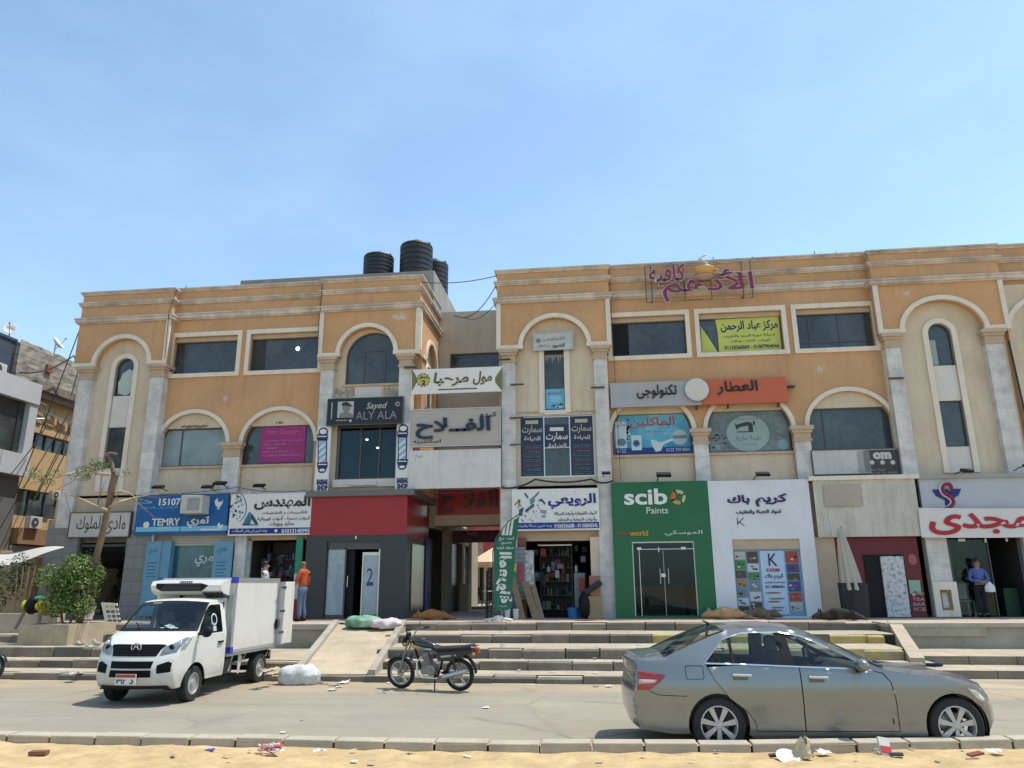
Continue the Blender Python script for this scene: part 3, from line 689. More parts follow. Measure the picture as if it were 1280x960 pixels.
# fascia beam behind all the shop signs
bpart('shop_beam', G().box(-18.9, -9.6, YS+.0, YS+.2, 3.45, ZS-.1).box(-3.2, 22, YS+.0, YS+.2, 3.3, ZS-.1), M['captone'])
greytile = mat('grey_green_tile', (.20, .21, .205), .5, var=.12, sc=2, brick=dict(w=.6, h=.4, ms=.008, mortar=(.11, .11, .11), c2=(.23, .235, .23)))
# 1 corner shop: grey tiles, dim glass
bpart('tile_cladding', G().box(-18.95, -17.75, YB-.03, YB+.3, PZ, 3.95).box(-15.95, -15.1, YB-.03, YB, PZ, 3.85), greytile)
shop_room(-17.75, -15.95, 3.9, 3)
d = bpart('shopfront', G().box(-17.75, -15.95, YS, YS+.02, PZ+.1, 3.85), M['shopglass'])
G().box(-17.75, -15.95, YS-.04, YS, 3.3, 3.38).box(-17.0, -16.94, YS-.04, YS, PZ, 3.85).box(-17.75, -17.7, YS-.04, YS, PZ, 3.85).box(-16.0, -15.95, YS-.04, YS, PZ, 3.85).box(-17.75, -15.95, YS-.04, YS, PZ, PZ+.12).build('shopfront_frame', M['darkalu'], d)
# 2 blue food shop: shutter box, glass, pale blue boards
blue = mat('pale_blue_board', (.13, .30, .42), .5, var=.1, sc=3); blued = mat('blue_window_film', (.035, .10, .16), .15, var=.5, sc=.8, c2=(.03, .16, .15), mix2=.55, spec=.6)
sh = G()
for k in range(5): sh.box(-14.4, -12.1, YS-.05-.012*(k % 2), YS+.1, 3.3+k*.085, 3.375+k*.085)
bpart('roller_shutter', sh, mat('shutter_metal', (.45, .42, .38), .6, .3, var=.1))
d = bpart('shopfront', G().box(-15.0, -12.1, YS+.02, YS+.05, PZ+.05, 3.3), blued)
G().text('تمري', -13.55, -12.75, 2.62, 3.05, YS+.018, th=.008, bold=.02).build('lettering', pc((.5, .6, .6)), d)
G().box(-15.15, -14.62, YB-.14, YB-.08, PZ+.1, 3.45).box(-14.62, -14.3, YB-.1, YS, PZ+.1, 3.45).build('advertising_board', blue, d)
G().box(-12.75, -12.1, YB-.14, YB-.08, 1.5, 3.4).build('advertising_board', blue, d)
for bx in (-15.1, -12.68):
    g = G(); g.text('تمري', bx+.05, bx+.38, 3.0, 3.25, YB-.142, th=.004)
    for k in range(5): g.box(bx+.05, bx+.4-.05*(k % 2), YB-.144, YB-.141, 2.72-k*.11, 2.75-k*.11)
    g.build('lettering', pc((.03, .14, .24)), d)
# 3 hardware shop on the left: open
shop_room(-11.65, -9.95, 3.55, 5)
bpart('shopfront', G().box(-12.0, -11.6, YS, YS+.1, PZ, 3.5), mat('white_flyers', (.4, .42, .42), .7, var=.4, sc=7))
bpart('door_panel', G().box(-9.93, -9.7, YB-.1, YB, 2.35, 3.5, 0).box(-9.93, -9.7, YB-.1, YB, 1.55, 2.35, 1).box(-9.93, -9.7, YB-.1, YB, PZ, 1.55, 2), [pc((.03, .22, .13)), pc((.5, .5, .48)), pc((.25, .03, .025))])
# 4 red and charcoal corner shop
red = mat('red_cladding', (.31, .013, .022), .3, var=.07, sc=1.5); char = mat('charcoal_cladding', (.042, .044, .049), .45, var=.08, sc=1.5)
dr = rectp(-8.95, -7.55, PZ, 3.42)
bpart('red_fascia', G().prism(rectp(-9.45, -6.2, 3.55, 4.8), 23.95, 24.3).box(-6.45, -6.2, 24.3, 27.2, 3.45, 4.8), red)
bpart('charcoal_cladding', G().prism([(-9.55, PZ), (-8.3-.55, PZ), (-8.85, 3.35), (-7.05, 3.35), (-7.05, PZ), (-6.2, PZ), (-6.2, 3.55), (-9.55, 3.55)], 23.96, 24.3), char)
bpart('canopy', G().box(-9.6, -5.95, 23.75, 27.3, 4.8, 4.99), mat('dark_grey_canopy', (.14, .14, .14), .6, var=.12))
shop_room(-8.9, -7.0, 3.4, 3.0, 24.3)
dglass = mat('bluish_door_glass', (.30, .38, .43), .08, var=.25, sc=1.2, spec=.6)
dd = bpart('shop_door', G().box(-8.82, -8.25, 24.08, 24.1, PZ+.12, 3.1), dglass)
G().box(-8.85, -8.82, 24.05, 24.12, PZ, 3.15).box(-8.25, -8.2, 24.05, 24.12, PZ, 3.15).box(-8.82, -8.25, 24.05, 24.12, PZ, PZ+.12).box(-8.85, -7.05, 24.05, 24.12, 3.1, 3.35).build('door_frame', M['darkalu'], dd)
dd2 = bpart('shop_door', G().box(-7.62, -7.12, 24.08, 24.1, PZ+.12, 2.9), dglass)
G().box(-7.66, -7.62, 24.05, 24.12, PZ, 3.0).box(-7.12, -7.05, 24.05, 24.12, PZ, 3.1).box(-7.62, -7.12, 24.05, 24.12, 2.9, 3.0).build('door_frame', M['alu'], dd2)
G().text('2', -7.5, -7.3, 2.0, 2.5, 24.075, th=.004).box(-7.5, -7.28, 24.07, 24.074, 1.95, 2.05).build('sticker', pc((.05, .06, .2)), dd2)
G().box(-8.2, -7.95, 24.15, 24.5, PZ, 3.1).build('door_leaf', M['black'], dd)
G().tube([(-8.12, 24.05, 1.9), (-8.12, 24.02, 1.92), (-8.12, 24.02, 2.25), (-8.12, 24.05, 2.27)], .015).build('door_handle', M['alu'], dd)
G().box(-7.9, -7.86, 23.93, 23.96, 3.42, 3.52).build('security_camera', M['white'], dd)
# side window and blue panel of the red shop, inside the alley
bpart('charcoal_cladding', G().box(-6.45, -6.22, 24.3, 27.2, PZ, 3.45), char)
d = bpart('shopfront', G().box(-6.22, -6.19, 24.75, 26.5, PZ+.2, 3.3), mat('etched_dark_glass', (.10, .105, .10), .2, var=.5, sc=3))
bpart('blue_panel', G().box(-6.3, -6.15, 26.6, 27.6, PZ, 3.6), pc((.012, .02, .11), .5))
# 5 tool shop: open
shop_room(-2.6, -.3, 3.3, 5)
bpart('shop_jamb', G().box(-2.62, -2.35, YB+.05, YB+.3, PZ, 3.4, 0).box(-.3, -.02, YB+.02, YB+.3, PZ, 3.4, 1), [pc((.2, .07, .05)), M['beige']])
# 6 green paint shop front
green = mat('green_cladding', (.010, .118, .046), .35, var=.06, sc=1.5)
x0, x1 = .5, 3.35
bpart('green_cladding', G().prism(rectp(.42, 3.42, PZ, 5.08), 23.98, 24.2, [rectp(1.0, 2.9, PZ+.06, 3.22)]), green)
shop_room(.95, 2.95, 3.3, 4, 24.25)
d = bpart('shopfront', G().box(1.0, 2.9, 24.1, 24.12, PZ+.05, 3.2), M['shopglass'])
G().box(1.0, 1.03, 24.05, 24.12, PZ, 3.22).box(2.87, 2.9, 24.05, 24.12, PZ, 3.22).box(1.03, 2.87, 24.05, 24.12, 3.18, 3.22).box(1.2, 1.22, 24.07, 24.1, PZ+.05, 3.05).box(1.94, 1.95, 24.07, 24.1, PZ+.05, 2.95).box(1.2, 2.87, 24.07, 24.1, 2.98, 3.0).build('shopfront_frame', M['alu'], d)
G().box(1.15, 1.28, 24.06, 24.09, 2.97, 3.05).box(1.8, 1.83, 24.06, 24.09, 2.9, 3.05).box(2.5, 2.64, 24.06, 24.09, 2.97, 3.05).box(1.85, 1.98, 24.06, 24.09, 2.15, 2.25).build('door_fittings', M['white'], d)
G().tube([(1.82, 24.04, 1.95), (1.82, 24.04, 2.4)], .012).tube([(2.07, 24.04, 1.95), (2.07, 24.04, 2.4)], .012).build('door_handle', M['alu'], d)
# 7 white packaging shop front
whit = mat('white_shop_cladding', (.66, .66, .69), .55, var=.06, sc=1.2, streak=.25, streakc=(.5, .5, .52))
bpart('white_cladding', G().prism(rectp(3.44, 6.5, PZ, 5.06), 24.0, 24.2, [rectp(4.05, 6.05, PZ+.04, 3.25)]), whit)
bpart('beam', G().box(4.05, 6.05, 24.05, 24.2, 2.95, 3.25), M['captone'])
d = bpart('shopfront', G().box(4.05, 6.05, 24.12, 24.14, PZ+.04, 2.95), pc((.16, .32, .5), .3))
KX0, KX1, KZ0, KZ1 = 4.1, 6.0, PZ+.1, 2.9
ph = [pc(c, .4) for c in ((.10, .035, .025), (.45, .42, .4), (.15, .2, .24), (.5, .5, .52), (.07, .055, .03), (.05, .2, .05), (.35, .05, .04), (.04, .06, .2), (.3, .2, .1))]
g = G(); pr = random.Random(4)
for (cx0, cx1) in ((4.1, 4.42), (4.47, 4.8), (5.62, 5.98)):
    z = KZ1-.02
    while z > KZ0+.2:
        h = pr.uniform(.22, .38); mi = pr.randrange(9)
        g.box(cx0, cx1, 24.105, 24.12, z-h+.03, z, mi)
        for k in range(3):
            px = pr.uniform(cx0+.06, cx1-.06); pz = z-h/2+pr.uniform(-.06, .06); g.prism(arc(px, pz, .05, .03, 0, 330, 9), 24.1, 24.104, mi=pr.randrange(9))
        z -= h
g.build('product_photos', ph, d)
g = G(); g.box(4.86, 5.57, 24.1, 24.12, KZ0, KZ1, 0)
g.text('K', 5.1, 5.36, 2.45, 2.82, 24.1, 1); g.text('KARIM', 5.02, 5.4, 2.28, 2.38, 24.1, 2, bold=.02); g.text('كريم باك', 4.95, 5.5, 2.05, 2.22, 24.1, 1, bold=.02); g.text('لمواد التعبئة والتغليف', 4.92, 5.52, 1.93, 2.0, 24.1, 1); g.text('01118086931', 4.95, 5.5, 1.8, 1.88, 24.1, 1, bold=.02)
for k in range(7): g.prism(arc(5.2+.05*(k % 3-1), 1.66-k*.085, .24-.05*(k % 2), .025, 0, 340, 14), 24.094, 24.1, mi=3+(k % 3))
g.build('door_poster', [pc((.42, .55, .72), .3), pc((.02, .02, .06)), pc((.3, .03, .03)), pc((.25, .13, .06)), pc((.6, .6, .6)), pc((.16, .17, .2))], d)
# 8 corrugated front over the closed maroon shop
cor = mat('corrugated_cream_metal', (.66, .635, .57), .65, 0, var=.14, sc=1.5, streak=.4, streakc=(.36, .33, .28))
g = G(); hx0, hx1 = 6.62, 9.62
def corr(u, v):
    x = hx0+(hx1-hx0)*u; n = 56; t = (u*n) % 1; d = .03 if .25 < t < .75 else 0
    return (x, 23.98-d, 3.28+v*1.72)
g.grid(corr, 224, 1)
bpart('corrugated_fascia', g, cor)
bpart('fascia_rail', G().box(6.5, 9.75, 23.9, 24.2, 5.0, 5.13), M['trim'])
bpart('fascia_opening', G().box(6.9, 8.0, 23.92, 23.96, 4.2, 4.85), mat('plain_patch', (.40, .35, .28), .9, var=.1))
mar = mat('maroon_shop_paint', (.13, .012, .022), .5, var=.15, sc=2)
bpart('tile_cladding', G().box(6.5, 7.1, 24.1, 24.3, PZ, 3.3), M['captone'])
d = bpart('shopfront', G().box(7.1, 9.5, 24.15, 24.25, PZ, 3.3), mar)
G().box(7.9, 9.05, 24.11, 24.15, PZ, 2.75).build('door_recess', M['black'], d)
mm = mat('black_speckled_marble', (.52, .53, .55), .3, var=.25, sc=15, c2=(.06, .06, .07), mix2=.60)
G().box(8.35, 9.0, 24.04, 24.1, PZ+.02, 2.7).build('marble_panel', mm, d)
g = G()
for (xx, lines) in ((7.15, ['BURG', 'GRIL', 'FARM', 'CREAM']), (9.12, ['F', 'TEA', 'BAR', 'ICE'])):
    for k, tx_ in enumerate(lines): g.text(tx_, xx+.03, xx+.36, 1.55-k*.14, 1.64-k*.14, 24.145, th=.005)
g.build('lettering', pc((.45, .38, .38)), d)
G().prism(arc(7.35, 2.5, .14, .2, 0, 340, 14), 24.14, 24.15).prism(arc(9.3, 2.6, .12, .16, 0, 340, 14), 24.14, 24.15).build('emblem', pc((.3, .1, .12)), d)
G().prism([(9.1, 2.0), (9.42, 2.0), (9.42, 1.55), (9.25, 1.7), (9.1, 1.6)], 24.14, 24.15).build('sticker', pc((.25, .4, .3)), d)
# 9 pharmacy: framed plinth, glass front and a lit-less room behind
for (a, b) in ((9.72, 10.4),):
    bpart('plinth_frame', G().prism(rectp(a, b, PZ+.02, 1.95), YB-.1, YB-.02, [rectp(a+.18, b-.18, PZ+.2, 1.72)]), M['trim'])
    bpart('plinth_panel', G().prism(rectp(a+.16, b-.16, PZ+.18, 1.74), YB-.06, YB-.01, [rectp(a+.24, b-.24, PZ+.27, 1.64)]), M['wood'])
bpart('grey_fascia', G().box(9.75, 14.5, 24.0, 24.25, 4.05, 4.98), mat('grey_metal_fascia', (.42, .44, .48), .5, .2, var=.06))
bpart('fascia_rail', G().box(9.75, 14.5, 23.92, 24.25, 4.98, 5.1), mat('grey_rail', (.33, .32, .31), .6))
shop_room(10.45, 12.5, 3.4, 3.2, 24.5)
d = bpart('shopfront', G().box(10.45, 11.55, 24.35, 24.37, PZ+.05, 3.3), M['shopglass'])
G().box(10.42, 10.47, 24.32, 24.38, PZ, 3.35).box(11.55, 11.58, 24.32, 24.38, PZ, 3.35).box(12.4, 12.46, 24.32, 24.38, PZ, 3.35).build('shopfront_frame', M['darkalu'], d)
G().box(10.75, 10.95, 24.3, 24.34, 3.12, 3.2).box(11.5, 11.55, 24.3, 24.34, 3.08, 3.2).box(12.1, 12.15, 24.3, 24.34, 3.1, 3.2).build('door_fittings', M['white'], d)
G().prism(arc(11.15, 2.55, .09, .07, 0, 345, 16), 24.34, 24.35).build('sticker', pc((.06, .08, .18)), d)
bpart('wall', G().box(13.05, 22, YS, YS+.2, PZ, 3.4), M['captone'])

# ================================================================== SIGNS (each a thing of its own: panel, lettering, emblem)
WT, NAVY, BLK = pc((.7, .7, .68)), pc((.02, .025, .12)), pc((.018, .018, .02))
def sign(name, label, px, Y, m, depth=.08, frame=None, cat='sign', group=None):
    x0, x1, z0, z1 = px if isinstance(px, tuple) and len(px) == 5 and px[4] == 'w' else rect(*px, Y) if True else None, 0, 0, 0
    x0, x1, z0, z1 = rect(*px, Y)
    t = thing(name, label, cat, ((x0+x1)/2, Y, z0), group=group)
    G().box(x0, x1, Y, Y+depth, z0, z1).build('panel', m, t)
    if frame:
        w, fm = frame; g = G()
        g.box(x0-w, x1+w, Y-.02, Y+depth, z0-w, z0).box(x0-w, x1+w, Y-.02, Y+depth, z1, z1+w).box(x0-w, x0, Y-.02, Y+depth, z0, z1).box(x1, x1+w, Y-.02, Y+depth, z0, z1)
        g.build('frame', fm, t)
    return t
def words_(t, Y, items, mats, th=.012, name='lettering'):
    """items: (string, photo rectangle, material index, bold)"""
    g = G()
    for it in items:
        s, px, mi = it[:3]; b = it[3] if len(it) > 3 else 0
        x0, x1, z0, z1 = rect(*px, Y); g.text(s, x0, x1, z0, z1, Y, mi, th, b, it[4] if len(it) > 4 else 0)
    return g.build(name, mats, t)
def shp(g, px_pts, Y, mi=0, th=.01):
    g.prism([(at(x, y, Y).x, at(x, y, Y).z) for x, y in px_pts], Y-th, Y, mi=mi); return g
def disc(g, px, py, r, Y, mi=0, th=.01, ry=None, n=28):
    c = at(px, py, Y); k = r*c.y/FOC*1.04; kz = (ry or r)*c.y/FOC*1.02
    g.prism(arc(c.x, c.z, k, kz, 0, 360-360/n, n-1), Y-th, Y, mi=mi); return g

# kings' valley white sign, far left
Y = 24.02
t = sign('shop_sign', 'white sign board with thin black calligraphy over the grey tiled corner shop', (87, 641, 162, 671), Y, mat('faded_grey_sign', (.50, .48, .46), .7, var=.12, sc=1.5, streak=.4), .1, (.03, M['darkalu']))
words_(t, Y, [('وادى', (131, 644, 157, 667), 0, -.012), ('الملوك', (96, 645, 128, 666), 0, -.012)], [BLK])
# blue food shop sign
Y = 23.98; bl = pc((.008, .105, .31), .5)
t = sign('shop_sign', 'bright blue sign with white hens and a short phone number', (170, 618, 284, 668), Y, bl, .1)
g = G(); x0, x1, z0, z1 = rect(170, 658, 284, 664, Y); g.box(x0, x1, Y-.006, Y, z0, z1, 1)
x0, x1, z0, z1 = rect(226.5, 618, 227.5, 664, Y); g.box(x0, x1, Y-.008, Y, z0, z1, 2)
g.build('stripe', [bl, pc((.2, .5, .66)), pc((.02, .06, .15))], t)
words_(t, Y, [('15107', (199, 623, 226, 632), 0, .03), ('TEMRY', (190, 648, 225, 657), 0, .02), ('MARKET', (199, 659, 214, 661), 0), ('تمري', (234, 646, 261, 660), 0, .025), ('خدمة', (174, 626, 190, 630), 1), ('التوصيل للمنازل', (174, 633, 222, 636), 1)], [WT, pc((.25, .5, .7))])
def hen(g, cx, cy, s, Y):
    return shp(g, [(cx+s*a, cy-s*b) for a, b in [(-.5, .35), (-.42, .55), (-.3, .5), (-.2, .72), (-.08, .8), (-.05, .62), (-.1, .5), (.05, .25), (.35, .3), (.62, .52), (.55, .2), (.4, -.15), (.15, -.4), (.12, -.7), (.18, -.72), (0, -.72), (.02, -.42), (-.05, -.42), (-.08, -.72), (-.2, -.72), (-.14, -.7), (-.14, -.38), (-.38, -.15), (-.45, .1)][::1]], Y)
g = G(); hen(g, 273, 630, 9.5, Y); hen(g, 275, 658, 6.5, Y)
disc(g, 183, 656, 4, Y)
for k in range(8): disc(g, 252+k*3, 662, 1.3, Y)
g.build('emblem', WT, t)
# engineer hardware sign
Y = 23.98
t = sign('shop_sign', 'white hardware sign with dark lettering and navy strip left of the red shop', (287, 617, 390, 669), Y, M['white'], .1)
x0, x1, z0, z1 = rect(287, 660, 390, 667, Y); G().box(x0, x1, Y-.006, Y, z0, z1).build('stripe', pc((.01, .03, .2)), t)
words_(t, Y, [('المهندس', (318, 620, 388, 637), 0, .04), ('للتأسيسات و التشطيبات', (328, 638, 384, 643), 1, .01), ('أدوات صحية - أدوات كهربائية', (322, 645, 387, 651), 1, .01), ('حدايد وبويات', (337, 652, 368, 658), 1, .01)], [pc((.03, .04, .045)), pc((.05, .055, .07))])
words_(t, Y-.006, [('يوجد فنيين فى بعض المجالات', (291, 661, 334, 666), 0), ('01013145993', (352, 661, 387, 666), 0, .03)], [WT])
g = G(); disc(g, 345, 663.5, 2, Y-.006, 0)
for k in range(4): shp(g, [(303+k*2.2, 656), (311+k*1.2, 640+k), (313+k*1.2, 640+k), (306+k*2.2, 656)], Y, 1)
shp(g, [(303, 655), (322, 655), (323, 657), (303, 657)], Y, 1); shp(g, [(316, 643), (323, 655), (319, 655), (314, 648)], Y, 2)
er = random.Random(2)
for k in range(38):
    a = er.uniform(0, 6.28); q = sqrt(er.random()); disc(g, 297+9*q*cos(a), 634+15*q*sin(a), er.uniform(.7, 1.6), Y, er.choice([1, 2, 3]), n=7)
cc = [(297+11.5*cos(R(a)), 634+18*sin(R(a))) for a in range(-90, 91, 10)]
shp(g, cc+[(x-.9, y) for x, y in cc[::-1]], Y, 2)
g.build('emblem', [WT, pc((.08, .24, .42)), pc((.05, .06, .07)), pc((.2, .33, .36))], t)
# barber's sign and its two posters
Y = 23.98; bk = pc((.012, .014, .02), .3)
t = sign('shop_sign', 'black barber sign with a grey portrait above the barber window', (410, 498, 503, 530), Y, bk, .08, (.03, M['darkalu']))
words_(t, Y, [('Sayed', (458, 503, 484, 513), 0, 0, .3), ('ALY ALA', (445, 514, 496, 524), 1, .0)], [pc((.5, .5, .48)), pc((.22, .23, .25))])
g = G(); x0, x1, z0, z1 = rect(422, 502, 442, 522, Y); g.box(x0, x1, Y-.006, Y, z0, z1, 0)
shp(g, [(424, 522), (425, 517), (430, 515), (428, 510), (428, 506), (432, 503), (438, 506), (438, 511), (435, 515), (441, 518), (442, 522)], Y-.006, 1)
shp(g, [(427, 507), (428, 503.5), (434, 502.5), (439, 506), (441, 508)], Y-.012, 2)
disc(g, 438, 526, 1.8, Y, 0); disc(g, 497, 505, 3, Y, 3); disc(g, 497, 505, 1.8, Y-.011, 2, n=5)
x0, x1, z0, z1 = rect(414, 503, 415.5, 524, Y); g.box(x0, x1, Y-.006, Y, z0, z1, 3)
x0, x1, z0, z1 = rect(420, 525, 434, 526, Y); g.box(x0, x1, Y-.006, Y, z0, z1, 3)
g.build('emblem', [pc((.45, .44, .42)), pc((.2, .2, .2)), pc((.03, .03, .03)), pc((.35, .35, .36))], t)
def barber(px, dx, label):
    Y = 24.1
    t = sign('barber_poster', label, px, Y, M['white'], .04, cat='poster', group='barber pole posters beside the barber window')
    cx = (px[0]+px[2])/2; g = G(); y0 = px[1]
    disc(g, cx+.6, y0+7, 6.2, Y, 0, ry=6); disc(g, cx+.6, y0+6.5, 4.6, Y-.01, 2, ry=3.4)
    q = lambda a, b, w, mi, d=0: shp(g, [(cx-w+dx*(b-y0)*-.02, a), (cx+w, a), (cx+w-.6, b), (cx-w-.6, b)], Y-d, mi)
    q(y0+10, y0+17, 6.5, 0, .011); q(y0+12, y0+13.2, 5.4, 2, .022); q(y0+16.5, y0+46, 5.4, 0, .011); q(y0+18, y0+45, 4.2, 3, .022)
    for k in range(3): shp(g, [(cx-4.8, y0+27+k*8), (cx+3.4, y0+20+k*8), (cx+3.4, y0+23+k*8), (cx-4.8, y0+30+k*8)], Y-.033, 2)
    q(y0+45, y0+52, 6.2, 0, .011); q(y0+47, y0+48.2, 5.2, 2, .022); disc(g, cx-.8, y0+54, 5.4, Y, 0, ry=4.5); disc(g, cx-.8, y0+54.6, 3.6, Y-.01, 2, ry=1.8)
    g.build('barber_pole', [NAVY, NAVY, WT, pc((.25, .42, .55))], t)
    words_(t, Y, [('BARBAR', (px[0]+1, px[3]-15, px[2]-2, px[3]-8), 0, .05), ('SHOP', (px[0]+1.5, px[3]-7.5, px[2]-2.5, px[3]-1), 0, .05)], [NAVY])
barber((395, 533, 412, 614), 1, 'tall white barber pole poster on the marble pilaster left of the barber window')
barber((495, 529, 512, 612), 1, 'tall white barber pole poster on the pilaster between barber window and alley')
# barber window: bluish curtains, pendant lamps, white ledge
y = YB+.25
d = bpart('window', G().box(-8.78, -6.74, y+.02, y+.04, 5.45, 7.22), M['shopglass'])
G().prism(rectp(-8.85, -6.68, 5.4, 7.3), y-.03, y+.05, [rectp(-8.74, -6.78, 5.47, 7.2)]).box(-8.02, -7.98, y-.02, y+.04, 5.47, 7.2).box(-7.36, -7.32, y-.02, y+.04, 5.47, 7.2).build('window_frame', M['darkalu'], d)
cu = mat('blue_grey_curtain', (.06, .11, .15), .8, var=.2, sc=3)
def curt(x0, x1, Yc, z0, z1): return lambda u, v: (x0+(x1-x0)*u, Yc+.04*sin(u*34), z0+(z1-z0)*v)
for (a, b) in ((-8.74, -8.02), (-7.32, -6.78)): G().grid(curt(a, b, y+.25, 5.45, 7.2), 40, 1).build('curtain', cu, d)
G().box(-8.75, -6.7, y+.9, y+.95, 5.2, 7.3).build('inner_wall', M['dark'], d)
for (lx, lz) in ((-7.9, 6.85), (-7.5, 6.55)):
    g = G(); g.ball((lx, y+.3, lz), .055, .055, .03, 12); g.build('pendant_lamp', M['lamp'], d)
bpart('ledge', G().box(-8.9, -6.65, y-.12, y+.1, 5.16, 5.42).box(-8.3, -7.35, y-.2, y-.12, 5.2, 5.34), M['white_panel'])
# three sign boards spanning the alley mouth
Y = 24.0
t = sign('alley_sign', 'white banner with olive lettering and a yellow badge, topmost of the boards over the alley', (515, 460, 628, 491), Y, M['white'], .06)
words_(t, Y, [('مول', (591, 464, 615, 481), 0, .03, .15), ('مرحبا', (542, 465, 586, 483), 0, .03, .15)], [pc((.14, .12, .04))])
g = G()
c = [(529+(9 if k % 2 else 7.6)*cos(2*pi*k/24), 475+(9 if k % 2 else 7.6)*sin(2*pi*k/24)) for k in range(24)]
shp(g, c, Y, 1); c2 = [(529+7.4*cos(2*pi*k/24), 475+7.4*sin(2*pi*k/24)) for k in range(24)]; shp(g, c2, Y-.011, 0)
x0, x1, z0, z1 = rect(548, 485.5, 596, 487, Y); g.box(x0, x1, Y-.006, Y, z0, z1, 1)
shp(g, [(515, 462), (515, 489), (521, 478), (521, 473)], Y, 2); shp(g, [(628, 459), (628, 489), (619, 478), (619, 472)], Y, 2)
shp(g, [(515, 461), (520, 470), (521, 474)], Y-.002, 2)
g.build('emblem', [pc((.5, .44, .12)), pc((.09, .08, .04)), pc((.16, .17, .06))], t)
words_(t, Y-.022, [('مدخل', (523, 469, 535, 474), 0, .02), ('2', (527, 475.5, 532, 481), 0, .03)], [BLK])
t = sign('alley_sign', 'warm grey board with raised navy letters, middle of the boards over the alley', (513, 511, 625, 557), Y, mat('warm_grey_sign', (.42, .38, .34), .6, var=.06), .14, (.02, M['alu']))
words_(t, Y, [('كبده', (600, 515, 621, 522), 0, .02), ('اسكندريه', (517, 549, 551, 555), 0, .01)], [BLK])
g = G(); x0, x1, z0, z1 = rect(520, 522, 613, 548, Y-.02); g.text('الفــلاح', x0, x1, z0, z1, Y, 0, .07, .03); g.build('lettering', [mat('navy_raised_letters', (.02, .028, .055), .15, .3)], t)
t = sign('alley_sign', 'blank dirty white board with ghost letters, lowest of the boards over the alley', (512, 562, 626, 610), Y-.02, mat('dirty_white_board', (.62, .60, .58), .7, var=.12, sc=1.2, streak=.4, streakc=(.38, .35, .33), c2=(.5, .48, .46), mix2=.62), .1)
words_(t, Y-.02, [('الرحمن', (560, 568, 618, 584), 0), ('سم', (519, 567, 528, 577), 1)], [pc((.66, .65, .63)), pc((.3, .3, .36))], .004)
# red fascia deep in the alley mouth, letters half fallen off
Y = 27.15
t = sign('alley_fascia', 'dark red fascia with damaged dark letters above the alley passage', (547, 612, 626, 650), Y, red, .2)
words_(t, Y, [('الفلا', (578, 614, 621, 634), 0, .02), ('ح', (551, 619, 568, 640), 0, .02)], [pc((.05, .045, .045), .3)], .06)
words_(t, Y, [('اسكندرية', (545, 643, 560, 647), 0)], [pc((.3, .25, .22))])
bpart('beam', G().box(-6.0, -3.2, 27.1, 27.9, 4.05, 4.42), M['captone'])
t = sign('alley_sign', 'dim plum coloured sign board under the ceiling inside the alley passage', (566, 663, 628, 678), 29.5, pc((.10, .025, .05)), .1)
words_(t, 29.5, [('MARKET', (584, 665, 598, 669), 0, .03), ('الدار', (602, 670, 616, 676), 1)], [pc((.3, .28, .3)), pc((.3, .08, .12))])
# tool shop sign
Y = 23.98
t = sign('shop_sign', 'white tool shop sign with navy letters beside the green shop front', (640, 611, 749, 663), Y, M['white'], .1)
x0, x1, z0, z1 = rect(640, 653, 749, 661, Y); G().box(x0, x1, Y-.006, Y, z0, z1).build('stripe', pc((.015, .035, .26)), t)
words_(t, Y, [('الرويعي', (685, 617, 745, 636), 0, .035), ('لأدوات الكهربائية وأدوات السباكة', (693, 638.5, 746, 644.5), 1, .015), ('وأدوات النجارة و الحدايد', (697, 646, 746, 652), 1, .015)], [pc((.02, .03, .2)), pc((.03, .03, .06))])
words_(t, Y-.006, [('01060336688 - 01100845545', (693, 654.5, 747, 659.5), 0, .02), ('يوجد فنيين سباكة وكهرباء', (648, 655, 690, 659.5), 0)], [WT])
g = G()
for q, mi in (([(656, 638), (667, 629), (668, 632), (658, 641)], 0), ([(662, 624), (668, 620), (669, 627), (663, 631)], 1), ([(668, 620), (674, 614), (674.5, 615), (669, 622)], 0), ([(655, 617), (657, 616), (661, 622), (659, 623)], 0), ([(650, 636), (655, 634), (652, 645), (648, 644)], 0),
             ([(643, 631), (649, 624), (650, 625.5), (644, 632)], 2), ([(648, 624), (651, 625), (649, 634), (648, 634)], 2), ([(672, 626), (677, 623), (682, 629), (681, 631), (677, 627)], 0), ([(675, 637), (683, 638), (683, 643), (676, 641)], 3), ([(677, 644), (682, 644), (682, 647), (677, 647)], 3)):
    shp(g, q, Y, mi)
for k in range(26): disc(g, er.uniform(646, 674), er.uniform(630, 652), er.uniform(.6, 1.5), Y, er.choice([1, 3, 4]), n=6)
g.build('emblem', [pc((.05, .09, .11)), pc((.12, .27, .28)), pc((.4, .1, .06)), pc((.25, .28, .3)), pc((.4, .48, .5))], t)
# small grey board and blue poster on the right bay's narrow window
Y = 24.2
t = sign('window_sign', 'small weathered white board above the narrow window over the tool shop', (667, 416, 716, 437), Y, mat('weathered_white_sign', (.46, .47, .44), .7, var=.2, sc=4), .06, (.015, M['alu']))
words_(t, Y, [('تكنولوجى', (678, 421, 706, 426), 0), ('للتصوير', (690, 429, 706, 435), 1, .02), ('خدمات الطالب', (671, 431, 688, 434), 0)], [pc((.2, .24, .22)), pc((.06, .07, .1))])
g = G(); disc(g, 673, 426, 3, Y, 0); g.build('emblem', [pc((.16, .2, .2))], t)
x0, x1, z0, z1 = -1.64, -1.01, 7.66, 8.35; y = YB+.27
G().box(x0, x1, y-.005, y+.02, z0, z1).build('poster', pc((.12, .42, .62), .5), wn1)
g = G(); g.text('استوديو', x0+.08, x1-.1, 8.15, 8.28, y-.005, 0); g.text('للتصوير', x0+.18, x1-.06, 7.75, 7.85, y-.005, 1)
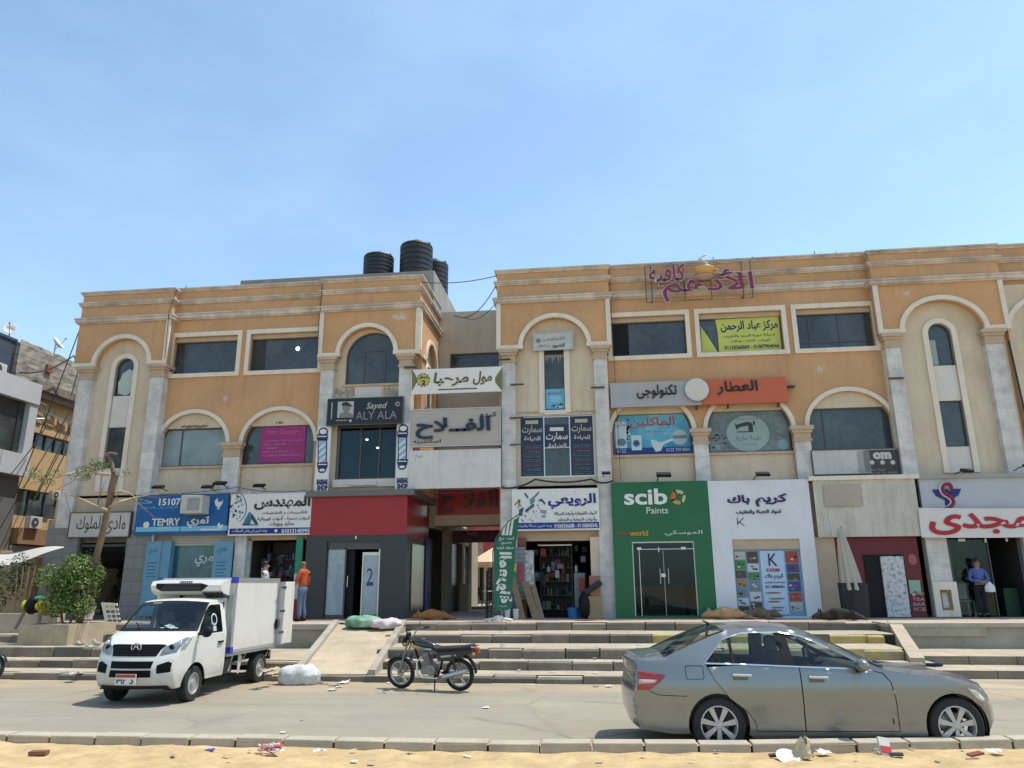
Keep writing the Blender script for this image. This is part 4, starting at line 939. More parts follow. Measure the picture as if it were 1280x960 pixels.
for k in range(4): g.box(x0+.1+.03*k, x1-.08, y-.009, y-.005, 8.06-k*.05, 8.075-k*.05, 2)
for k in range(14): g.prism(arc(er.uniform(x0+.08, x1-.08), er.uniform(7.7, 7.85), .03, .03, 0, 300, 6), y-.008, y-.005, mi=er.choice([2, 2, 3]))
g.build('poster_print', [pc((.35, .1, .12)), pc((.02, .02, .08)), pc((.55, .62, .65)), pc((.03, .12, .3))], wn1)
g = G()
for k in range(9): g.prism([(-1.63+k*.07, 9.55), (-1.57+k*.07, 9.55), (-1.6+k*.07, 9.25+.08*(k % 3))], y-.004, y)
g.build('torn_film', pc((.35, .34, .33)), wn1)
# print shop posters on the big first floor window
y = YB+.2+.068; dk = pc((.022, .022, .055), .35)
def smart(x0, x1, z0, z1, full, nm):
    G().box(x0, x1, y-.01, y+.03, z0, z1).build('poster', dk, wn2)
    g = G(); w = x1-x0; h = .28; yy = y-.01
    zt = z1-.1
    g.box(x0+w*.22, x1-w*.22, yy-.006, yy, zt-.12, zt, 1 if full else 0)
    g.text('سمارت', x0+.05, x1-.05, zt-.48, zt-.17, yy, 1 if full else 0, .006, .02); g.text('للطباعة', x0+.12, x1-.1, zt-.72, zt-.54, yy, 0, .006, .02)
    if full:
        for k in range(7):
            zz = zt-.86-k*.15; g.box(x0+.03, x1-.03, yy-.004, yy, zz-.012, zz, 2+k % 3); g.text(['دعاية و اعلان', 'طباعة كتب', 'كروت شخصية', 'تصوير مستندات'][k % 4], x0+.1, x1-.1, zz-.10, zz-.035, yy, 5, .004)
    else: g.box(x0, x1, yy-.006, yy, z0, z0+.03, 0)
    g.build('poster_print', [pc((.62, .62, .6)), pc((.4, .42, .3)), pc((.05, .2, .28)), pc((.25, .05, .12)), pc((.05, .22, .18)), pc((.3, .3, .36))], wn2)
smart(-2.5, -1.74, 5.4, 7.38, True, 'a'); smart(-.84, -.09, 5.4, 7.38, True, 'b'); smart(-1.7, -.88, 6.32, 7.12, False, 'c')
# cafe lettering on the parapet: wire frame, magenta letters, cup
Y = 24.1
t = thing('cafe_roof_sign', 'open metal frame with magenta letters and a tan coffee cup on the cornice', 'sign', at(873, 375, Y))
g = G(); x0, x1, z0, z1 = rect(807, 328, 940, 374, Y)
zt0 = at(807, 331, Y).z; zt1 = at(940, 324, Y).z
for p, q in (((x0, z0), (x0, z1)), ((x1, z0), (x1, z1)), ((x0, z1), (x1, z1)), ((x0, z0), (x1, z0)), ((x0, (z0+z1)/2), (x1, (z0+z1)/2)), ((x0+.2, z0), (x0+.2, z1)), ((x1-.3, z0), (x1-.3, z1)), ((x0+1.3, z0), (x0+1.3, z1)), ((x1-1.35, z0), (x1-1.35, z1))):
    g.tube([(p[0], Y+.05, p[1]), (q[0], Y+.05, q[1])], .018, 5)
for xx in (x0+.2, x1-.3): g.tube([(xx, Y+.05, z0+.1), (xx, YM, z0+.1)], .018, 5)
g.build('frame', M['darkalu'], t)
mg, mg2 = pc((.19, .022, .075), .4), pc((.55, .42, .45), .5)
def outl(px, s, bold):
    x0, x1, z0, z1 = rect(*px, Y)
    g = G(); g.text(s, x0-.03, x1+.03, z0-.03, z1+.03, Y+.0, 1, .03, bold+.022); g.text(s, x0, x1, z0, z1, Y-.031, 0, .02, bold); g.build('lettering', [mg, mg2], t)
outl((811, 331, 856, 357), 'كافيه', .008); outl((828, 338, 942, 375), 'الأدهم', .008)
g = G(); c = at(880, 340, Y)
g.lathe((c.x, Y-.1, c.z-.22), [(.07, 0), (.16, .02), (.27, .11), (.33, .27), (.33, .3)], 24); g.tube([(c.x+.3, Y-.1, c.z+.04), (c.x+.45, Y-.1, c.z+.02), (c.x+.4, Y-.1, c.z-.1), (c.x+.24, Y-.1, c.z-.1)], .03)
g.build('cup', pc((.58, .36, .12), .4), t, smooth=True)
G().lathe((c.x-.05, Y-.1, c.z-.28), [(.1, 0), (.29, .03), (.31, .05)], 20).build('saucer', mg2, t)
G().tube([(c.x-.05, Y-.1, c.z+.12), (c.x+.12, Y-.1, c.z+.25), (c.x-.14, Y-.1, c.z+.45), (c.x+.05, Y-.1, c.z+.58), (c.x+.12, Y-.1, c.z+.55)], [.06, .06, .05, .035, .015]).build('steam', pc((.5, .55, .62)), t)
# yellow green banner inside the second top window
y = YM+.2-.032
pp = [(4.25, 9.5), (6.3, 9.5), (6.3, 10.68), (4.2, 10.66), (4.25, 10.2)]
ban = mat('lime_yellow_banner', (.50, .55, .13), .6, var=.06, sc=1)
G().prism(pp, y-.01, y+.0).prism([(3.68, 9.5), (4.2, 9.5), (3.95, 10.0), (3.7, 10.45)], y-.008, y).build('banner', ban, wa)
g = G(); g.text('مركز عباد الرحمن', 4.36, 6.25, 10.18, 10.58, y-.01, 0, .006, .025); g.text('لصيانة اجهزة التبريد والتكييف', 4.42, 6.12, 9.98, 10.1, y-.01, 1, .005, .01); g.text('تكييفات - ثلاجات - غسالات', 4.66, 5.95, 9.8, 9.92, y-.01, 1, .005, .01); g.text('01120360069 - 01007904044', 4.44, 6.22, 9.57, 9.71, y-.01, 0, .005, .025)
g.build('banner_print', [pc((.02, .02, .09)), pc((.04, .05, .05))], wa)
# attar technology sign across two arches
Y = YM-.32
t = sign('technology_sign', 'long half grey half orange sign with a round white disc in its middle', (763, 475, 984, 506), Y, pc((.36, .36, .38), .5), .12)
x0, x1, z0, z1 = rect(878, 471.5, 984, 503.5, Y); w0 = rect(763, 475, 984, 506, Y)
g = G(); g.box(at(876, 488, Y).x, w0[1]+.004, Y-.012, Y+.118, w0[2]-.004, w0[3]+.004); g.build('orange_half', pc((.50, .115, .05), .5), t)
words_(t, Y, [('تكنولوجى', (796, 481, 846, 498), 0, .015)], [BLK], .04); words_(t, Y-.012, [('العطار', (896, 476, 947, 493), 0, .015)], [BLK], .04)
c = at(870.5, 488, Y); G().lathe((c.x, Y-.02, c.z), [(.38, 0), (.38, .1)], 36, (0, -1, 0)).build('disc_rim', M['alu'], t)
G().lathe((c.x, Y-.12, c.z), [(.345, 0), (.345, .012)], 36, (0, -1, 0)).build('disc', mat('ivory_disc', (.6, .57, .5), .5, var=.05), t)
g = G()
for xx in (-.0, 1.0, 2.6): g.box(c.x+xx-.02, c.x+xx+.02, Y+.1, YM, w0[2]-.1, w0[2]+.04)
g.box(w0[1], w0[1]+.3, Y+.06, YM, w0[3]-.3, w0[3]-.27); g.build('bracket', M['darkalu'], t)
# washing machine poster filling the first arch
y = YM+.2-.03
ap = lambda c, hw, dx=.06: [(c-hw+dx, 6.1), (c+hw-dx, 6.1)]+arc(c, 6.8, hw-dx, 1.1, 0, 33, 6)+arc(c, 6.8, hw-dx, 1.1, 147, 180, 6)
blp = mat('blue_washing_poster', (.03, .24, .42), .4, var=.3, sc=1.2, c2=(.16, .45, .55), mix2=.5)
G().prism(ap(1.85, 1.3), y-.01, y).build('poster', blp, w3)
yy = y-.01; g = G()
g.box(.62, 3.08, yy-.004, yy, 6.1, 6.3, 0)
g.text('الماكلين', 1.15, 2.62, 6.95, 7.32, yy, 1, .006, .02); g.text('لصيانة الغسالات', 1.6, 2.3, 6.78, 6.88, yy, 5, .004); g.text('0122 759 0000', 2.3, 3.05, 6.15, 6.26, yy-.004, 2, .004)
g.box(.66, 1.02, yy-.004, yy, 6.3, 7.2, 2); g.text('الماكلين', .68, 1.0, 7.0, 7.2, yy-.004, 1, .004)
g.prism(arc(.85, 6.5, .15, .13, 0, 340, 14), yy-.009, yy-.004, mi=3); g.text('0122', .68, .98, 6.15, 6.26, yy-.004, 2, .004)
g.box(1.17, 1.5, yy-.006, yy, 6.22, 6.72, 2); g.prism(arc(1.33, 6.45, .12, .12, 0, 345, 20), yy-.01, yy-.006, mi=3); g.prism(arc(1.33, 6.45, .07, .07, 0, 345, 16), yy-.013, yy-.01, mi=0)
g.prism(arc(2.75, 6.62, .26, .26, 0, 350, 26), yy-.007, yy, mi=4); g.box(2.52, 2.98, yy-.01, yy-.007, 6.58, 6.68, 3)
g.prism([(1.85, 6.35), (1.95, 6.15), (2.12, 6.18), (2.2, 6.38), (2.55, 6.52), (2.5, 6.58), (2.1, 6.46), (1.9, 6.55), (1.8, 6.55)], yy-.008, yy, mi=2)
for k in range(16): g.prism(arc(1.08+er.uniform(-.04, .04), er.uniform(6.32, 7.3), .04, .05, 0, 300, 6), yy-.012, yy-.004, mi=er.choice([3, 6, 2]))
g.build('poster_print', [pc((.015, .04, .22)), pc((.40, .06, .10)), pc((.5, .6, .64)), pc((.10, .2, .28)), pc((.35, .45, .48)), pc((.4, .1, .25)), pc((.06, .06, .06))], w3)
# sewing machine poster filling the second arch
G().prism(ap(4.97, 1.33), y-.01, y).build('poster', mat('dim_teal_poster', (.09, .13, .15), .35, var=.5, sc=1.5, c2=(.17, .2, .2)), w4)
g = G(); g.prism(arc(4.95, 6.68, .68, .60, 0, 355, 48), yy-.005, yy, mi=0)
g.prism([(4.55, 7.05), (4.6, 6.98), (4.92, 7.06), (5.05, 7.05), (5.12, 7.0), (5.12, 6.72), (4.6, 6.72), (4.6, 6.75), (4.98, 6.75), (4.98, 6.94), (4.72, 6.9), (4.62, 6.84), (4.6, 6.8), (4.57, 6.92)], yy-.012, yy-.005, mi=1); g.box(5.14, 5.2, yy-.012, yy-.005, 6.95, 7.08, 1)
g.text('طيبة مارية', 4.55, 5.35, 6.42, 6.62, yy-.005, 2, .005); g.text('ماكينات خياطة', 4.6, 5.3, 7.12, 7.22, yy-.005, 2, .004); g.text('لقطع الغيار', 4.75, 5.2, 6.28, 6.35, yy-.005, 2, .004)
for k in range(3): g.prism([(5.85, 6.5+k*.22), (6.15, 6.42+k*.22), (6.15, 6.46+k*.22), (5.86, 6.55+k*.22)], yy-.004, yy, mi=3)
g.prism(arc(6.02, 6.28, .17, .17, 0, 345, 18), yy-.004, yy, mi=4); g.prism(arc(3.95, 6.25, .08, .08, 0, 340, 12), yy-.004, yy, mi=4)
for k in range(18): g.prism(arc(er.uniform(3.8, 4.25), er.uniform(6.2, 6.7), .05, .03, 0, 300, 6), yy-.003, yy, mi=er.choice([3, 5, 5]))
g.build('poster_print', [mat('pale_teal_disc', (.27, .36, .35), .4, var=.1), pc((.03, .04, .05)), pc((.10, .16, .17)), pc((.2, .24, .26)), pc((.2, .35, .4)), pc((.05, .06, .08))], w4)
for w_, l_ in ((w1, 'arched window of dusty grey glass'), (w2, 'arched window with a magenta poster'), (w3, 'arched window filled by a blue washing machine poster'), (w4, 'arched window with a pale round sewing machine poster'), (wa, 'top window with a lime yellow banner inside'), (wn2, 'wide window with navy print shop posters'), (wn1, 'narrow window with torn film and a blue poster')): w_['label'] = l_
# magenta poster in the left wing's second arch
x0, x1 = -11.75, -10.1
G().box(x0, x1, y-.01, y, 6.12, 7.4).build('poster', mat('magenta_poster', (.30, .022, .16), .45, var=.08, sc=2), w2)
g = G(); g.text('Hair Center', x0+.2, x1-.3, 7.13, 7.3, yy, 1, .004, 0, .2)
for k, (tt, wdt) in enumerate((('عروض خاصة على جميع الخدمات', 1.4), ('للسيدات فقط', .8), ('تصفيف', .5), ('صبغات و علاج', .9), ('جلسات العناية بالبشرة', 1.35))): g.text(tt, x0+.12, x0+.12+wdt, 6.86-k*.13, 6.93-k*.13, yy, 0, .004)
g.build('poster_print', [pc((.5, .3, .42)), pc((.45, .12, .2))], w2)
# silver mark / faded poster board under the third right arch
Y = 24.3
t = sign('faded_board', 'board fading from dirty white to black with small white icons under an arch', (1016, 562, 1128, 592), Y, mat('dirty_white_faded', (.52, .51, .49), .6, var=.14, sc=1, streak=.4), .1, (.02, M['darkalu']))
g = G(); x0, x1, z0, z1 = rect(1088, 562, 1127, 592, Y); g.box(x0, x1, Y-.006, Y, z0, z1, 0); x2 = rect(1072, 562, 1088, 592, Y)
for k in range(6): g.prism([(x2[0]+k*.065, x2[2]+.02*k), (x2[0]+k*.065+.08, x2[2]), (x2[0]+k*.065+.08, x2[3]), (x2[0]+k*.065, x2[3]-.1+.015*k)], Y-.003-.0004*k, Y, mi=2 if k < 3 else 3)
g.build('faded_print', [mat('black_faded_print', (.05, .05, .055), .5, var=.3, sc=5), WT, pc((.33, .325, .31)), pc((.18, .175, .17))], t)
g = G(); Y2 = Y-.006
x0, x1, z0, z1 = rect(1091, 565, 1114, 574, Y2); g.text('om', x0, x1, z0, z1, Y2, 0, .01, .07)
for k in range(3): disc(g, 1090+k*13, 578, 2.6, Y2, 0)
words_t = (('فرعك بيتك ومن قبل', (1070, 586, 1106, 589), 0), ('16 55 66 0000', (1088, 590, 1122, 592.5), 0))
g.build('emblem', [pc((.5, .5, .5)), BLK], t); words_(t, Y2, list(words_t), [pc((.4, .4, .4))], .004)
# green paint shop lettering
Y = 23.98
t = thing('paint_shop_sign', 'white rounded lettering with a striped ball mark on the green shop front', 'sign', at(818, 640, Y))
words_(t, Y, [('scib', (780, 611, 834, 631), 0, .025), ('Paints', (808, 634, 835, 642), 1, .01), ('color', (771, 663, 787, 669), 2, .03), ('world', (787, 663, 810, 670), 3, .03), ('الموسكي', (831, 663, 878, 670), 1, .01)], [pc((.72, .74, .70)), pc((.55, .62, .56)), pc((.28, .09, .04)), pc((.5, .3, .03))], .03)
g = G()
for k, (mi, a0) in enumerate(((0, 20), (1, 200), (2, 110), (0, 290))):
    c = at(847.5, 621.5, Y); g.prism(arc(c.x, c.z, .23, .23, a0, a0+105, 14)+arc(c.x+.03, c.z, .11, .12, a0+105, a0, 14), Y-.02, Y, mi=mi)
g.build('emblem', [pc((.45, .5, .2)), pc((.45, .3, .1)), pc((.5, .14, .06))], t)
# packaging shop lettering
Y = 24.0
t = thing('packaging_shop_sign', 'dark blue lettering with a thin K on the white shop front', 'sign', at(945, 640, Y))
words_(t, Y, [('كريم', (944, 617, 984, 633), 0, .035), ('باك', (909, 619, 937, 631), 0, .035), ('لمواد التعبئة والتغليف', (920, 637, 976, 643), 0, .01)], [pc((.02, .02, .11))], .03)
g = G(); shp(g, [(921, 647), (922, 647), (922.8, 656), (921.8, 656)], Y, 0); shp(g, [(921.8, 654), (929, 647), (930, 647.5), (922.5, 655)], Y, 0); shp(g, [(923.5, 652.5), (924.5, 652), (931, 657), (929.8, 657.3)], Y, 0); g.build('emblem', pc((.03, .03, .08)), t)
# pharmacy cup and snake, banner
Y = 23.99
t = thing('pharmacy_sign', 'navy cup with a red snake standing on the grey metal fascia', 'sign', at(1183, 645, Y))
g = G(); shp(g, [(1165, 612), (1201, 611), (1198, 619), (1188, 625), (1186, 634), (1192, 637), (1178, 638), (1182, 634), (1181, 625), (1170, 620)], Y, 0, .02); g.build('cup', pc((.02, .03, .2)), t)
sp_ = [at(x, y, Y-.03) for x, y in [(1189, 613), (1186, 606), (1180, 606), (1177, 611), (1180, 617), (1188, 622), (1191, 628), (1187, 634), (1180, 637), (1192, 640)]]
def smooth(pts, k=6):
    out = []; P = [pts[0]]+list(pts)+[pts[-1]]
    for i in range(1, len(P)-2):
        for j in range(k):
            t_ = j/k; a, b, c, d = P[i-1], P[i], P[i+1], P[i+2]
            out.append(.5*((2*b)+(c-a)*t_+(2*a-5*b+4*c-d)*t_*t_+(3*b-a-3*c+d)*t_**3))
    return out+[pts[-1]]
G().tube(smooth([Vector(p)+Vector((0, .012, 0)) for p in sp_]), .075, 6).build('snake_outline', WT, t); G().tube(smooth([Vector(p)-Vector((0, .06, 0)) for p in sp_]), .052, 6).build('snake', pc((.22, .02, .04)), t)
Y = 23.86
x0, x1, z0, z1 = rect(1150, 638, 1280, 671, Y); x1 += 2.4
t = thing('cloth_banner', 'white cloth banner with big red lettering stretched across the pharmacy front', 'banner', ((x0+x1)/2, Y, z0))
bf = lambda u, v: (x0+(x1-x0)*u, Y+.02*sin(u*23)+.015*sin(u*9+v*5)-.03*v, z0+(z1-z0)*v+(.08*(1-v)-.02)*sin(u*pi)*-.6+.10*v*(1-u)**2)
G().grid(bf, 60, 8).build('cloth', mat('white_banner_cloth', (.64, .61, .59), .8, var=.06), t, smooth=True)
g = G(); g.text('مجدى', rect(1161, 643, 1284, 667, Y)[0], rect(1161, 643, 1290, 667, Y)[1], rect(1161, 643, 1284, 668, Y)[2], rect(1161, 643, 1284, 668, Y)[3], 0, 0, .008, .03, mp=lambda u, v, d_: (lambda p_: (p_[0], p_[1]-.015+d_, p_[2]))(bf((u-x0)/(x1-x0), (v-z0)/(z1-z0)))); g.build('lettering', pc((.38, .02, .035)), t)

# ================================================================== NEIGHBOURS, ROOF, STREET FURNITURE
# ---- sand coloured building down the side street (its long wall catches the sun)
KF_ = 1.14                                  # the side street lies further back than first measured
G.XF = lambda p: (p[0]*KF_, p[1]*KF_, (p[2]-EYE)*KF_+EYE)
yel_ = mat('sunny_yellow_render', (.50, .36, .19), .9, var=.12, sc=.8, streak=.5, streakc=(.3, .21, .12), bump=.2)
t = thing('side_street_building', 'yellow rendered building with a strip window and air conditioners, seen past the left end', 'building', (-23, 27, PZ))
def xw(u, v, d): return (d, u, v)
mpX = lambda X: (lambda u, v, d: (X-d, u, v))
G().prism(rectp(24.15, 33, PZ-.6, 9.0), 0, .3, [rectp(24.45, 27.5, 6.9, 7.5), rectp(24.3, 26.7, 4.45, 5.4)], mp=mpX(-20.5)).build('wall', yel_, t)
for (a, b, c, d_) in ((24.45, 27.5, 6.9, 7.5), (24.3, 26.7, 4.45, 5.4)):
    w = G().box(-20.7, -20.68, a, b, c, d_).build('window', M['darkglass'], t); g = G()
    n = 6 if c > 6 else 3
    for k in range(n+1): g.box(-20.68, -20.62, a+(b-a)*k/n-.025, a+(b-a)*k/n+.025, c, d_)
    g.build('window_frame', M['darkalu'], w)
G().box(-20.8, -20.2, 24.1, 33, 9.0, 9.3).box(-20.5, -20.3, 24.1, 33, 8.75, 9.0).build('roof_edge', mat('dirty_roof_edge', (.2, .17, .14), .9, var=.3, sc=2, streak=.5), t)
G().box(-24, -20.8, 24.2, 33, PZ, 8.9).build('inner_wall', M['dark'], t)
G().box(-20.5, -20.15, 24.3, 28.5, 3.45, 4.0).build('brown_awning_board', mat('brown_board', (.28, .16, .08), .8, var=.2), t)
G().box(-20.5, -20.3, 24.2, 28.5, 2.95, 3.4).build('grey_fascia', mat('grey_fascia2', (.3, .29, .27), .8), t)
bv = mat('slightly_darker_plaster', (.36, .26, .15), .9, var=.2)
g = G()
for k in range(5): g.box(-20.5, -20.44, 24.5+k*.62, 24.9+k*.62, 7.85, 8.25)
g.build('plaster_patch', bv, t)
G().tube([(-20.45, 24.2, 8.35), (-20.35, 24.6, 8.3), (-20.35, 26.2, 8.15), (-20.4, 28, 8.1)], .03, 5).tube([(-20.4, 24.3, 8.6), (-20.2, 24.7, 8.5), (-20.25, 24.75, 8.0), (-20.4, 24.3, 7.9)], .035, 5).build('pipe', M['steel'], t)
# ---- rough unfinished stone block on top and behind
rub = mat('rough_rubble', (.34, .30, .25), .95, var=.4, sc=2.6, bump=1.0, bsc=6, c2=(.2, .17, .14), mix2=.54, brick=dict(w=.42, h=.26, ms=.03, rot=(R(90), 0, R(90)), mortar=(.17, .15, .13), c2=(.3, .26, .21)))
t = thing('unfinished_building', 'rough grey brown block of unplastered masonry above the yellow building', 'building', (-23, 28, 9))
g = G()
def rubf(u, v):
    return (-21.0+.03*MN.noise(Vector((u*30, v*9, 2))), 23.9+9*u, 9.3+1.55*v+(.06*MN.noise(Vector((u*24, 3, 1))) if v > .9 else 0))
g.grid(rubf, 60, 12); g.box(-24, -21.05, 23.92, 32.9, 9, 10.75); g.build('masonry', rub, t)
G().box(-20.98, -20.9, 25.3, 25.6, 10.0, 10.3).build('red_brick_patch', pc((.25, .09, .06), .9), t)
# ---- grey fronted building at the frame's left edge
lg = mat('pale_grey_cladding', (.46, .48, .50), .5, var=.06); dkb = mat('dark_blue_wall', (.05, .065, .09), .8, var=.2)
t = thing('grey_fronted_building', 'dark building with pale grey metal bands and big dark windows, cut by the left edge', 'building', (-22, 20, PZ))
G().box(-24, -20.3, 12, 24.1, PZ-.6, 9.05).build('wall', mat('dark_grey_wall', (.13, .125, .12), .8, var=.15), t)
G().box(-20.3, -20.0, 12, 24.12, 8.35, 9.1).box(-20.3, -20.0, 12, 24.12, 5.75, 6.5).box(-20.3, -20.05, 23.75, 24.13, 6.5, 8.35).build('grey_band', lg, t)
w = G().box(-20.29, -20.25, 12, 23.75, 6.5, 8.35).build('window', M['darkglass'], t)
g = G()
for k in range(8): g.box(-20.25, -20.2, 14+k*1.35, 14.06+k*1.35, 6.5, 8.35)
g.build('window_frame', M['darkalu'], w)
G().box(-24, -21.2, 14, 23.9, 9.05, 10.75).box(-24, -21.15, 13.9, 23.95, 10.75, 10.85).build('roof_storey', dkb, t)
G().box(-20.3, -20.1, 12, 24.1, PZ, 3.2).build('lower_wall', mat('sunlit_plain_wall', (.46, .34, .2), .9, var=.12), t)
# air conditioners
def ac_unit(loc, face, label, s=1.0, fan=True, group=None):
    t = thing('air_conditioner', label, 'air conditioner', loc, face, group, local=True)
    G().box(-.42*s, .42*s, -.16*s, .16*s, 0, .6*s).build('casing', mat('aged_white_casing', (.5, .48, .44), .6, var=.15, sc=4), t, bevel=.015)
    if fan:
        G().lathe((-.1*s, -.165*s, .3*s), [(.24*s, 0), (.24*s, .012)], 24, (0, -1, 0)).build('fan_grille', M['darkalu'], t)
        g = G()
        for k in range(4): g.lathe((-.1*s, -.18*s, .3*s), [(.06*s+.05*s*k, 0), (.065*s+.05*s*k, .006)], 20, (0, -1, 0))
        for k in range(6): g.tube([(-.1*s, -.183*s, .3*s), (-.1*s+.24*s*cos(k*pi/3), -.183*s, .3*s+.24*s*sin(k*pi/3))], .006, 4)
        g2 = G(); g2.lathe((-.1*s, -.18*s, .3*s), [(.05*s, 0), (.05*s, .01)], 14, (0, -1, 0)); g2.build('fan_hub', M['white'], t)
    else:
        G().box(-.12*s, .25*s, -.175*s, -.16*s, .12*s, .48*s).build('grille', M['steel'], t)
    return t
ac_unit((-20.1, 24.85, 4.0), R(90), 'outdoor unit with a round fan on the brown ledge of the yellow building, left one', .8)
ac_unit((-20.1, 26.0, 4.0), R(90), 'square grilled outdoor unit on the brown ledge of the yellow building', .75, False)
ac_unit((-20.1, 27.2, 4.0), R(90), 'dusty unit on the brown ledge nearest the marble pilaster', .7, False)
ac_unit((-20.25, 25.9, 5.15), R(90), 'air conditioner hung under the yellow building window above the other units', .6)
ac_unit((-20.7, 22.7, 9.1), R(90), 'pale outdoor unit standing on the roof edge of the grey fronted building', .9)
G.XF = None
t = thing('air_conditioner', 'white window air conditioner set into the blue sign with white hens', 'air conditioner', (at(243, 642, 23.9).x, 23.9, at(243, 643, 23.9).z), local=True)
G().box(-.30, .46, -.40, .1, 0, .60).build('casing', mat('aged_white_casing', (.52, .5, .45), .6, var=.12, sc=4), t, bevel=.02)
G().box(-.05, .36, -.415, -.40, .1, .5).build('grille', M['steel'], t)
G.XF = lambda p: (p[0]*KF_, p[1]*KF_, (p[2]-EYE)*KF_+EYE)
# satellite dishes
def dish(loc, aim, label, s=.42):
    t = thing('satellite_dish', label, 'satellite dish', loc, local=True)
    a = Vector(aim).normalized()
    G().lathe((0, 0, .55), [(.02, -.0), (s*.5, .04), (s*.8, .1), (s, .17), (s*.97, .18), (s*.5, .06)], 24, a).build('dish', mat('dull_white_dish', (.55, .54, .52), .6, var=.1), t, smooth=True)
    G().tube([(0, 0, .0), (0, 0, .55)], .025, 6).build('mast', M['steel'], t)
    e = Vector((0, 0, .55))+a*.5; G().tube([Vector((0, 0, .3)), e], .012, 5).ball(e, .04, .04, .04, 8).build('feed_arm', M['darkalu'], t)
dish((-21.6, 24.0, 10.75), (.5, -.75, .4), 'white satellite dish on the dark blue roof storey', .3)
dish((-21.3, 26.0, 10.85), (.8, .2, .6), 'white satellite dish on the rough masonry block', .33)
G.XF = None
# ---- roof: water tanks on a block, low antennas
bpart('roof_house', G().box(-9.9, -6.3, 26.8, 31, 12.05, 13.95), M['roofgrey'])
def tank(x, y, r, h, label):
    t = thing('water_tank', label, 'water tank', (x, y, 13.95), group='water tanks on the roof')
    prof = [(r*.98, 0)]
    n = 7
    for k in range(n): prof += [(r, h*.86*k/n+.02), (r, h*.86*(k+.7)/n), (r*.955, h*.86*(k+.8)/n), (r*.955, h*.86*(k+.95)/n)]
    prof += [(r, h*.86), (r*.95, h*.9), (r*.6, h*.97), (r*.3, h)]
    G().lathe((x, y, 13.95), prof, 32).build('tank_body', mat('black_tank_plastic', (.022, .026, .034), .55, var=.15), t, smooth=False)
    G().lathe((x, y, 13.95+h), [(r*.28, 0), (r*.28, .06), (r*.2, .09)], 16).build('lid', M['black'], t)
    G().box(x+r*.62, x+r*.85, y-.1, y+.1, 13.95+h*.88, 13.95+h*.97).build('inlet', M['black'], t)
tank(-8.75, 27.9, .63, 1.42, 'black ribbed water tank, left and lower of the two front ones')
tank(-7.15, 27.9, .68, 1.85, 'tallest black ribbed water tank, in the middle of the roof group')
tank(-6.75, 29.6, .6, 1.75, 'black water tank partly hidden behind the tallest one')
# overhead cables
def cable(pts, label, r=.016, sag=.3):
    P = []
    for a, b in zip(pts, pts[1:]):
        a, b = Vector(a), Vector(b)
        for k in range(12): P.append(a.lerp(b, k/12)-Vector((0, 0, sag*4*(k/12)*(1-k/12))))
    P.append(Vector(pts[-1]))
    tag(G().tube(P, r, 5).build('overhead_cable', M['wire']), label, 'cable')
cable([(-6.0, 24.3, 12.45), (-3.3, 24.2, 12.5)], 'upper black cable sagging across the gap between the two roofs', sag=.12)
cable([(-5.4, 27.4, 12.3), (-3.3, 24.3, 12.2)], 'lower black cable looping from the alley back wall to the right roof', sag=.5)
cable([(-5.0, 27.4, 12.2), (-3.3, 24.3, 11.55)], 'thin cable hanging low over the alley back wall', .012, .3)
cable([(-6.2, 23.9, 5.0), (-3.0, 24.0, 5.05)], 'pale cord slung across the red alley fascia', .014, .18)
cable([(-3.1, 24.08, 5.0), (-2.0, 24.05, 5.25), (-.2, 24.08, 5.22), (.5, 24.0, 5.15)], 'thick black cable lying along the ledge over the tool shop sign', .03, .1)
cable([(-9.6, 24.05, 12.5), (-9.62, 24.0, 11.0), (-9.6, 24.0, 9.8)], 'black wire dropping from the parapet beside the centre bay', .012, .0)
cable([(-15.2, 24.1, 12.6), (-15.35, 24.0, 11.7), (-15.3, 24.0, 9.9)], 'thin black wire hanging down the left end bay', .012, .0)
cable([(-16.9, 24.0, 5.02), (-12.1, 24.0, 5.2), (-9.7, 24.0, 5.05)], 'thin wire strung along the top of the left shop signs', .01, .1)
cable([(13.1, 24.05, 9.3), (13.2, 24.0, 5.1)], 'dark drainpipe like cable running down the last marble pilaster', .03, 0)
cable([(.68, 24.4, 12.5), (.75, 24.4, 5.2)], 'thin wire down the ochre wall right of the tool shop bay', .008, 0)
G.XF = lambda p: (p[0]*1.09, p[1]*1.09, (p[2]-EYE)*1.09+EYE)
for k, (a, b) in enumerate((((-20.3, 24.0, 5.0), (-18.9, 24.4, 12.2)), ((-20.2, 24.6, 4.6), (-19.4, 26.6, 11.6)), ((-20.35, 24.4, 5.4), (-19.9, 25.9, 9.2)), ((-20.35, 25.0, 5.0), (-20.0, 26.4, 9.1)), ((-20.35, 25.4, 5.2), (-20.1, 26.7, 8.9)), ((-20.1, 23.4, 5.7), (-20.2, 25.2, 8.4)))):
    cable([a, b], ['steep black cable rising past the yellow building to the roof corner', 'second steep cable in front of the yellow wall, ending above the masonry block', 'slack cable on the yellow wall nearest the grey bands', 'slack cable crossing the strip window of the yellow wall', 'slack cable on the yellow wall nearest the marble pilaster', 'cable running from the grey band up to the strip window'][k], .02, .15)
cable([(-20.9, 24.0, 9.6), (-20.6, 26.2, 10.9), (-20.6, 28, 10.2)], 'pale pipe like cable looping over the rough masonry block', .03, .25)
# thin masts
for (x, y, h, lb) in ((-20.6, 26.4, 3.3, 'tall thin antenna mast leaning beside the left roof'), (-20.6, 27.4, 2.6, 'shorter antenna mast behind the tall one')):
    tag(G().tube([(x, y, 9.3), (x+.35, y+.1, 9.3+h)], .025, 5).build('antenna_mast', M['darkalu']), lb, 'antenna')
G.XF = None
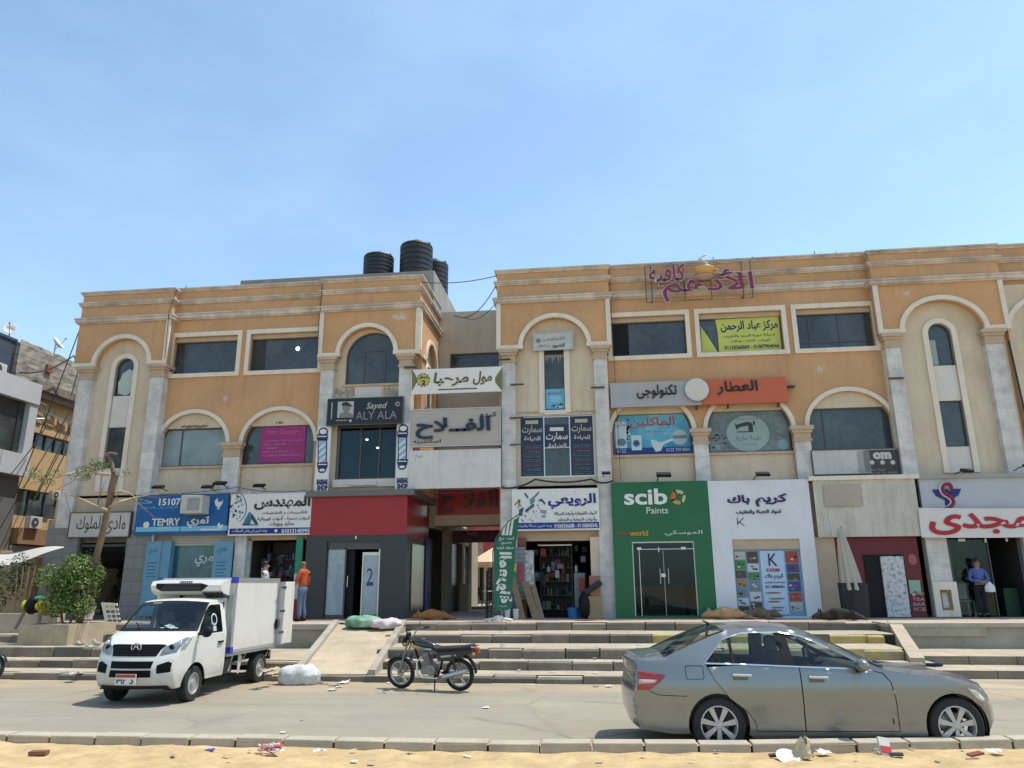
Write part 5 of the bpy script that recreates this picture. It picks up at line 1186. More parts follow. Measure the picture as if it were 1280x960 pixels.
# floodlights on arms above the shop signs
fl = thing('floodlight', 'black floodlight on a bracket above the left end of the blue hen sign', 'floodlight', (-14.75, 24.1, 5.15), group='floodlights over the shop signs', local=True)
G().tube([(0, .1, .0), (0, -.2, .05), (.05, -.55, .06)], .018, 5).build('arm', M['darkalu'], fl)
G().obox((.1, -.62, .05), (1, .15, 0), (0, .9, .4), (0, -.4, .9), .17, .1, .035).build('lamp_head', M['black'], fl)
for x, z, y, sc_, lb in ((-13.0, 5.12, 24.1, 1, 'black floodlight bracket just left of the white hardware sign'), (-12.5, 5.2, 24.0, 1.1, 'floodlight on a raised arm in front of the pilaster between two left arches'), (-11.2, 5.12, 24.1, 1, 'black floodlight bracket above the white hardware sign'),
                 (1.9, 5.12, 24.0, 1.3, 'dark floodlight on top of the green shop front'), (4.9, 5.1, 24.1, 1.2, 'dark floodlight on top of the white shop front'), (.2, 5.3, 24.1, .8, 'small floodlight at the pilaster beside the print shop window'), (10.8, 5.08, 24.0, 1, 'floodlight lying on the rail above the cup emblem'), (12.6, 5.2, 24.05, .9, 'small square lamp at the last marble pilaster')):
    c = clone(fl); c.location = (x, y, z); c.scale = (sc_,)*3; c['label'] = lb
# ---- alley depth: shutters, pale pole, far pink building, tea table under a parasol
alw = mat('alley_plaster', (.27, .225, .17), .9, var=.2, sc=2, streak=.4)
t = thing('alley_shop', 'shuttered beige shop front along the left side of the alley', 'building', (-5.8, 31, PZ))
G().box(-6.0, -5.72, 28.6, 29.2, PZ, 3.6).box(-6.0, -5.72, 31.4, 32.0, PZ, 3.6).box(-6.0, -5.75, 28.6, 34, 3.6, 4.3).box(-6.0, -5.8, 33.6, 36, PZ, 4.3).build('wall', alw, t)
g = G()
for k in range(24): g.box(-5.93-.02*(k % 2), -5.9, 29.2, 31.4, PZ+k*.11, PZ+.1+k*.11)
g.build('roller_shutter', M['steel'], t)
G().box(-5.95, -5.9, 32.0, 33.6, PZ, 3.6).build('dark_window', M['darkglass'], t)
struct(G().box(-14, 10, 34.05, 70, PZ-.3, PZ-.01).box(-6, -3.2, 33.0, 34.0, PZ-.01, PZ+.12).build('pavement', M['tread'], origin=(0, 0, 0)))
rf = mat('pink_red_facade', (.42, .06, .08), .7, var=.25, sc=1.2, c2=(.5, .2, .2), mix2=.56)
t = thing('pink_red_building', 'far pink and red shop block at the end of the alley', 'building', (-7, 52, PZ))
G().box(-14, -4.0, 52, 58, PZ, 8).build('wall', mat('far_grey_wall', (.26, .22, .18), .9, var=.25, sc=.6), t)
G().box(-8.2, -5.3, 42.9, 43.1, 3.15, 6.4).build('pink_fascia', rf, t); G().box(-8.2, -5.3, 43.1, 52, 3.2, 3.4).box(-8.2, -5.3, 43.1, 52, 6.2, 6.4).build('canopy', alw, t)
G().box(-7.1, -6.6, 42.85, 42.9, 3.6, 4.4).box(-5.95, -5.75, 42.85, 42.9, 3.5, 4.2).build('sign_panel', pc((.5, .35, .32)), t)
G().box(-8.8, -8.1, 51.9, 52, PZ, 3.4).box(-7.4, -6.6, 51.9, 52, PZ, 3.4).build('door', M['black'], t)
G().box(-7.95, -7.75, 43.2, 43.4, PZ, 3.2).box(-5.6, -5.4, 43.2, 43.4, PZ, 3.2).box(-9.7, -9.5, 51.7, 51.9, PZ, 4.2).box(-7.9, -7.7, 51.7, 51.9, PZ, 3.9).box(-6.3, -6.1, 51.7, 51.9, PZ, 3.9).build('column', M['trim'], t)
t = thing('grey_side_building', 'grey stone wall along the sunny end of the alley', 'building', (-8.5, 42, PZ))
G().box(-9, -7.6, 37, 48, PZ, 6.5).build('wall', mat('grey_green_stone', (.17, .16, .13), .9, var=.25, sc=2), t)
G().box(-7.62, -7.55, 39, 42, 4.0, 5.8).build('window', M['film'], t)
tag(G().tube([(-5.45, 31.8, PZ), (-5.45, 31.8, 4.2)], .07, 8).build('pole', M['white_panel']), 'pale pole standing in the alley beside the shutters', 'pole')
tag(G().box(-5.75, -5.35, 31.0, 31.35, PZ, 2.0).box(-5.7, -5.4, 30.98, 31.0, 1.5, 1.9).build('crate_stack', mat('pale_carton', (.5, .42, .3), .85, var=.1)), 'tall pale carton leaning by the alley pole', 'carton')
def parasol_open(x, y, z, r, label):
    t = thing('parasol', label, 'parasol', (x, y, PZ))
    g = G(); n = 8; top = (x, y, z+.75)
    rim = [(x+r*cos(2*pi*k/n), y+r*sin(2*pi*k/n), z) for k in range(n)]
    g.add([top]+rim+[(p[0], p[1], p[2]-.22) for p in rim], [(0, 1+k, 1+(k+1) % n) for k in range(n)]+[(1+k, 1+n+k, 1+n+(k+1) % n, 1+(k+1) % n) for k in range(n)])
    g.build('canopy', mat('cream_parasol_cloth', (.66, .5, .36), .85, var=.08), t); G().tube([(x, y, PZ), (x, y, z+.7)], .03, 6).build('pole', M['steel'], t)
parasol_open(-5.4, 38.5, 3.05, 1.35, 'open cream parasol in the sun at the end of the alley')
def cafe_chair(x, y, rz, label):
    t = thing('cafe_chair', label, 'chair', (x, y, PZ), rz, 'chairs in the alley', local=True)
    m = M['black']
    G().box(-.22, .22, -.22, .22, .42, .46).build('seat', m, t); G().box(-.22, .22, .18, .22, .5, .9).build('backrest', m, t)
    for sx in (-.2, .2):
        for sy in (-.2, .2): G().box(sx-.02, sx+.02, sy-.02, sy+.02, 0, .42 if sy < 0 else .5).build('leg', m, t)
cafe_chair(-5.2, 37.6, 2.2, 'black chair under the cream parasol'); cafe_chair(-5.9, 36.2, -.8, 'black chair in the alley shade near the pole')
t = thing('cafe_table', 'small pale table under the cream parasol', 'table', (-5.6, 37.2, PZ)); G().lathe((-5.6, 37.2, PZ), [(.4, .7), (.4, .74)], 16).build('tabletop', M['white'], t); G().tube([(-5.6, 37.2, PZ), (-5.6, 37.2, PZ+.7)], .04, 6).build('leg', M['steel'], t)
# ---- feather flag in its dark lattice stand
Y = 22.2
fp = [(617, 760), (617, 684), (622, 672), (630, 660), (640, 651), (649, 646), (644, 690), (641, 730), (639, 760), (634, 763), (622, 763)]
t = thing('feather_flag', 'tall green feather flag with white lettering on the platform edge by the alley', 'flag', (at(617, 770, Y).x, Y, PZ))
fw = lambda u, v, d: (u, d+.05*sin(v*3.2)+.04*sin(u*7), v)
pts = [(at(x, y, Y).x, at(x, y, Y).z) for x, y in fp]
g = G(); g.prism(pts, Y, Y+.012); flg = mat('green_flag_cloth', (.025, .125, .075), .75, var=.1, sc=3); g.build('cloth', flg, t)
g = G()
for k in range(3): shp(g, [(627+k*4.6, 669), (630.5+k*4.6, 669), (633+k*4.6, 651-k*.8), (630.5+k*4.6, 653-k)], Y, 0, .006)
for s_, px in (('كبده - مخ', (624, 671, 643, 676)), ('جمبري', (626, 677.5, 640, 681)), ('سمك فيليه', (621, 682.5, 642, 687))):
    x0, x1, z0, z1 = rect(*px, Y); g.text(s_, x0, x1, z0, z1, Y, 0, .006, .02)
x0, x1, z0, z1 = rect(620, 690, 640, 754, Y)
g.text('المعرونة', 0, z1-z0, 0, x1-x0, Y, 0, .006, .04, mp=lambda u, v, d: (x0+v, d, z0+u))
x0, x1, z0, z1 = rect(622, 756, 634, 759, Y); g.text('مأكولات', x0, x1, z0, z1, Y, 0, .006)
g.build('lettering', pc((.6, .62, .56)), t)
px_ = at(616, 700, Y).x
g = G(); g.tube([(px_, Y, PZ+.1), (px_, Y, 2.9), (px_+.1, Y, 3.3), (px_+.45, Y, 3.75), (px_+.75, Y, 3.95)], .018, 6); g.build('pole', M['darkalu'], t)
g = G(); bx = at(611, 770, Y).x
for k in range(2): g.box(bx-.09+k*.16, bx-.06+k*.16, Y+.05, Y+.08, PZ, 2.35); g.box(bx-.09+k*.16, bx-.06+k*.16, Y+.18, Y+.21, PZ, 2.35)
for k in range(9): g.obox((bx+.0, Y+.06, PZ+.15+k*.15), (1, 0, .7 if k % 2 else -.7), (0, 1, 0), (0, 0, 1), .09, .012, .012); g.box(bx-.09, bx+.1, Y+.05, Y+.21, PZ+.1+k*.16, PZ+.12+k*.16)
g.build('lattice_stand', M['black'], t)
g = G(); cxb = at(623, 771, Y).x
for a in (20, 160, 200, 340): g.tube([(cxb, Y, PZ+.1), (cxb+.42*cos(R(a)), Y+.3*sin(R(a)), PZ+.03)], .035, 6)
g.lathe((cxb, Y, PZ), [(.12, 0), (.12, .14), (.05, .16)], 12); g.build('base', M['white_panel'], t)
# ---- closed parasol before the maroon shop
Y = 23.2; c = at(1068, 770, Y); xt = c.x-.12
t = thing('closed_parasol', 'tall folded beige parasol leaning before the maroon shop', 'parasol', (c.x, Y, PZ))
g = G(); n = 20
def pf(u, v):
    a = 2*pi*v; z = 1.75+1.75*u; r = (.25*(1-u)**.75+.05)*(1+.12*cos(9*a))
    if u > .97: r *= .5
    return (xt+.16*(1-u)+r*cos(a), Y+r*.8*sin(a), z-.02*(cos(9*a) if u < .05 else 0))
g.grid(pf, 16, 72); g.build('canopy', mat('beige_parasol_cloth', (.40, .365, .30), .9, var=.1, sc=3), t, smooth=True)
g = G()
def pf2(u, v):
    a = 2*pi*v; return (xt+.19+(.36+.03*cos(7*a)+.03*u)*cos(a), Y+.05+(.27+.02*cos(7*a))*sin(a), PZ+.05+.95*u)
g.grid(pf2, 6, 48); g.build('base_cover', mat('black_cloth', (.03, .03, .032), .9, var=.2), t, smooth=True)
G().tube([(xt+.17, Y, PZ), (xt+.05, Y, 3.55)], .03, 8).build('pole', M['steel'], t)
# ---- planter, shrub, pruned tree
t = thing('planter', 'worn concrete planter box built on the left steps, holding the shrub', 'planter', (-14.25, 19.6, .4))
G().prism([(-14.98, 18.6), (-13.6, 18.6), (-13.3, 20.1), (-14.98, 20.1)], .3, 1.04, [[(-14.86, 18.74), (-13.72, 18.74), (-13.43, 20.0), (-14.86, 20.0)]], mp=lambda u, v, d: (u, v, d)).build('box', mat('tan_planter', (.40, .32, .22), .92, var=.2, sc=2, bump=.5, streak=.4), t)
g = G(); g.add([(-14.9, 18.7, .98), (-13.65, 18.7, .98), (-13.36, 20.05, .98), (-14.9, 20.05, .98)], [(0, 1, 2, 3)]); sr2 = random.Random(1)
for k in range(12): g.ball((sr2.uniform(-14.6, -13.7), sr2.uniform(18.85, 19.5), 1.0), sr2.uniform(.08, .2), sr2.uniform(.08, .15), sr2.uniform(.05, .1), 8)
g.build('soil', M['tread'], t)
leafm = mat('shrub_leaves', (.085, .14, .025), .5, var=.4, sc=5, c2=(.20, .25, .06), mix2=.56, spec=.5)
def leaves(g, blobs, n, ls, rnd, flat=.5, jit=1.0, mi=0):
    tot = sum(b[3]**2 for b in blobs)
    for (cx, cy, cz, r, rz) in blobs:
        for k in range(int(n*r*r/tot)):
            a = rnd.uniform(0, 2*pi); c = rnd.uniform(-1, 1); q = (.55+.45*rnd.random()**.5)*r*(1+.12*rnd.gauss(0, 1)); s = sqrt(1-c*c)
            p = Vector((cx+q*s*cos(a), cy+q*s*sin(a), cz+q*c*rz/r))
            d = Vector((s*cos(a), s*sin(a), c))+Vector((rnd.gauss(0, .6), rnd.gauss(0, .6), rnd.gauss(0, .6)+flat))
            d.normalize(); e = d.orthogonal().normalized(); e.rotate(Matrix.Rotation(rnd.uniform(0, 6.28), 3, d)); f = d.cross(e)
            L = ls*rnd.uniform(.6, 1.3); Wd = L*.45
            g.add([p-e*L, p-f*Wd*.8+d*L*.1, p+e*L, p+f*Wd*.8+d*L*.1], [(0, 1, 2, 3)], mi)
rn = random.Random(21)
t = thing('leafy_shrub', 'dense green leafy shrub growing out of the planter on the left steps', 'shrub', (-14.2, 19.3, 1.0))
bl_ = [(-14.2+rn.uniform(-.42, .42), 19.3+rn.uniform(-.4, .4), 2.05+rn.uniform(-.55, .5), rn.uniform(.24, .40), rn.uniform(.22, .38)) for _ in range(26)]+[(-14.1, 19.3, 2.0, .6, .65), (-13.75, 19.2, 1.45, .35, .3)]
g = G(); leaves(g, bl_, 11500, .047, rn); g.build('crown', leafm, t)
for (ax, bx_) in ((-14.3, -14.45), (-14.1, -14.0), (-13.95, -13.75)): G().tube([(ax, 19.3, 1.0), (bx_, 19.3, 1.5), (bx_+.05, 19.3, 2.1)], [.035, .028, .015], 6).build('stem', M['wood'], t)
# far left background plants
t = thing('leafy_plant', 'loose dark green plant growing by the wall at the left edge', 'plant', (-17.6, 21.5, PZ))
g = G(); leaves(g, [(-17.7+rn.uniform(-.8, .1), 21.5+rn.uniform(-.3, .3), 1.3+rn.uniform(0, 1.4), .26, .3) for _ in range(11)], 900, .06, rn); g.build('crown', mat('dark_plant_leaves', (.035, .065, .02), .6, var=.4, sc=4), t)
for k in range(4): G().tube([(-17.5+k*.1, 21.5, PZ), (-17.7+k*.2, 21.5, 2.6)], .02, 5).build('stem', M['wood'], t)
# pruned leaning tree
bark = mat('brown_bark', (.17, .115, .075), .9, var=.25, sc=5, bump=.6, bsc=30); pale = mat('pale_branch', (.42, .33, .22), .85, var=.2, sc=5)
Y = 19.4
tp = lambda x, y, dy=0: at(x, y, Y+dy)
t = thing('pruned_tree', 'leaning bare trunk of a pruned tree with a few pale branches beside the shrub', 'tree', tp(99, 776))
G().tube(smooth([tp(99, 778), tp(108, 735), tp(122, 690), tp(132, 650), tp(139, 615), tp(144, 593)]), [.10]*6+[.088]*12+[.08]*6+[.095]*6+[.105], 10).build('trunk', bark, t, smooth=True)
G().tube(smooth([tp(142, 592), tp(139, 578), tp(135, 567), tp(146, 568)]), [.06]*7+[.05]*6+[.04]*6, 7).build('branch', bark, t, smooth=True)
for pp, r0 in (([(137, 593), (124, 592), (110, 588), (96, 590), (78, 594), (55, 600), (30, 606)], .045), ([(134, 638), (124, 634), (108, 627), (92, 620), (80, 617)], .05), ([(110, 590), (98, 598), (80, 607), (62, 617)], .03), ([(137, 634), (150, 627), (165, 623), (180, 620), (205, 614)], .04), ([(165, 622), (178, 634), (195, 648)], .025), ([(142, 616), (150, 614), (160, 616), (170, 622), (190, 628)], .03), ([(122, 634), (124, 622), (129, 608), (131, 602)], .018), ([(180, 620), (200, 622), (225, 617)], .018), ([(137, 630), (144, 622), (150, 616)], .025), ([(82, 617), (84, 628), (88, 640)], .012)):
    P = smooth([tp(x, y, .25*sin(i*1.7+r0*90)) for i, (x, y) in enumerate(pp)], 4); G().tube(P, [r0*(1-.75*i/(len(P)-1)) for i in range(len(P))], 6).build('branch', pale if r0 > .028 else bark, t, smooth=True)
g = G()
sp2 = [tp(128, 582), tp(118, 584), tp(108, 588), tp(100, 596), tp(70, 592), tp(50, 596), tp(122, 576), tp(60, 603), tp(40, 590), tp(152, 592)]
leaves(g, [(p.x, p.y, p.z, .22 if i > 3 else .3, .12) for i, p in enumerate(sp2)], 950, .04, rn, 0)
g.build('foliage', mat('feathery_leaves', (.13, .17, .06), .6, var=.35, sc=5), t)
# ---- white awning cloth at the left edge, low wall behind
aw = [atz(0, 697, 3.0)]
x0 = -19.9; t = thing('awning_cloth', 'slack white cloth awning stretched at the left edge above the plants', 'awning', (-18.5, 21.8, 2.6))
def awf(u, v):
    a = at(-20+100*u, 690+3.0*sin(u*6)-6*u*u, 21.6+.9*v); return (a.x, a.y, a.z-.30*(1-u*.9)*(1-v)-.22*sin(pi*u)*(1-v)*.7)
G().grid(awf, 24, 6).build('cloth', mat('white_awning_cloth', (.5, .47, .43), .8, var=.05), t, smooth=True)
G().tube([at(-20, 694, 22.5), at(82, 686, 22.5)], .02, 5).build('rail', M['steel'], t)
t = thing('low_wall', 'sunlit beige wall behind the plants at the left edge', 'wall', (-19.5, 23.0, PZ)); G().box(-20.2, -19.5, 16, 25.5, PZ-.9, 3.0).build('wall_panel', mat('sunlit_plaster', (.5, .37, .22), .9, var=.15, sc=1), t)
tag(G().box(-19.2, -15.3, 20.4, 20.7, .7, 1.25).build('concrete_block_wall', M['kerb']), 'low pale concrete wall on the left steps behind the yellow bundle', 'wall')
# yellow bundle on grey trestle
Y = 19.6
t = thing('cloth_bundle', 'dark bundle with yellow and green cloth on grey slanting legs, left of the shrub', 'bundle', at(42, 788, Y))
def bb(px, py, rx, rz, m, nm): p = at(px, py, Y); G().ball(p, rx, .2, rz, 14, noise=.12, seed=int(px)).build(nm, m, t, smooth=True)
bb(42, 756, .22, .24, M['black'], 'dark_cloth'); bb(53, 757, .15, .13, pc((.55, .42, .02), .8), 'yellow_cloth'); bb(57, 764, .1, .1, pc((.5, .36, .02), .8), 'yellow_cloth'); bb(33, 757, .06, .14, pc((.4, .36, .03), .8), 'yellow_cloth'); bb(50, 748, .1, .07, pc((.02, .2, .14), .8), 'green_cloth')
G().tube([at(30, 765, Y), at(19, 786, Y)], .05, 6).build('leg', M['steel'], t); G().tube([at(50, 765, Y), at(47, 786, Y)], .06, 6).build('leg', M['steel'], t)
tag(G().lathe(at(110, 774, 22.4), [(.12, 0), (.17, .35), (.18, .36)], 16).build('plant_pot', M['white_panel']), 'plain white pot standing before the grey tiled corner shop', 'pot')
# menu board
Y = 21.75
t = thing('menu_board', 'tilted menu board with yellow header and food pictures on the platform edge', 'menu board', at(140, 778, Y))
q = [(127, 753), (147, 754), (151, 777), (132, 778)]; g = G(); shp(g, q, Y, 0, .03); g.build('panel', M['white'], t); g = G()
for r_ in range(4):
    for c_ in range(3):
        px, py = 131.5+c_*6+r_*1.2, 757+r_*5.8; shp(g, [(px, py), (px+4.5, py), (px+4.9, py+3.4), (px+.4, py+3.4)], Y-.03, 1 if r_ < 2 and c_ < 2 and not r_ else rn.choice([0, 2, 3]), .004)
g.build('pictures', [pc((.2, .1, .05)), pc((.6, .5, .05)), pc((.35, .25, .12)), pc((.1, .12, .1))], t)

# ================================================================== VEHICLES
def dens(poly, step):
    out = []
    for i in range(len(poly)):
        a, b = poly[i], poly[(i+1) % len(poly)]; d = sqrt((b[0]-a[0])**2+(b[1]-a[1])**2); n = max(1, int(d/step))
        out += [(a[0]+(b[0]-a[0])*k/n, a[1]+(b[1]-a[1])*k/n) for k in range(n)]
    return out
def inpoly(p, poly):
    c = False; j = len(poly)-1
    for i in range(len(poly)):
        a, b = poly[i], poly[j]
        if (a[1] > p[1]) != (b[1] > p[1]) and p[0] < (b[0]-a[0])*(p[1]-a[1])/(b[1]-a[1])+a[0]: c = not c
        j = i
    return c
def mesh2d(poly, holes=(), step=.08):
    loops = [dens(poly, step)]+[dens(h, step) for h in holes]
    pts = []; edges = []
    for L in loops:
        k = len(pts); pts += L; edges += [(k+i, k+(i+1) % len(L)) for i in range(len(L))]
    xs = [p[0] for p in loops[0]]; zs = [p[1] for p in loops[0]]
    x = min(xs)+step*.5
    def far(q): return all((q[0]-p[0])**2+(q[1]-p[1])**2 > (step*.5)**2 for p in pts)
    while x < max(xs):
        z = min(zs)+step*.5
        while z < max(zs):
            q = (x, z)
            if inpoly(q, loops[0]) and not any(inpoly(q, h) for h in loops[1:]) and far(q): pts.append(q)
            z += step
        x += step
    r = delaunay_2d_cdt([Vector(p) for p in pts], edges, [], 0, 1e-5)
    V = [(v.x, v.y) for v in r[0]]; T = []
    for f in r[2]:
        c = (sum(V[i][0] for i in f)/len(f), sum(V[i][1] for i in f)/len(f))
        if inpoly(c, loops[0]) and not any(inpoly(c, h) for h in loops[1:]):
            a = sum(V[f[i]][0]*V[f[(i+1) % len(f)]][1]-V[f[(i+1) % len(f)]][0]*V[f[i]][1] for i in range(len(f)))
            T.append(tuple(f) if a > 0 else tuple(f)[::-1])
    return V, T
class Body:
    """a vehicle skin: half(x,z) gives the half width of the sides; the profile runs over nose, glass and roof"""
    def __init__(s, half): s.half = half
    def side(s, g, poly, holes=(), off=0, sgn=-1, step=.08, mi=0, thick=0):
        V, T = mesh2d(poly, holes, step)
        vs = [(x, sgn*(s.half(x, z)+off), z) for x, z in V]
        g.add(vs, [t if sgn < 0 else t[::-1] for t in T], mi)
        if thick:
            n = len(V); ec = set()
            for t in T:
                for i in range(len(t)): ec.add((t[i], t[(i+1) % len(t)]))
            vs2 = vs+[(x, sgn*(s.half(x, z)+off-thick), z) for x, z in V]
            g.add(vs2, [((b, a, a+n, b+n) if sgn < 0 else (a, b, b+n, a+n)) for (a, b) in ec if (b, a) not in ec], mi)
        return g
    def set_profile(s, prof): s.prof = prof      # (x, z, dx, dz) at the edge plus bulge at the centre
    def at(s, v, t):
        n = len(s.prof)-1; i = min(int(t), n-1); f = t-i; p, q = s.prof[i], s.prof[i+1]
        x, z, dx, dz = (p[k]+(q[k]-p[k])*f for k in range(4)); w = 1-v*v
        return Vector((x+dx*w, v*s.half(x, z), z+dz*w))
    def strip(s, g, t0, t1, v0=-1, v1=1, nv=16, nt=None, off=0, mi=0):
        nt = nt or max(1, int((t1-t0)*3))
        def fn(u, w):
            t = t0+(t1-t0)*u; v = v0+(v1-v0)*w
            return s.at(v, t)+s.nrm(v, t)*off
        vs = [fn(i/nt, j/nv) for i in range(nt+1) for j in range(nv+1)]
        fs = [(i*(nv+1)+j, i*(nv+1)+j+1, (i+1)*(nv+1)+j+1, (i+1)*(nv+1)+j) for i in range(nt) for j in range(nv)]
        return g.add(vs, fs, mi)
    def nrm(s, v, t):
        e = .02; n = len(s.prof)-1; t = min(max(t, e), n-e); v = min(max(v, -.98), .98)
        a = s.at(v+e, t)-s.at(v-e, t); b = s.at(v, t+e)-s.at(v, t-e)
        n_ = b.cross(a); n_.normalize(); return n_ if s.flip is False else -n_
    flip = True
    def patch(s, g, poly, off=.006, step=.12, mi=0, thick=.0):
        V, T = mesh2d(poly, (), step); P = [s.at(v, t)+s.nrm(v, t)*off for v, t in V]
        g.add(P, T, mi); g.add(P, [t[::-1] for t in T], mi)
        if thick:
            n = len(V); ec = set()
            for t in T:
                for i in range(len(t)): ec.add((t[i], t[(i+1) % len(t)]))
            Q = [s.at(v, t)+s.nrm(v, t)*(off-thick) for v, t in V]
            g.add(P+Q, [(b, a, a+n, b+n) for (a, b) in ec if (b, a) not in ec], mi)
        return g
def wheel(parent, c, r, w, rim, spokes, sgn, rimm, steel=False):
    """tyre, rim, spokes; sgn = outward direction along local y"""
    x, y, z = c; ax = (0, sgn, 0)
    prof = [(rim, -w/2), (r*.93, -w/2), (r*.985, -w*.4), (r, -w*.25), (r, w*.25), (r*.985, w*.4), (r*.93, w/2), (rim*1.03, w/2*.98), (rim, w/2*.9)]
    wh = G().lathe(c, prof, 36, ax, cap=False).build('wheel', M['rubber'], parent, smooth=False)
    g = G(); g.lathe(c, [(rim*.995, -w*.4), (rim*.995, w*.46), (rim*.93, w*.49), (rim*.9, w*.35), (rim*.88, -w*.3)], 36, ax, cap=False)
    g.build('rim', rimm, wh, smooth=False)
    g = G(); g.lathe(c, [(rim*.62, -w*.2), (rim*.62, -w*.12), (.03, -.0)], 24, ax); g.build('brake_disc', M['steel'], wh)
    g = G()
    if steel:
        g.lathe(c, [(rim*.9, w*.3), (rim*.75, w*.12), (rim*.5, w*.3), (rim*.3, w*.36), (rim*.28, w*.46), (.01, w*.46)], 28, ax)
    else:
        g.lathe(c, [(rim*.24, w*.05), (rim*.24, w*.36), (rim*.15, w*.42), (.005, w*.42)], 20, ax)
        for k in range(spokes):
            a = 2*pi*k/spokes+.2; d = Vector((cos(a), 0, sin(a))); e = Vector((-sin(a), 0, cos(a))); o = Vector((0, sgn, 0)); C0 = Vector(c)
            i0, i1 = rim*.18, rim*.93; w0, w1 = rim*.085, rim*.15
            q = [C0+d*i0-e*w0+o*w*.38, C0+d*i0+e*w0+o*w*.38, C0+d*i1+e*w1+o*w*.40, C0+d*i1-e*w1+o*w*.40]
            g.add(q+[p-o*w*.16 for p in q], [(0, 1, 2, 3), (3, 2, 1, 0), (0, 4, 5, 1), (1, 5, 6, 2), (2, 6, 7, 3), (3, 7, 4, 0)])
    g.build('spokes' if not steel else 'steel_disc', rimm, wh)
    if steel:
        g = G()
        for k in range(10):
            a = 2*pi*k/10; p = Vector(c)+Vector((cos(a)*rim*.63, sgn*w*.225, sin(a)*rim*.63)); g.lathe(p, [(rim*.085, 0), (rim*.085, .008)], 8, ax)
        g.build('wheel_slot', M['black'], wh)
    return wh

# ---- silver saloon car ----------------------------------------------------------------------------
def chalf(x, z):
    w = .885
    if x < -.1: w -= .155*((-.1-x)/.94)**2.2
    if x > 2.7: w -= .27*min(1.2, (x-2.7)/.75)**2.2
    zb = .96
    if z < .36: k = .962+.038*max(0, (z-.2)/.16)
    elif z < .70: k = 1.0-.004*((z-.5)/.2)**2
    elif z < zb: k = 1.0-.05*((z-.70)/.26)**1.6
    else: t = (z-zb)/.45; k = .95-.255*t-.03*t*t
    k -= .016*math.exp(-((z-.42)/.09)**2)
    return w*k
CB = Body(chalf)
edge = [(-.92, .26, -.06, 0), (-.97, .42, -.07, 0), (-.985, .58, -.07, 0), (-.985, .70, -.07, 0), (-.955, .745, -.07, 0), (-.94, .90, -.07, 0), (-.945, 1.02, -.09, .02), (-.89, 1.055, -.08, .02), (-.72, 1.065, -.04, .035), (-.60, 1.07, 0, .045),
        (-.34, 1.18, -.05, .05), (.0, 1.31, -.06, .055), (.20, 1.37, -.05, .06),
        (.45, 1.398, 0, .055), (.80, 1.40, 0, .055), (1.02, 1.375, .04, .055),
        (1.25, 1.29, .10, .05), (1.60, 1.115, .16, .04), (1.93, .955, .2, .02),
        (2.0, .935, .2, .03), (2.4, .875, .18, .045), (2.75, .82, .16, .05), (3.0, .765, .2, .04), (3.10, .72, .26, .02), (3.17, .60, .30, 0), (3.215, .46, .30, 0), (3.215, .34, .30, 0), (3.15, .22, .27, 0)]
CB.set_profile(edge)
def arcz(cx, r, a0, a1, n=16): return [(cx+r*cos(R(a0+(a1-a0)*i/n)), .316+r*sin(R(a0+(a1-a0)*i/n))) for i in range(n+1)]
AR_ = .36
low = [(-.92, .26)]+[(-.55, .22)]+arcz(0, AR_, 195, -16)+[(.36, .205), (2.40, .205)]+arcz(2.76, AR_, 196, -12)+[(3.13, .22)]
top = [(e[0], e[1]) for e in edge]
outline = low+[t for t in top[::-1]]
# openings
DLO = [(-.10, 1.015), (.15, 1.27), (.40, 1.343), (.84, 1.352), (1.12, 1.305), (1.42, 1.17), (1.76, .985), (1.80, .935)]
rd_rear = [(-.10, 1.015), (-.10, .97), (-.02, .82), (.14, .62), (.33, .48), (.42, .36), (.44, .25)]
hole = rd_rear+[(2.10, .25), (2.09, .6), (2.06, .80), (1.98, .90), (1.86, .93)]+DLO[::-1][:-1]
silver = mat('silver_grey_paint', (.215, .23, .235), .26, .55, var=.03, sc=2, spec=.5, coat=.6, dirt=(.5, .2, (.28, .25, .2), .4))
chrome = mat('chrome', (.70, .70, .71), .24, 1, var=0)
car = thing('parked_car', 'silver grey four door saloon parked along the near kerb', 'car', (1.28, 10.68, 0), R(3.75), local=True)
SM = dict(smooth=True)
g = G()
for s in (-1, 1): CB.side(g, outline, [hole], 0, s, .07)
CB.strip(g, 0, 9, nt=36, nv=20); CB.strip(g, 12, 15, nt=14, nv=20)
CB.strip(g, 23, 27, nt=16, nv=20)
g.build('body', silver, car, smooth=True, weld=True)
g = G(); CB.strip(g, 18.9, 23, nt=18, nv=20); g.build('bonnet', silver, car, smooth=True)
g = G(); CB.strip(g, 9, 12, nt=10, nv=16); g.build('rear_window', M['carglass'], car, smooth=True)
g = G(); CB.strip(g, 15, 18.9, nt=12, nv=16); g.build('windscreen', M['carglass'], car, smooth=True)
g = G(); CB.strip(g, 9, 12, -1, -.9, 2, 10, .004); CB.strip(g, 9, 12, .9, 1, 2, 10, .004); CB.strip(g, 15, 18.9, -1, -.93, 2, 10, .004); CB.strip(g, 15, 18.9, .93, 1, 2, 10, .004); CB.strip(g, 18.55, 19.2, -1, 1, 16, 3, .004)
g.build('window_surround', M['black'], car, smooth=True)
rear_door = [(p[0]+.008, p[1]) for p in rd_rear]; rear_door = [(-.088, .965)]+rear_door[2:-1]+[(.448, .258), (1.0, .258), (1.0, .96), (.4, .985)]
front_door = [(1.014, .958), (1.014, .258), (2.092, .258), (2.08, .6), (2.05, .795), (1.97, .893), (1.86, .922), (1.5, .945)]
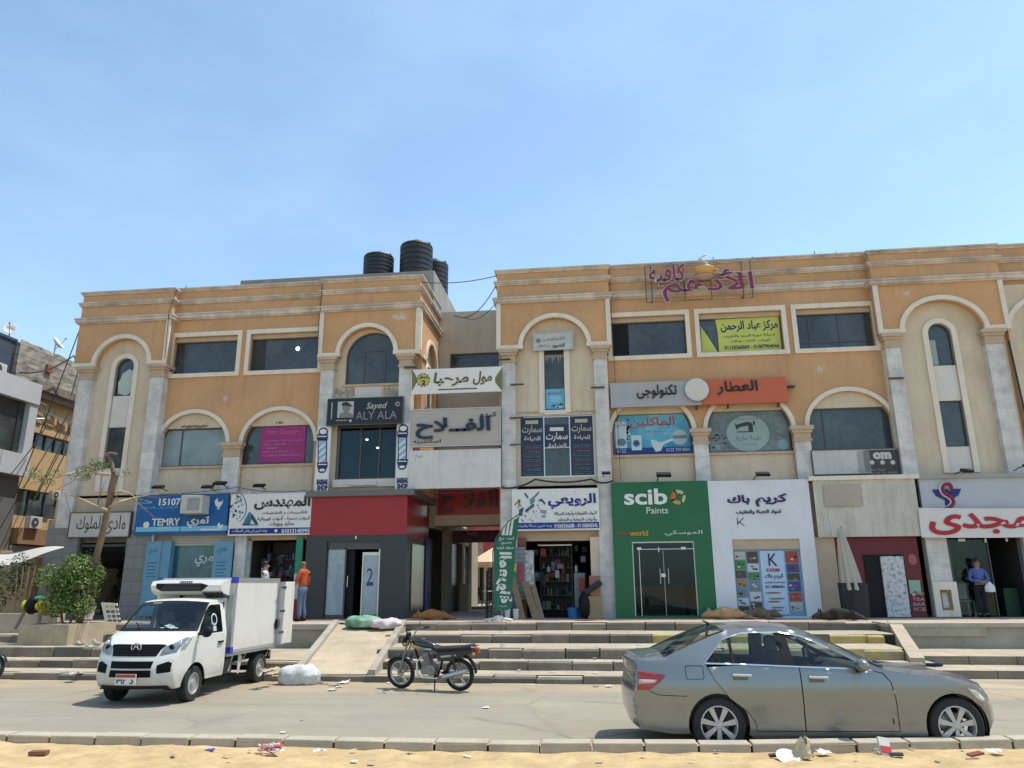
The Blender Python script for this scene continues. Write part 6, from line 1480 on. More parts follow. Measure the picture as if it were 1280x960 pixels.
for s in (-1, 1):
    for nm, poly, hx, hz in (('rear_door', rear_door, .29, .865), ('front_door', front_door, 1.19, .84)):
        g = G(); CB.side(g, poly, (), 0, s, .07, thick=.03); d = g.build('door', silver, car, smooth=True)
        y = s*(chalf(hx, hz)+.012)
        G().obox((hx+.02, y+s*.006, hz+.012), (1, 0, -.03), (0, 1, 0), (.03, 0, 1), .115, .012, .014).build('handle', pc((.52, .53, .53), .3, .25), d, bevel=.008)
        G().obox((hx, y-s*.006, hz-.02), (1, 0, 0), (0, 1, 0), (0, 0, 1), .09, .006, .022).build('handle_recess', pc((.12, .125, .12), .4, .5), d, bevel=.005)
    g = G(); CB.side(g, [(-.075, 1.02), (.16, 1.262), (.215, 1.285), (.225, .985), (.1, .995)], (), -.012, s, .08); g.build('quarter_window', M['carglass'], car, smooth=True)
    g = G(); CB.side(g, [(.245, .985), (.235, 1.29), (.41, 1.335), (.79, 1.342), (.835, .965)], (), -.012, s, .08); g.build('side_window', M['carglass'], car, smooth=True)
    g = G(); CB.side(g, [(.965, .963), (.93, 1.338), (1.11, 1.295), (1.40, 1.163), (1.70, 1.0), (1.77, .935)], (), -.012, s, .08); g.build('side_window', M['carglass'], car, smooth=True)
    g = G(); CB.side(g, [(.835, .96), (.79, 1.35), (.93, 1.338), (.965, .96)], (), -.006, s, .06); CB.side(g, [(.215, .98), (.205, 1.285), (.245, 1.298), (.255, .98)], (), -.006, s, .06); CB.side(g, [(1.72, .94), (1.70, 1.005), (1.79, .96), (1.80, .925)], (), -.006, s, .06); g.build('pillar_trim', M['black'], car, smooth=True)
    g = G()
    CB.side(g, [(-.12, 1.012), (-.10, 1.0), (.4, .988), (1.0, .963), (1.5, .947), (1.86, .924), (1.86, .936), (1.5, .962), (1.0, .978), (.4, 1.003), (-.09, 1.018)], (), .006, s, .06)
    CB.side(g, [(-.12, 1.012)]+[(a-.005, b+.012) for a, b in DLO[:6]]+[(a-.01, b) for a, b in DLO[:6]][::-1], (), .006, s, .05)
    g.build('chrome_strip', chrome, car, smooth=True)
    # tail lamp wraps the corner
    tl = G(); CB.side(tl, [(-.93, .915), (-.63, .885), (-.60, .862), (-.70, .77), (-.80, .705), (-.945, .70)], (), .008, s, .05, thick=.02); tlo = tl.build('tail_lamp', mat('red_lens', (.30, .012, .012), .15, var=.1, coat=.8) if s < 0 else bpy.data.materials['red_lens'], car, smooth=True)
    tl = G(); CB.side(tl, [(-.92, .825), (-.70, .822), (-.735, .785), (-.925, .772)], (), .014, s, .05); tl.build('reversing_lens', pc((.5, .35, .33), .2), tlo, smooth=True)
    tl = G(); CB.patch(tl, [(s*.62, 4.4), (s*1.0, 4.3), (s*1.0, 5.15), (s*.72, 5.0)], .008); tl.build('lens', bpy.data.materials['red_lens'], tlo, smooth=True)
    hl = G(); CB.side(hl, [(2.93, .735), (3.06, .695), (3.15, .60), (3.12, .575), (3.02, .63)], (), .008, s, .04, thick=.02); CB.patch(hl, [(s*.70, 23.6), (s*1.0, 23.1), (s*1.0, 24.2), (s*.74, 24.4)], .008)
    hl.build('headlight', mat('headlight_lens', (.5, .53, .55), .08, .3, var=.3, sc=12, coat=1) if s < 0 else bpy.data.materials['headlight_lens'], car, smooth=True)
    # mirror
    mx, mz = 1.70, .965; yb = s*(chalf(mx, .95))
    G().ball((mx, yb+s*.14, mz+.035), .075, .115, .075, 14).build('mirror', silver, car, smooth=True)
    G().box(mx-.03, mx+.04, min(yb-s*.01, yb+s*.09), max(yb-s*.01, yb+s*.09), mz-.05, mz-.01).build('mirror_foot', M['black'], car)
    # wheel arch liners and sill
    for wx in (0, 2.76):
        g = G(); k = 20
        vs = [(wx+.375*cos(R(a)), s*(.84 if j else .45), .316+.375*sin(R(a))) for a in [200-220*i/k for i in range(k+1)] for j in (0, 1)]
        g.add(vs, [(2*i, 2*i+1, 2*i+3, 2*i+2) for i in range(k)]); g.build('arch_liner', M['black'], car)
    g = G(); CB.side(g, [(.38, .175), (2.38, .175), (2.38, .25), (.38, .25)], (), -.012, s, .1); g.build('sill', pc((.15, .155, .145), .35, .6), car, smooth=True)
    # fuel flap outline, side rub mark, bumper seam
    if s < 0:
        g = G(); e = [(-.34, .83), (-.16, .83), (-.14, .85), (-.14, .97), (-.16, .985), (-.34, .985), (-.36, .97), (-.36, .85)]
        CB.side(g, e, [[(-.25+(p[0]+.25)*.94, .907+(p[1]-.907)*.92) for p in e]], .002, s, .05); g.build('fuel_flap_seam', M['black'], car)
        g = G(); CB.side(g, [(2.02, .34), (2.035, .34), (2.035, .40), (2.02, .40)], (), .003, s, .05); g.build('scuff', M['black'], car)
    g = G(); CB.side(g, [(-.80, .70), (-.70, .655), (-.36, .645), (-.36, .638), (-.70, .647), (-.805, .692)], (), .002, s, .05); g.build('bumper_seam', M['black'], car)
# rear face: boot seam, number plate, lower bumper; front: grille
g = G(); CB.patch(g, [(-.30, 4.2), (.30, 4.2), (.30, 5.0), (-.30, 5.0)], .006); g.build('number_plate', pc((.5, .5, .5), .4), car)
g = G(); CB.patch(g, [(-.45, 5.25), (.45, 5.25), (.45, 5.5), (-.45, 5.5)], .01); g.build('boot_chrome', chrome, car)
g = G(); CB.patch(g, [(-.9, .1), (.9, .1), (.85, 1.0), (-.85, 1.0)], .006); g.build('rear_lower_trim', pc((.12, .12, .115), .5), car, smooth=True)
g = G(); CB.patch(g, [(-.42, 23.3), (.42, 23.3), (.36, 24.6), (-.36, 24.6)], .008); g.build('grille', M['black'], car, smooth=True)
g = G(); CB.patch(g, [(-.6, 25.2), (.6, 25.2), (.55, 26.2), (-.55, 26.2)], .006); g.build('lower_grille', M['black'], car, smooth=True)
# cabin
inn = mat('dark_car_interior', (.03, .03, .033), .85, var=.1); inl = mat('grey_car_seat', (.09, .09, .095), .85, var=.1)
G().box(-.3, 2.2, -.72, .72, .22, .3).build('cabin_floor', inn, car)
g = G()
for s in (-1, 1): CB.side(g, [(-.3, .3), (2.1, .3), (2.1, .88), (1.0, .93), (-.1, .97), (-.5, .97)], (), -.07, s, .12)
g.build('door_lining', inn, car)
g = G(); g.box(-.95, -.25, -.68, .68, .3, 1.0); g.build('boot_box', inn, car)
G().box(-.35, -.05, -.6, .6, .3, 1.12).box(.0, .45, -.62, .62, .3, .55).build('rear_seat', inl, car, bevel=.05)
for yy in (-.36, .36):
    sg = G(); sg.obox((.92, yy, .82), (.97, 0, .22), (0, 1, 0), (-.22, 0, .97), .07, .24, .32); se = sg.build('seat', inl, car, bevel=.06)
    G().box(.76, .88, yy-.13, yy+.13, 1.1, 1.3).build('headrest', inl, se, bevel=.04); G().box(.95, 1.4, yy-.24, yy+.24, .45, .58).build('cushion', inl, se, bevel=.04)
G().prism([(1.72, .5), (1.62, .85), (1.75, .95), (2.1, .92), (2.1, .5)], -.7, .7, mp=lambda u, v, d: (u, d, v)).build('dashboard', inn, car)
g = G(); c0 = Vector((1.52, .36, .93)); g.tube([c0+Vector((-.08*sin(a)*.5, .185*cos(a), .175*sin(a))) for a in [2*pi*k/20 for k in range(21)]], .015, 6); g.box(1.5, 1.72, .34, .38, .88, .92); g.build('steering_wheel', M['black'], car)
G().box(1.18, 1.24, -.06, .06, 1.27, 1.33).build('rear_mirror', M['black'], car)
G().tube([(.15, 0, 1.42), (.05, 0, 1.47)], [.02, .008], 6).build('antenna', M['black'], car)
G().box(.3, 2.5, -.6, .6, .14, .22).box(-.8, 3.0, -.5, .5, .2, .26).build('underbody', M['black'], car)
rimm = mat('alloy_silver', (.46, .465, .47), .35, .35, var=.05)
for wx in (0, 2.76):
    for s in (-1, 1): wheel(car, (wx, s*.765, .316), .316, .215, .222, 7, s, rimm)

# ---- white refrigerated truck ---------------------------------------------------------------------
def thalf(x, z):
    w = .775
    if x > .15: w -= .12*((x-.15)/.6)**2
    if z < .5: w -= .03*(.5-z)/.25
    if z > 1.08: w -= .115*((z-1.08)/.6)**1.1
    return w
TB = Body(thalf)
te = [(.46, .27, .17, 0), (.555, .36, .17, 0), (.60, .48, .17, 0), (.60, .62, .165, 0), (.565, .76, .155, 0), (.50, .90, .15, 0), (.44, .975, .17, .0), (.30, 1.06, .19, .01), (.10, 1.155, .20, .015), (.02, 1.185, .2, .01),
      (-.14, 1.34, .13, .015), (-.30, 1.50, .1, .025), (-.43, 1.63, .07, .03), (-.52, 1.685, .05, .035), (-.75, 1.715, 0, .035), (-1.02, 1.715, 0, .03)]
TB.set_profile(te)
tw = mat('white_truck_paint', (.66, .645, .60), .32, var=.04, sc=2, spec=.5, coat=.3, dirt=(.95, .25, (.34, .27, .19), .75))
tr = thing('refrigerated_truck', 'small white cab truck with a refrigerated white box, parked nose first by the left steps', 'truck', (-8.03, 13.42, 0), R(-90.87), local=True)
r_ = .295
def arct(cx, r, a0, a1, n=14): return [(cx+r*cos(R(a0+(a1-a0)*i/n)), r_+r*sin(R(a0+(a1-a0)*i/n))) for i in range(n+1)]
tl_ = [(.46, .27)]+arct(0, .355, -3, 176)+[(-.42, .33), (-1.02, .33)]
tout = [(e[0], e[1]) for e in te]+[(-1.02, .33), (-.40, .33)]+arct(0, .36, 174, -2)[0:]
twin = [(.0, 1.115), (-.10, 1.27), (-.30, 1.50), (-.42, 1.595), (-.50, 1.625), (-.86, 1.625), (-.88, 1.12)]
tdoor = [(.02, .50), (.06, .80), (.055, 1.08), (.0, 1.10), (-.9, 1.105), (-.93, .9), (-.93, .40), (-.42, .40), (-.35, .44), (-.29, .52), (-.2, .62), (-.05, .66)]
tdoor = [(.075, .72), (.065, 1.085), (-.91, 1.085), (-.93, .9), (-.93, .40), (-.40, .40), (-.36, .48), (-.28, .585), (-.16, .665), (.0, .70)]
g = G()
for s in (-1, 1): TB.side(g, tout, [twin, tdoor], 0, s, .07)
TB.strip(g, 0, 9.0, nt=36, nv=20); TB.strip(g, 12.6, 15, nt=10, nv=18)
g.add([(-1.02, -.72, .33), (-1.02, .72, .33), (-1.02, .72, 1.74), (-1.02, -.72, 1.74)], [(3, 2, 1, 0)])
g.build('cab', tw, tr, smooth=True, weld=True)
g = G(); TB.strip(g, 9.0, 12.6, nt=12, nv=16); g.build('windscreen', M['carglass'], tr, smooth=True)
g = G(); TB.strip(g, 8.75, 9.25, -1, 1, 16, 3, .005); TB.strip(g, 9, 12.6, -1, -.94, 2, 10, .005); TB.strip(g, 9, 12.6, .94, 1, 2, 10, .005); TB.strip(g, 12.35, 12.65, -1, 1, 14, 2, .005); g.build('windscreen_seal', M['black'], tr, smooth=True)
g = G()
for (v0, t0, v1, t1) in ((-.35, 9.1, -.62, 9.75), (.35, 9.15, .0, 9.75)):
    P = [TB.at(v0+(v1-v0)*k/6, t0+(t1-t0)*k/6)+TB.nrm(v0, t0)*.02 for k in range(7)]; g.tube(P, .011, 5)
g.build('wiper', M['black'], tr)
g = G(); TB.patch(g, [(-.62, 12.0), (-.35, 12.0), (-.35, 12.22), (-.62, 12.22)], .004)
g.build('windscreen_sticker', pc((.6, .62, .62)), tr); g = G()
for k, (a, b, q) in enumerate(((.30, 9.55, .12), (.42, 9.35, .1), (.22, 9.35, .09))): p = TB.at(a, b)-TB.nrm(a, b)*.08; g.ball(p, .09, q, .07, 9, noise=.25, seed=k)
g.build('crumpled_tissue', pc((.7, .7, .7), .9), tr)
g = G(); TB.patch(g, [(-.56, 4.3), (.56, 4.3), (.67, 6.05), (.5, 6.15), (-.5, 6.15), (-.67, 6.05)], .008, .1); gr = g.build('grille', M['black'], tr, smooth=True)
g = G()
for k in range(5): TB.patch(g, [(-.55, 4.5+k*.3), (.55, 4.5+k*.3), (.55, 4.56+k*.3), (-.55, 4.56+k*.3)], .013, .1)
g.build('grille_bar', pc((.05, .05, .052), .4), gr)
# maker's mark: ring with inner chevrons
def onface(v, t, off): return TB.at(v, t)+TB.nrm(v, t)*off
g = G(); c = onface(.02, 5.5, .02)
P = [c+Vector((0, .09*cos(a), .07*sin(a))) for a in [2*pi*k/18 for k in range(19)]]; g.tube(P, .009, 5)
for sx in (-1, 1): g.tube([c+Vector((.005, sx*.045, -.035)), c+Vector((.005, sx*.02, .03)), c+Vector((.005, 0, -.005))], .01, 5)
g.build('emblem', chrome, gr)
for s in (-1, 1):
    g = G(); TB.patch(g, [(s*.62, 4.35), (s*.96, 4.75), (s*1.0, 5.9), (s*1.0, 7.2), (s*.93, 7.35), (s*.80, 6.35), (s*.66, 5.7)], .006, .12)
    TB.side(g, [(.50, .90), (.44, .975), (.30, 1.06), (.20, 1.09), (.24, 1.03), (.38, .90)], (), .006, s, .05)
    hl = g.build('headlight', mat('truck_headlight_lens', (.42, .44, .46), .08, .35, var=.35, sc=14, coat=1) if s < 0 else bpy.data.materials['truck_headlight_lens'], tr, smooth=True)
    for (v, t, q) in ((s*.80, 5.5, .05), (s*.91, 6.3, .045)):
        p = onface(v, t, .006); g = G(); g.ball(p, .02, q, q, 12); g.build('lamp_bowl', M['black'] if q > .048 else chrome, hl, smooth=True)
    g = G(); TB.patch(g, [(s*.66, 2.35), (s*.95, 2.5), (s*.95, 3.5), (s*.86, 3.7), (s*.64, 3.3)], .008, .1); g.build('fog_lamp_recess', M['black'], tr, smooth=True)
g = G(); TB.patch(g, [(-.52, 2.95), (.52, 2.95), (.54, 3.75), (-.54, 3.75)], .007, .1); TB.patch(g, [(-.54, 1.95), (.54, 1.95), (.52, 2.75), (-.52, 2.75)], .007, .1); g.build('bumper_intake', M['black'], tr, smooth=True)
g = G(); TB.patch(g, [(-.9, .05), (.9, .05), (.86, .7), (-.86, .7)], .006, .12); g.build('bumper_lip', pc((.05, .05, .052), .6), tr, smooth=True)
c = onface(-.02, 2.3, .035); g = G(); g.box(c.x-.012, c.x, -.2, .17, .36, .53); pl = g.build('number_plate', M['white'], tr)
g = G(); g.box(c.x, c.x+.004, -.19, .16, .475, .525); g.build('plate_header', pc((.45, .06, .03)), pl)
g = G(); g.text('٧٣٤٢', 0, .17, .372, .468, 0, 0, .004, .03, mp=lambda u, v, d: (c.x-d, u-.185, v)); g.text('د', 0, .07, .375, .45, 0, 0, .004, .03, mp=lambda u, v, d: (c.x-d, u+.06, v)); g.build('plate_number', BLK, pl)
for s in (-1, 1):
    g = G(); TB.side(g, [(p[0]*.992-.003, .75+(p[1]-.75)*.988) for p in tdoor], (), 0, s, .07, thick=.03); d = g.build('door', tw, tr, smooth=True)
    y = s*(thalf(-.78, .93)+.012)
    G().obox((-.79, y+s*.012, .945), (1, 0, 0), (0, 1, 0), (0, 0, 1), .085, .014, .018).build('handle', M['black'], d, bevel=.006)
    G().obox((-.80, y-s*.006, .925), (1, 0, 0), (0, 1, 0), (0, 0, 1), .075, .006, .04).build('handle_recess', pc((.4, .4, .4)), d)
    g = G(); TB.side(g, [(-.02, 1.125), (-.12, 1.27), (-.31, 1.485), (-.43, 1.58), (-.51, 1.61), (-.84, 1.61), (-.86, 1.125)], (), -.012, s, .08); w = g.build('side_window', M['carglass'], tr, smooth=True)
    g = G(); TB.side(g, twin, [[(-.02, 1.13), (-.12, 1.27), (-.31, 1.48), (-.43, 1.575), (-.51, 1.603), (-.84, 1.603), (-.86, 1.13)]], -.006, s, .05); g.build('window_seal', M['black'], w, smooth=True)
    if s > 0:
        g = G(); TB.side(g, [(-.6+.11*cos(R(a)), 1.36+.11*sin(R(a))) for a in range(0, 360, 20)], [[(-.6+.08*cos(R(a)), 1.36+.08*sin(R(a))) for a in range(0, 360, 20)]], -.004, s, .05); TB.side(g, [(-.66, 1.15), (-.54, 1.15), (-.55, 1.24), (-.65, 1.24)], (), -.004, s, .05); g.build('window_sticker', pc((.5, .48, .5)), w)
    if s < 0: continue
    yb = s*thalf(.0, 1.1)
    G().ball((.03, yb+s*.17, 1.17), .06, .11, .1, 12).build('mirror', M['black'], tr, smooth=True)
    G().tube([(-.02, yb-s*.02, 1.13), (.02, yb+s*.1, 1.14)], .03, 6).build('mirror_arm', M['black'], tr)
# cab inside
G().box(-.985, -.97, -.69, .69, .45, 1.66).build('dark_cab_panel', inn, tr)  # dark panel added so the cab looks shaded through the windscreen
G().box(-.98, .2, -.70, .70, .42, .48).prism([(.28, .5), (.05, 1.1), (-.1, 1.05), (-.1, .5)], -.68, .68).build('cab_floor', inn, tr)
for yy in (-.35, .35):
    g = G(); g.box(-.92, -.78, yy-.25, yy+.25, .7, 1.3); se = g.build('seat', inl, tr, bevel=.04); G().box(-.8, -.35, yy-.25, yy+.25, .6, .75).build('cushion', inl, se, bevel=.03); G().box(-.93, -.8, yy-.13, yy+.13, 1.3, 1.5).build('headrest', inl, se, bevel=.03)
g = G(); g.tube([Vector((-.25-.08*sin(a), .35+.18*cos(a), 1.02+.14*sin(a))) for a in [2*pi*k/18 for k in range(19)]], .014, 6); g.build('steering_wheel', M['black'], tr)
g = G()
for s in (-1, 1): TB.side(g, [(-.98, .45), (-.1, .7), (.05, .75), (.05, 1.08), (-.98, 1.08)], (), -.06, s, .1)
g.build('door_lining', inn, tr)
# refrigerated box
bxm = mat('white_box_panel', (.64, .62, .57), .45, var=.035, sc=1.2, streak=.5, streakc=(.48, .44, .38), dirt=(1.15, .68, (.40, .33, .25), .5)); al2 = mat('dull_aluminium_edge', (.48, .48, .50), .4, .6, var=.06)
X0, X1, Y0, Z0, Z1 = -3.15, -1.14, .81, .70, 2.11
bxo = G().box(X0, X1, -Y0, Y0, Z0, Z1).build('cargo_box', bxm, tr)
g = G(); e = .012; w = .075
for s in (-1, 1):
    y0, y1 = sorted((s*(Y0-.05), s*(Y0+e)))
    g.box(X1-w, X1+e, y0, y1, Z0, Z1+e); g.box(X0-e, X0+w, y0, y1, Z0, Z1+e); g.box(X0+w, X1-w, y0, y1, Z1-.06, Z1+e); g.box(X0+w, X1-w, y0, y1, Z0-.0, Z0+.06)
g.box(X1-.05, X1+e, -Y0+.05, Y0-.05, Z1-.05, Z1+e).box(X0-e, X0+.05, -Y0+.05, Y0-.05, Z1-.05, Z1+e)
g.build('edge_trim', al2, bxo)
g = G(); bc = e+.006
for s in (-1, 1):
    for zz in (Z0-.005, Z1-.09):
        y0, y1 = sorted((s*(Y0-.08), s*(Y0+bc))); g.box(X1-.09, X1+bc, y0, y1, zz, zz+.12)
g.build('corner_cap', mat('blue_corner_plastic', (.035, .05, .36), .45, var=.05), bxo)
# open rear door swung straight back, its thick edge towards the street
d = G().box(X0-.62, X0-.05, Y0+.02, Y0+.11, Z0+.02, Z1-.06).build('rear_door', bxm, tr, bevel=.01)
G().box(X0-.07, X0-.0, Y0+.0, Y0+.125, Z0+.02, Z1-.06).build('door_edge', al2, d)
g = G()
for zz in (.95, 1.4, 1.9): g.box(X0-.12, X0+.1, Y0+.11, Y0+.13, zz, zz+.05)
g.build('hinge', M['darkalu'], d)
g = G(); g.box(X0+.05, X0+.09, Y0+.012, Y0+.05, 1.05, 1.25).box(X0+.03, X0+.12, Y0+.012, Y0+.03, 1.12, 1.17); g.build('door_catch', M['black'], bxo)
d2 = G().box(X0-.10, X0-.01, -Y0+.02, -.02, Z0+.02, Z1-.06).build('rear_door', bxm, tr, bevel=.01)
# cooling unit
g = G(); g.prism([(X1+.0, 1.78), (X1+.22, 1.80), (X1+.36, 1.88), (X1+.40, 1.98), (X1+.34, 2.06), (X1+.05, 2.09), (X1, 2.09)], -.74, .72, mp=lambda u, v, q: (u, q, v)); cu_ = g.build('cooling_unit', tw, tr, bevel=.03)
g = G(); g.prism([(-.62, 1.93), (-.5, 1.87), (.32, 1.87), (.46, 1.98), (.3, 2.02), (-.62, 2.02)], X1+.385, X1+.405, mp=lambda u, v, q: (q, u, v)); g.build('cooling_grille', M['black'], cu_)
g = G()
for k in range(5): g.box(X1+.405, X1+.412, -.52+.02*k, .3, 1.885+k*.027, 1.892+k*.027)
g.build('grille_slat', pc((.1, .1, .1)), cu_)
g = G(); [g.box(X1+.36, X1+.374, -.15+k*.045, -.12+k*.045, 2.035, 2.06) for k in range(6)]; g.build('lettering', BLK, cu_)
G().prism([(X1+.06, 1.78), (X1+.34, 1.84), (X1+.05, 1.72)], .3, .73, mp=lambda u, v, q: (u, q, v)).build('lower_cowl', M['darkalu'], cu_)
G().tube([(X1+.05, -.28, 1.8), (X1+.06, -.3, 1.6), (X1+.03, -.25, 1.3)], .035, 6).build('hose', M['black'], tr)
# chassis
g = G(); g.box(X0, -.9, -.42, -.32, .46, .62).box(X0, -.9, .32, .42, .46, .62)
for k in range(4): g.box(-3.0+k*.6, -2.94+k*.6, -.75, .75, .6, .68)
g.build('chassis', M['black'], tr)
G().box(X0-.05, X1+.02, -Y0+.02, Y0-.02, .645, .70).build('bed_frame', mat('dirty_white_frame', (.5, .49, .46), .6, var=.1), tr)
g = G()
for x in (-1.35, -1.9, -2.95, -3.1):
    g.add([(x, .76, .66), (x-.05, .76, .66), (x+.06, .72, .36 if x > -1.5 else .5), (x+.0, .72, .36 if x > -1.5 else .5)], [(0, 1, 2, 3), (3, 2, 1, 0)])
g.add([(-1.62, .75, .64), (-1.80, .75, .64), (-1.74, .73, .28), (-1.66, .73, .28)], [(0, 1, 2, 3), (3, 2, 1, 0)])
g.build('bracket', bpy.data.materials['dirty_white_frame'], tr)
G().box(-1.55, -1.05, .3, .68, .32, .6).build('fuel_tank', M['darkalu'], tr, bevel=.03)
G().box(X0-.06, X0, -.7, .7, .42, .6).build('rear_bumper', M['darkalu'], tr)
srim = mat('dusty_silver_steel_wheel', (.42, .41, .39), .5, .5, var=.1)
for wx in (0, -2.6):
    for s in (-1, 1): wheel(tr, (wx, s*.685, r_), r_, .175, .185, 0, s, srim, True)
    g = G()
    for s in (-1, 1):
        if wx == 0:
            k = 16; vs = [(wx+.37*cos(R(a)), s*(.77 if j else .42), r_+.37*sin(R(a))) for a in [190-200*i/k for i in range(k+1)] for j in (0, 1)]
            g.add(vs, [(2*i, 2*i+1, 2*i+3, 2*i+2) for i in range(k)])
    if wx == 0: g.build('arch_liner', M['black'], tr)
G().tube([(-2.6, -.6, r_), (-2.6, .6, r_)], .05, 8).build('axle', M['black'], tr)

# ---- motorbike ------------------------------------------------------------------------------------
def motorbike(name, label, loc, rz, lean, group):
    t = thing(name, label, 'motorbike', loc, (lean, 0, rz), group, local=True)
    dark = mat('glossy_black_bodywork', (.012, .013, .017), .2, var=.05, coat=.7); eng = mat('greasy_aluminium', (.26, .26, .26), .4, .7, var=.3, sc=14)
    R0 = .30
    for wx in (0, 1.26):
        wh = G()
        n = 36; prof = 10
        def tor(u, v, rr_=R0-.04, q=.042): a, b = 2*pi*u, 2*pi*v; return (wx+(rr_+q*cos(b))*cos(a), q*1.0*sin(b), R0+(rr_+q*cos(b))*sin(a))
        wh.grid(tor, n, 10); wo = wh.build('wheel', M['rubber'], t, smooth=True)
        g = G()
        def rimf(u, v): a, b = 2*pi*u, 2*pi*v; return (wx+(.222+.014*cos(b))*cos(a), .03*sin(b), R0+(.222+.014*cos(b))*sin(a))
        g.grid(rimf, n, 6); g.build('rim', mat('bike_rim', (.45, .45, .44), .3, .8, var=.05), wo, smooth=True)
        g = G(); g.lathe((wx, -.05, R0), [(.05, 0), (.065, .02), (.065, .08), (.05, .1)], 16, (0, 1, 0))
        for k in range(5):
            a = 2*pi*k/5+.4
            for da in (-.1, .1): g.tube([(wx+.05*cos(a), 0, R0+.05*sin(a)), (wx+.215*cos(a+da), 0, R0+.215*sin(a+da))], .012, 5)
        g.build('spokes', bpy.data.materials['bike_rim'], wo)
    # front: fork, mudguard, headlamp, bars
    g = G()
    for y in (-.085, .085): g.tube([(1.26, y, .30), (1.16, y, .58), (1.03, y, .93)], [.024, .02, .018], 8)
    g.build('fork', eng, t)
    g = G(); P = [(1.26+.335*cos(R(a)), 0, R0+.335*sin(R(a))) for a in range(20, 146, 9)]
    for p, q in zip(P, P[1:]): g.add([(p[0], -.06, p[2]), (q[0], -.06, q[2]), (q[0], .06, q[2]), (p[0], .06, p[2]), (p[0], -.062, p[2]-.03), (q[0], -.062, q[2]-.03), (q[0], .062, q[2]-.03), (p[0], .062, p[2]-.03)], [(0, 1, 2, 3), (0, 4, 5, 1), (3, 2, 6, 7)])
    g.build('front_mudguard', dark, t, smooth=True)
    g = G(); g.lathe((1.06, 0, .88), [(.03, 0), (.085, .03), (.095, .10), (.09, .11)], 20, (1, 0, .05)); hl = g.build('headlight', M['black'], t, smooth=True)
    G().lathe((1.17, 0, .886), [(.088, 0), (.07, .015), (.01, .025)], 20, (1, 0, .05)).build('lens', bpy.data.materials['headlight_lens'], hl, smooth=True)
    g = G(); g.tube([(1.02, 0, .97), (1.0, .1, 1.0), (.98, .22, 1.1), (.87, .36, 1.10)], .013, 6).tube([(1.02, 0, .97), (1.0, -.1, 1.0), (.98, -.22, 1.1), (.87, -.36, 1.10)], .013, 6); hb = g.build('handlebar', M['darkalu'], t)
    for y in (.36, -.36): G().tube([(.90, y*.9, 1.10), (.82, y*1.15, 1.095)], .018, 8).build('grip', M['black'], hb)
    for y in (.25, -.25):
        G().tube([(.98, y, 1.1), (.96, y*1.25, 1.22)], .007, 5).obox((.95, y*1.3, 1.25), (.2, 0, .1), (0, 1, 0), (-.1, 0, .2), .05, .055, .035).build('mirror', M['black'], hb)
    g = G(); g.box(1.04, 1.10, -.07, .07, .97, 1.06); g.build('instrument_pod', M['black'], t, bevel=.02)
    for y in (.14, -.14): G().ball((1.09, y, .86), .035, .03, .03, 8).build('indicator', pc((.5, .2, .02), .3), t, smooth=True)
    # tank, seat, panels
    g = G()
    def tank(u, v):
        a = 2*pi*v; x = .48+.48*u; k = sin(pi*min(1, max(.0, .06+u*.92)))**.45
        h = .12*k*(.75+.35*u); w = .135*k*(.6+.5*u); zc = .80+.055*u
        ca, sa = cos(a), sin(a); return (x, w*ca*abs(ca)**-.25 if abs(ca) > 1e-3 else 0, zc+h*(sa*abs(sa)**-.2 if abs(sa) > 1e-3 else 0))
    g.grid(tank, 16, 24); tk = g.build('fuel_tank', dark, t, smooth=True)
    for y in (1, -1):
        for (q, col) in (([(.93, .80), (.70, .77), (.60, .79), (.72, .815), (.93, .87)], (.5, .33, .06)), ([(.80, .775), (.52, .76), (.5, .79), (.66, .80), (.80, .805)], (.35, .5, .62))):
            gg = G(); gg.prism(q, y*.146, y*.150); gg.build('stripe', pc(col, .3), tk)
    G().lathe((.74, 0, .945), [(.035, 0), (.035, .02)], 14).build('fuel_cap', chrome, tk)
    g = G(); g.prism([(.50, .83), (.40, .80), (-.10, .83), (-.30, .865), (-.33, .82), (-.28, .78), (.45, .735), (.52, .76)], -.125, .125); g.build('seat', mat('black_vinyl_seat', (.02, .02, .022), .6, var=.1), t, bevel=.03)
    g = G(); g.prism([(.44, .73), (.10, .75), (-.33, .80), (-.36, .74), (-.1, .64), (.15, .55), (.42, .56)], -.10, .10); g.build('side_panel', dark, t, bevel=.02)
    for y in (1, -1):
        gg = G(); gg.prism([(.36, .655), (.02, .69), (.0, .66), (.32, .62)], y*.101, y*.106); gg.build('stripe', pc((.4, .42, .42), .3), t)
    g = G(); P = [(.0+.345*cos(R(a)), 0, R0+.03+.345*sin(R(a))) for a in range(60, 190, 10)]
    for p, q in zip(P, P[1:]): g.add([(p[0], -.07, p[2]), (q[0], -.07, q[2]), (q[0], .07, q[2]), (p[0], .07, p[2])], [(0, 1, 2, 3), (3, 2, 1, 0)])
    g.build('rear_mudguard', M['black'], t, smooth=True)
    G().box(-.42, -.34, -.06, .06, .72, .80).build('tail_lamp', pc((.35, .03, .02), .25), t, bevel=.015)
    for y in (.13, -.13): G().ball((-.36, y, .70), .04, .03, .032, 8).build('indicator', pc((.5, .2, .03), .3), t, smooth=True)
    g = G(); g.tube([(-.05, .1, .80), (-.38, .11, .83), (-.38, -.11, .83), (-.05, -.1, .80)], .011, 6); g.build('grab_rail', chrome, t)
    # engine, frame, exhaust
    g = G(); g.tube([(.98, 0, .90), (.88, 0, .60), (.80, 0, .32), (.45, 0, .26), (.35, 0, .55), (.45, 0, .74)], .022, 8).tube([(.98, 0, .86), (.5, 0, .74), (-.25, 0, .76)], .02, 8).tube([(.36, .06, .34), (.0, .07, .30)], .022, 8).tube([(.36, -.06, .34), (.0, -.07, .30)], .022, 8); g.build('frame', M['black'], t)
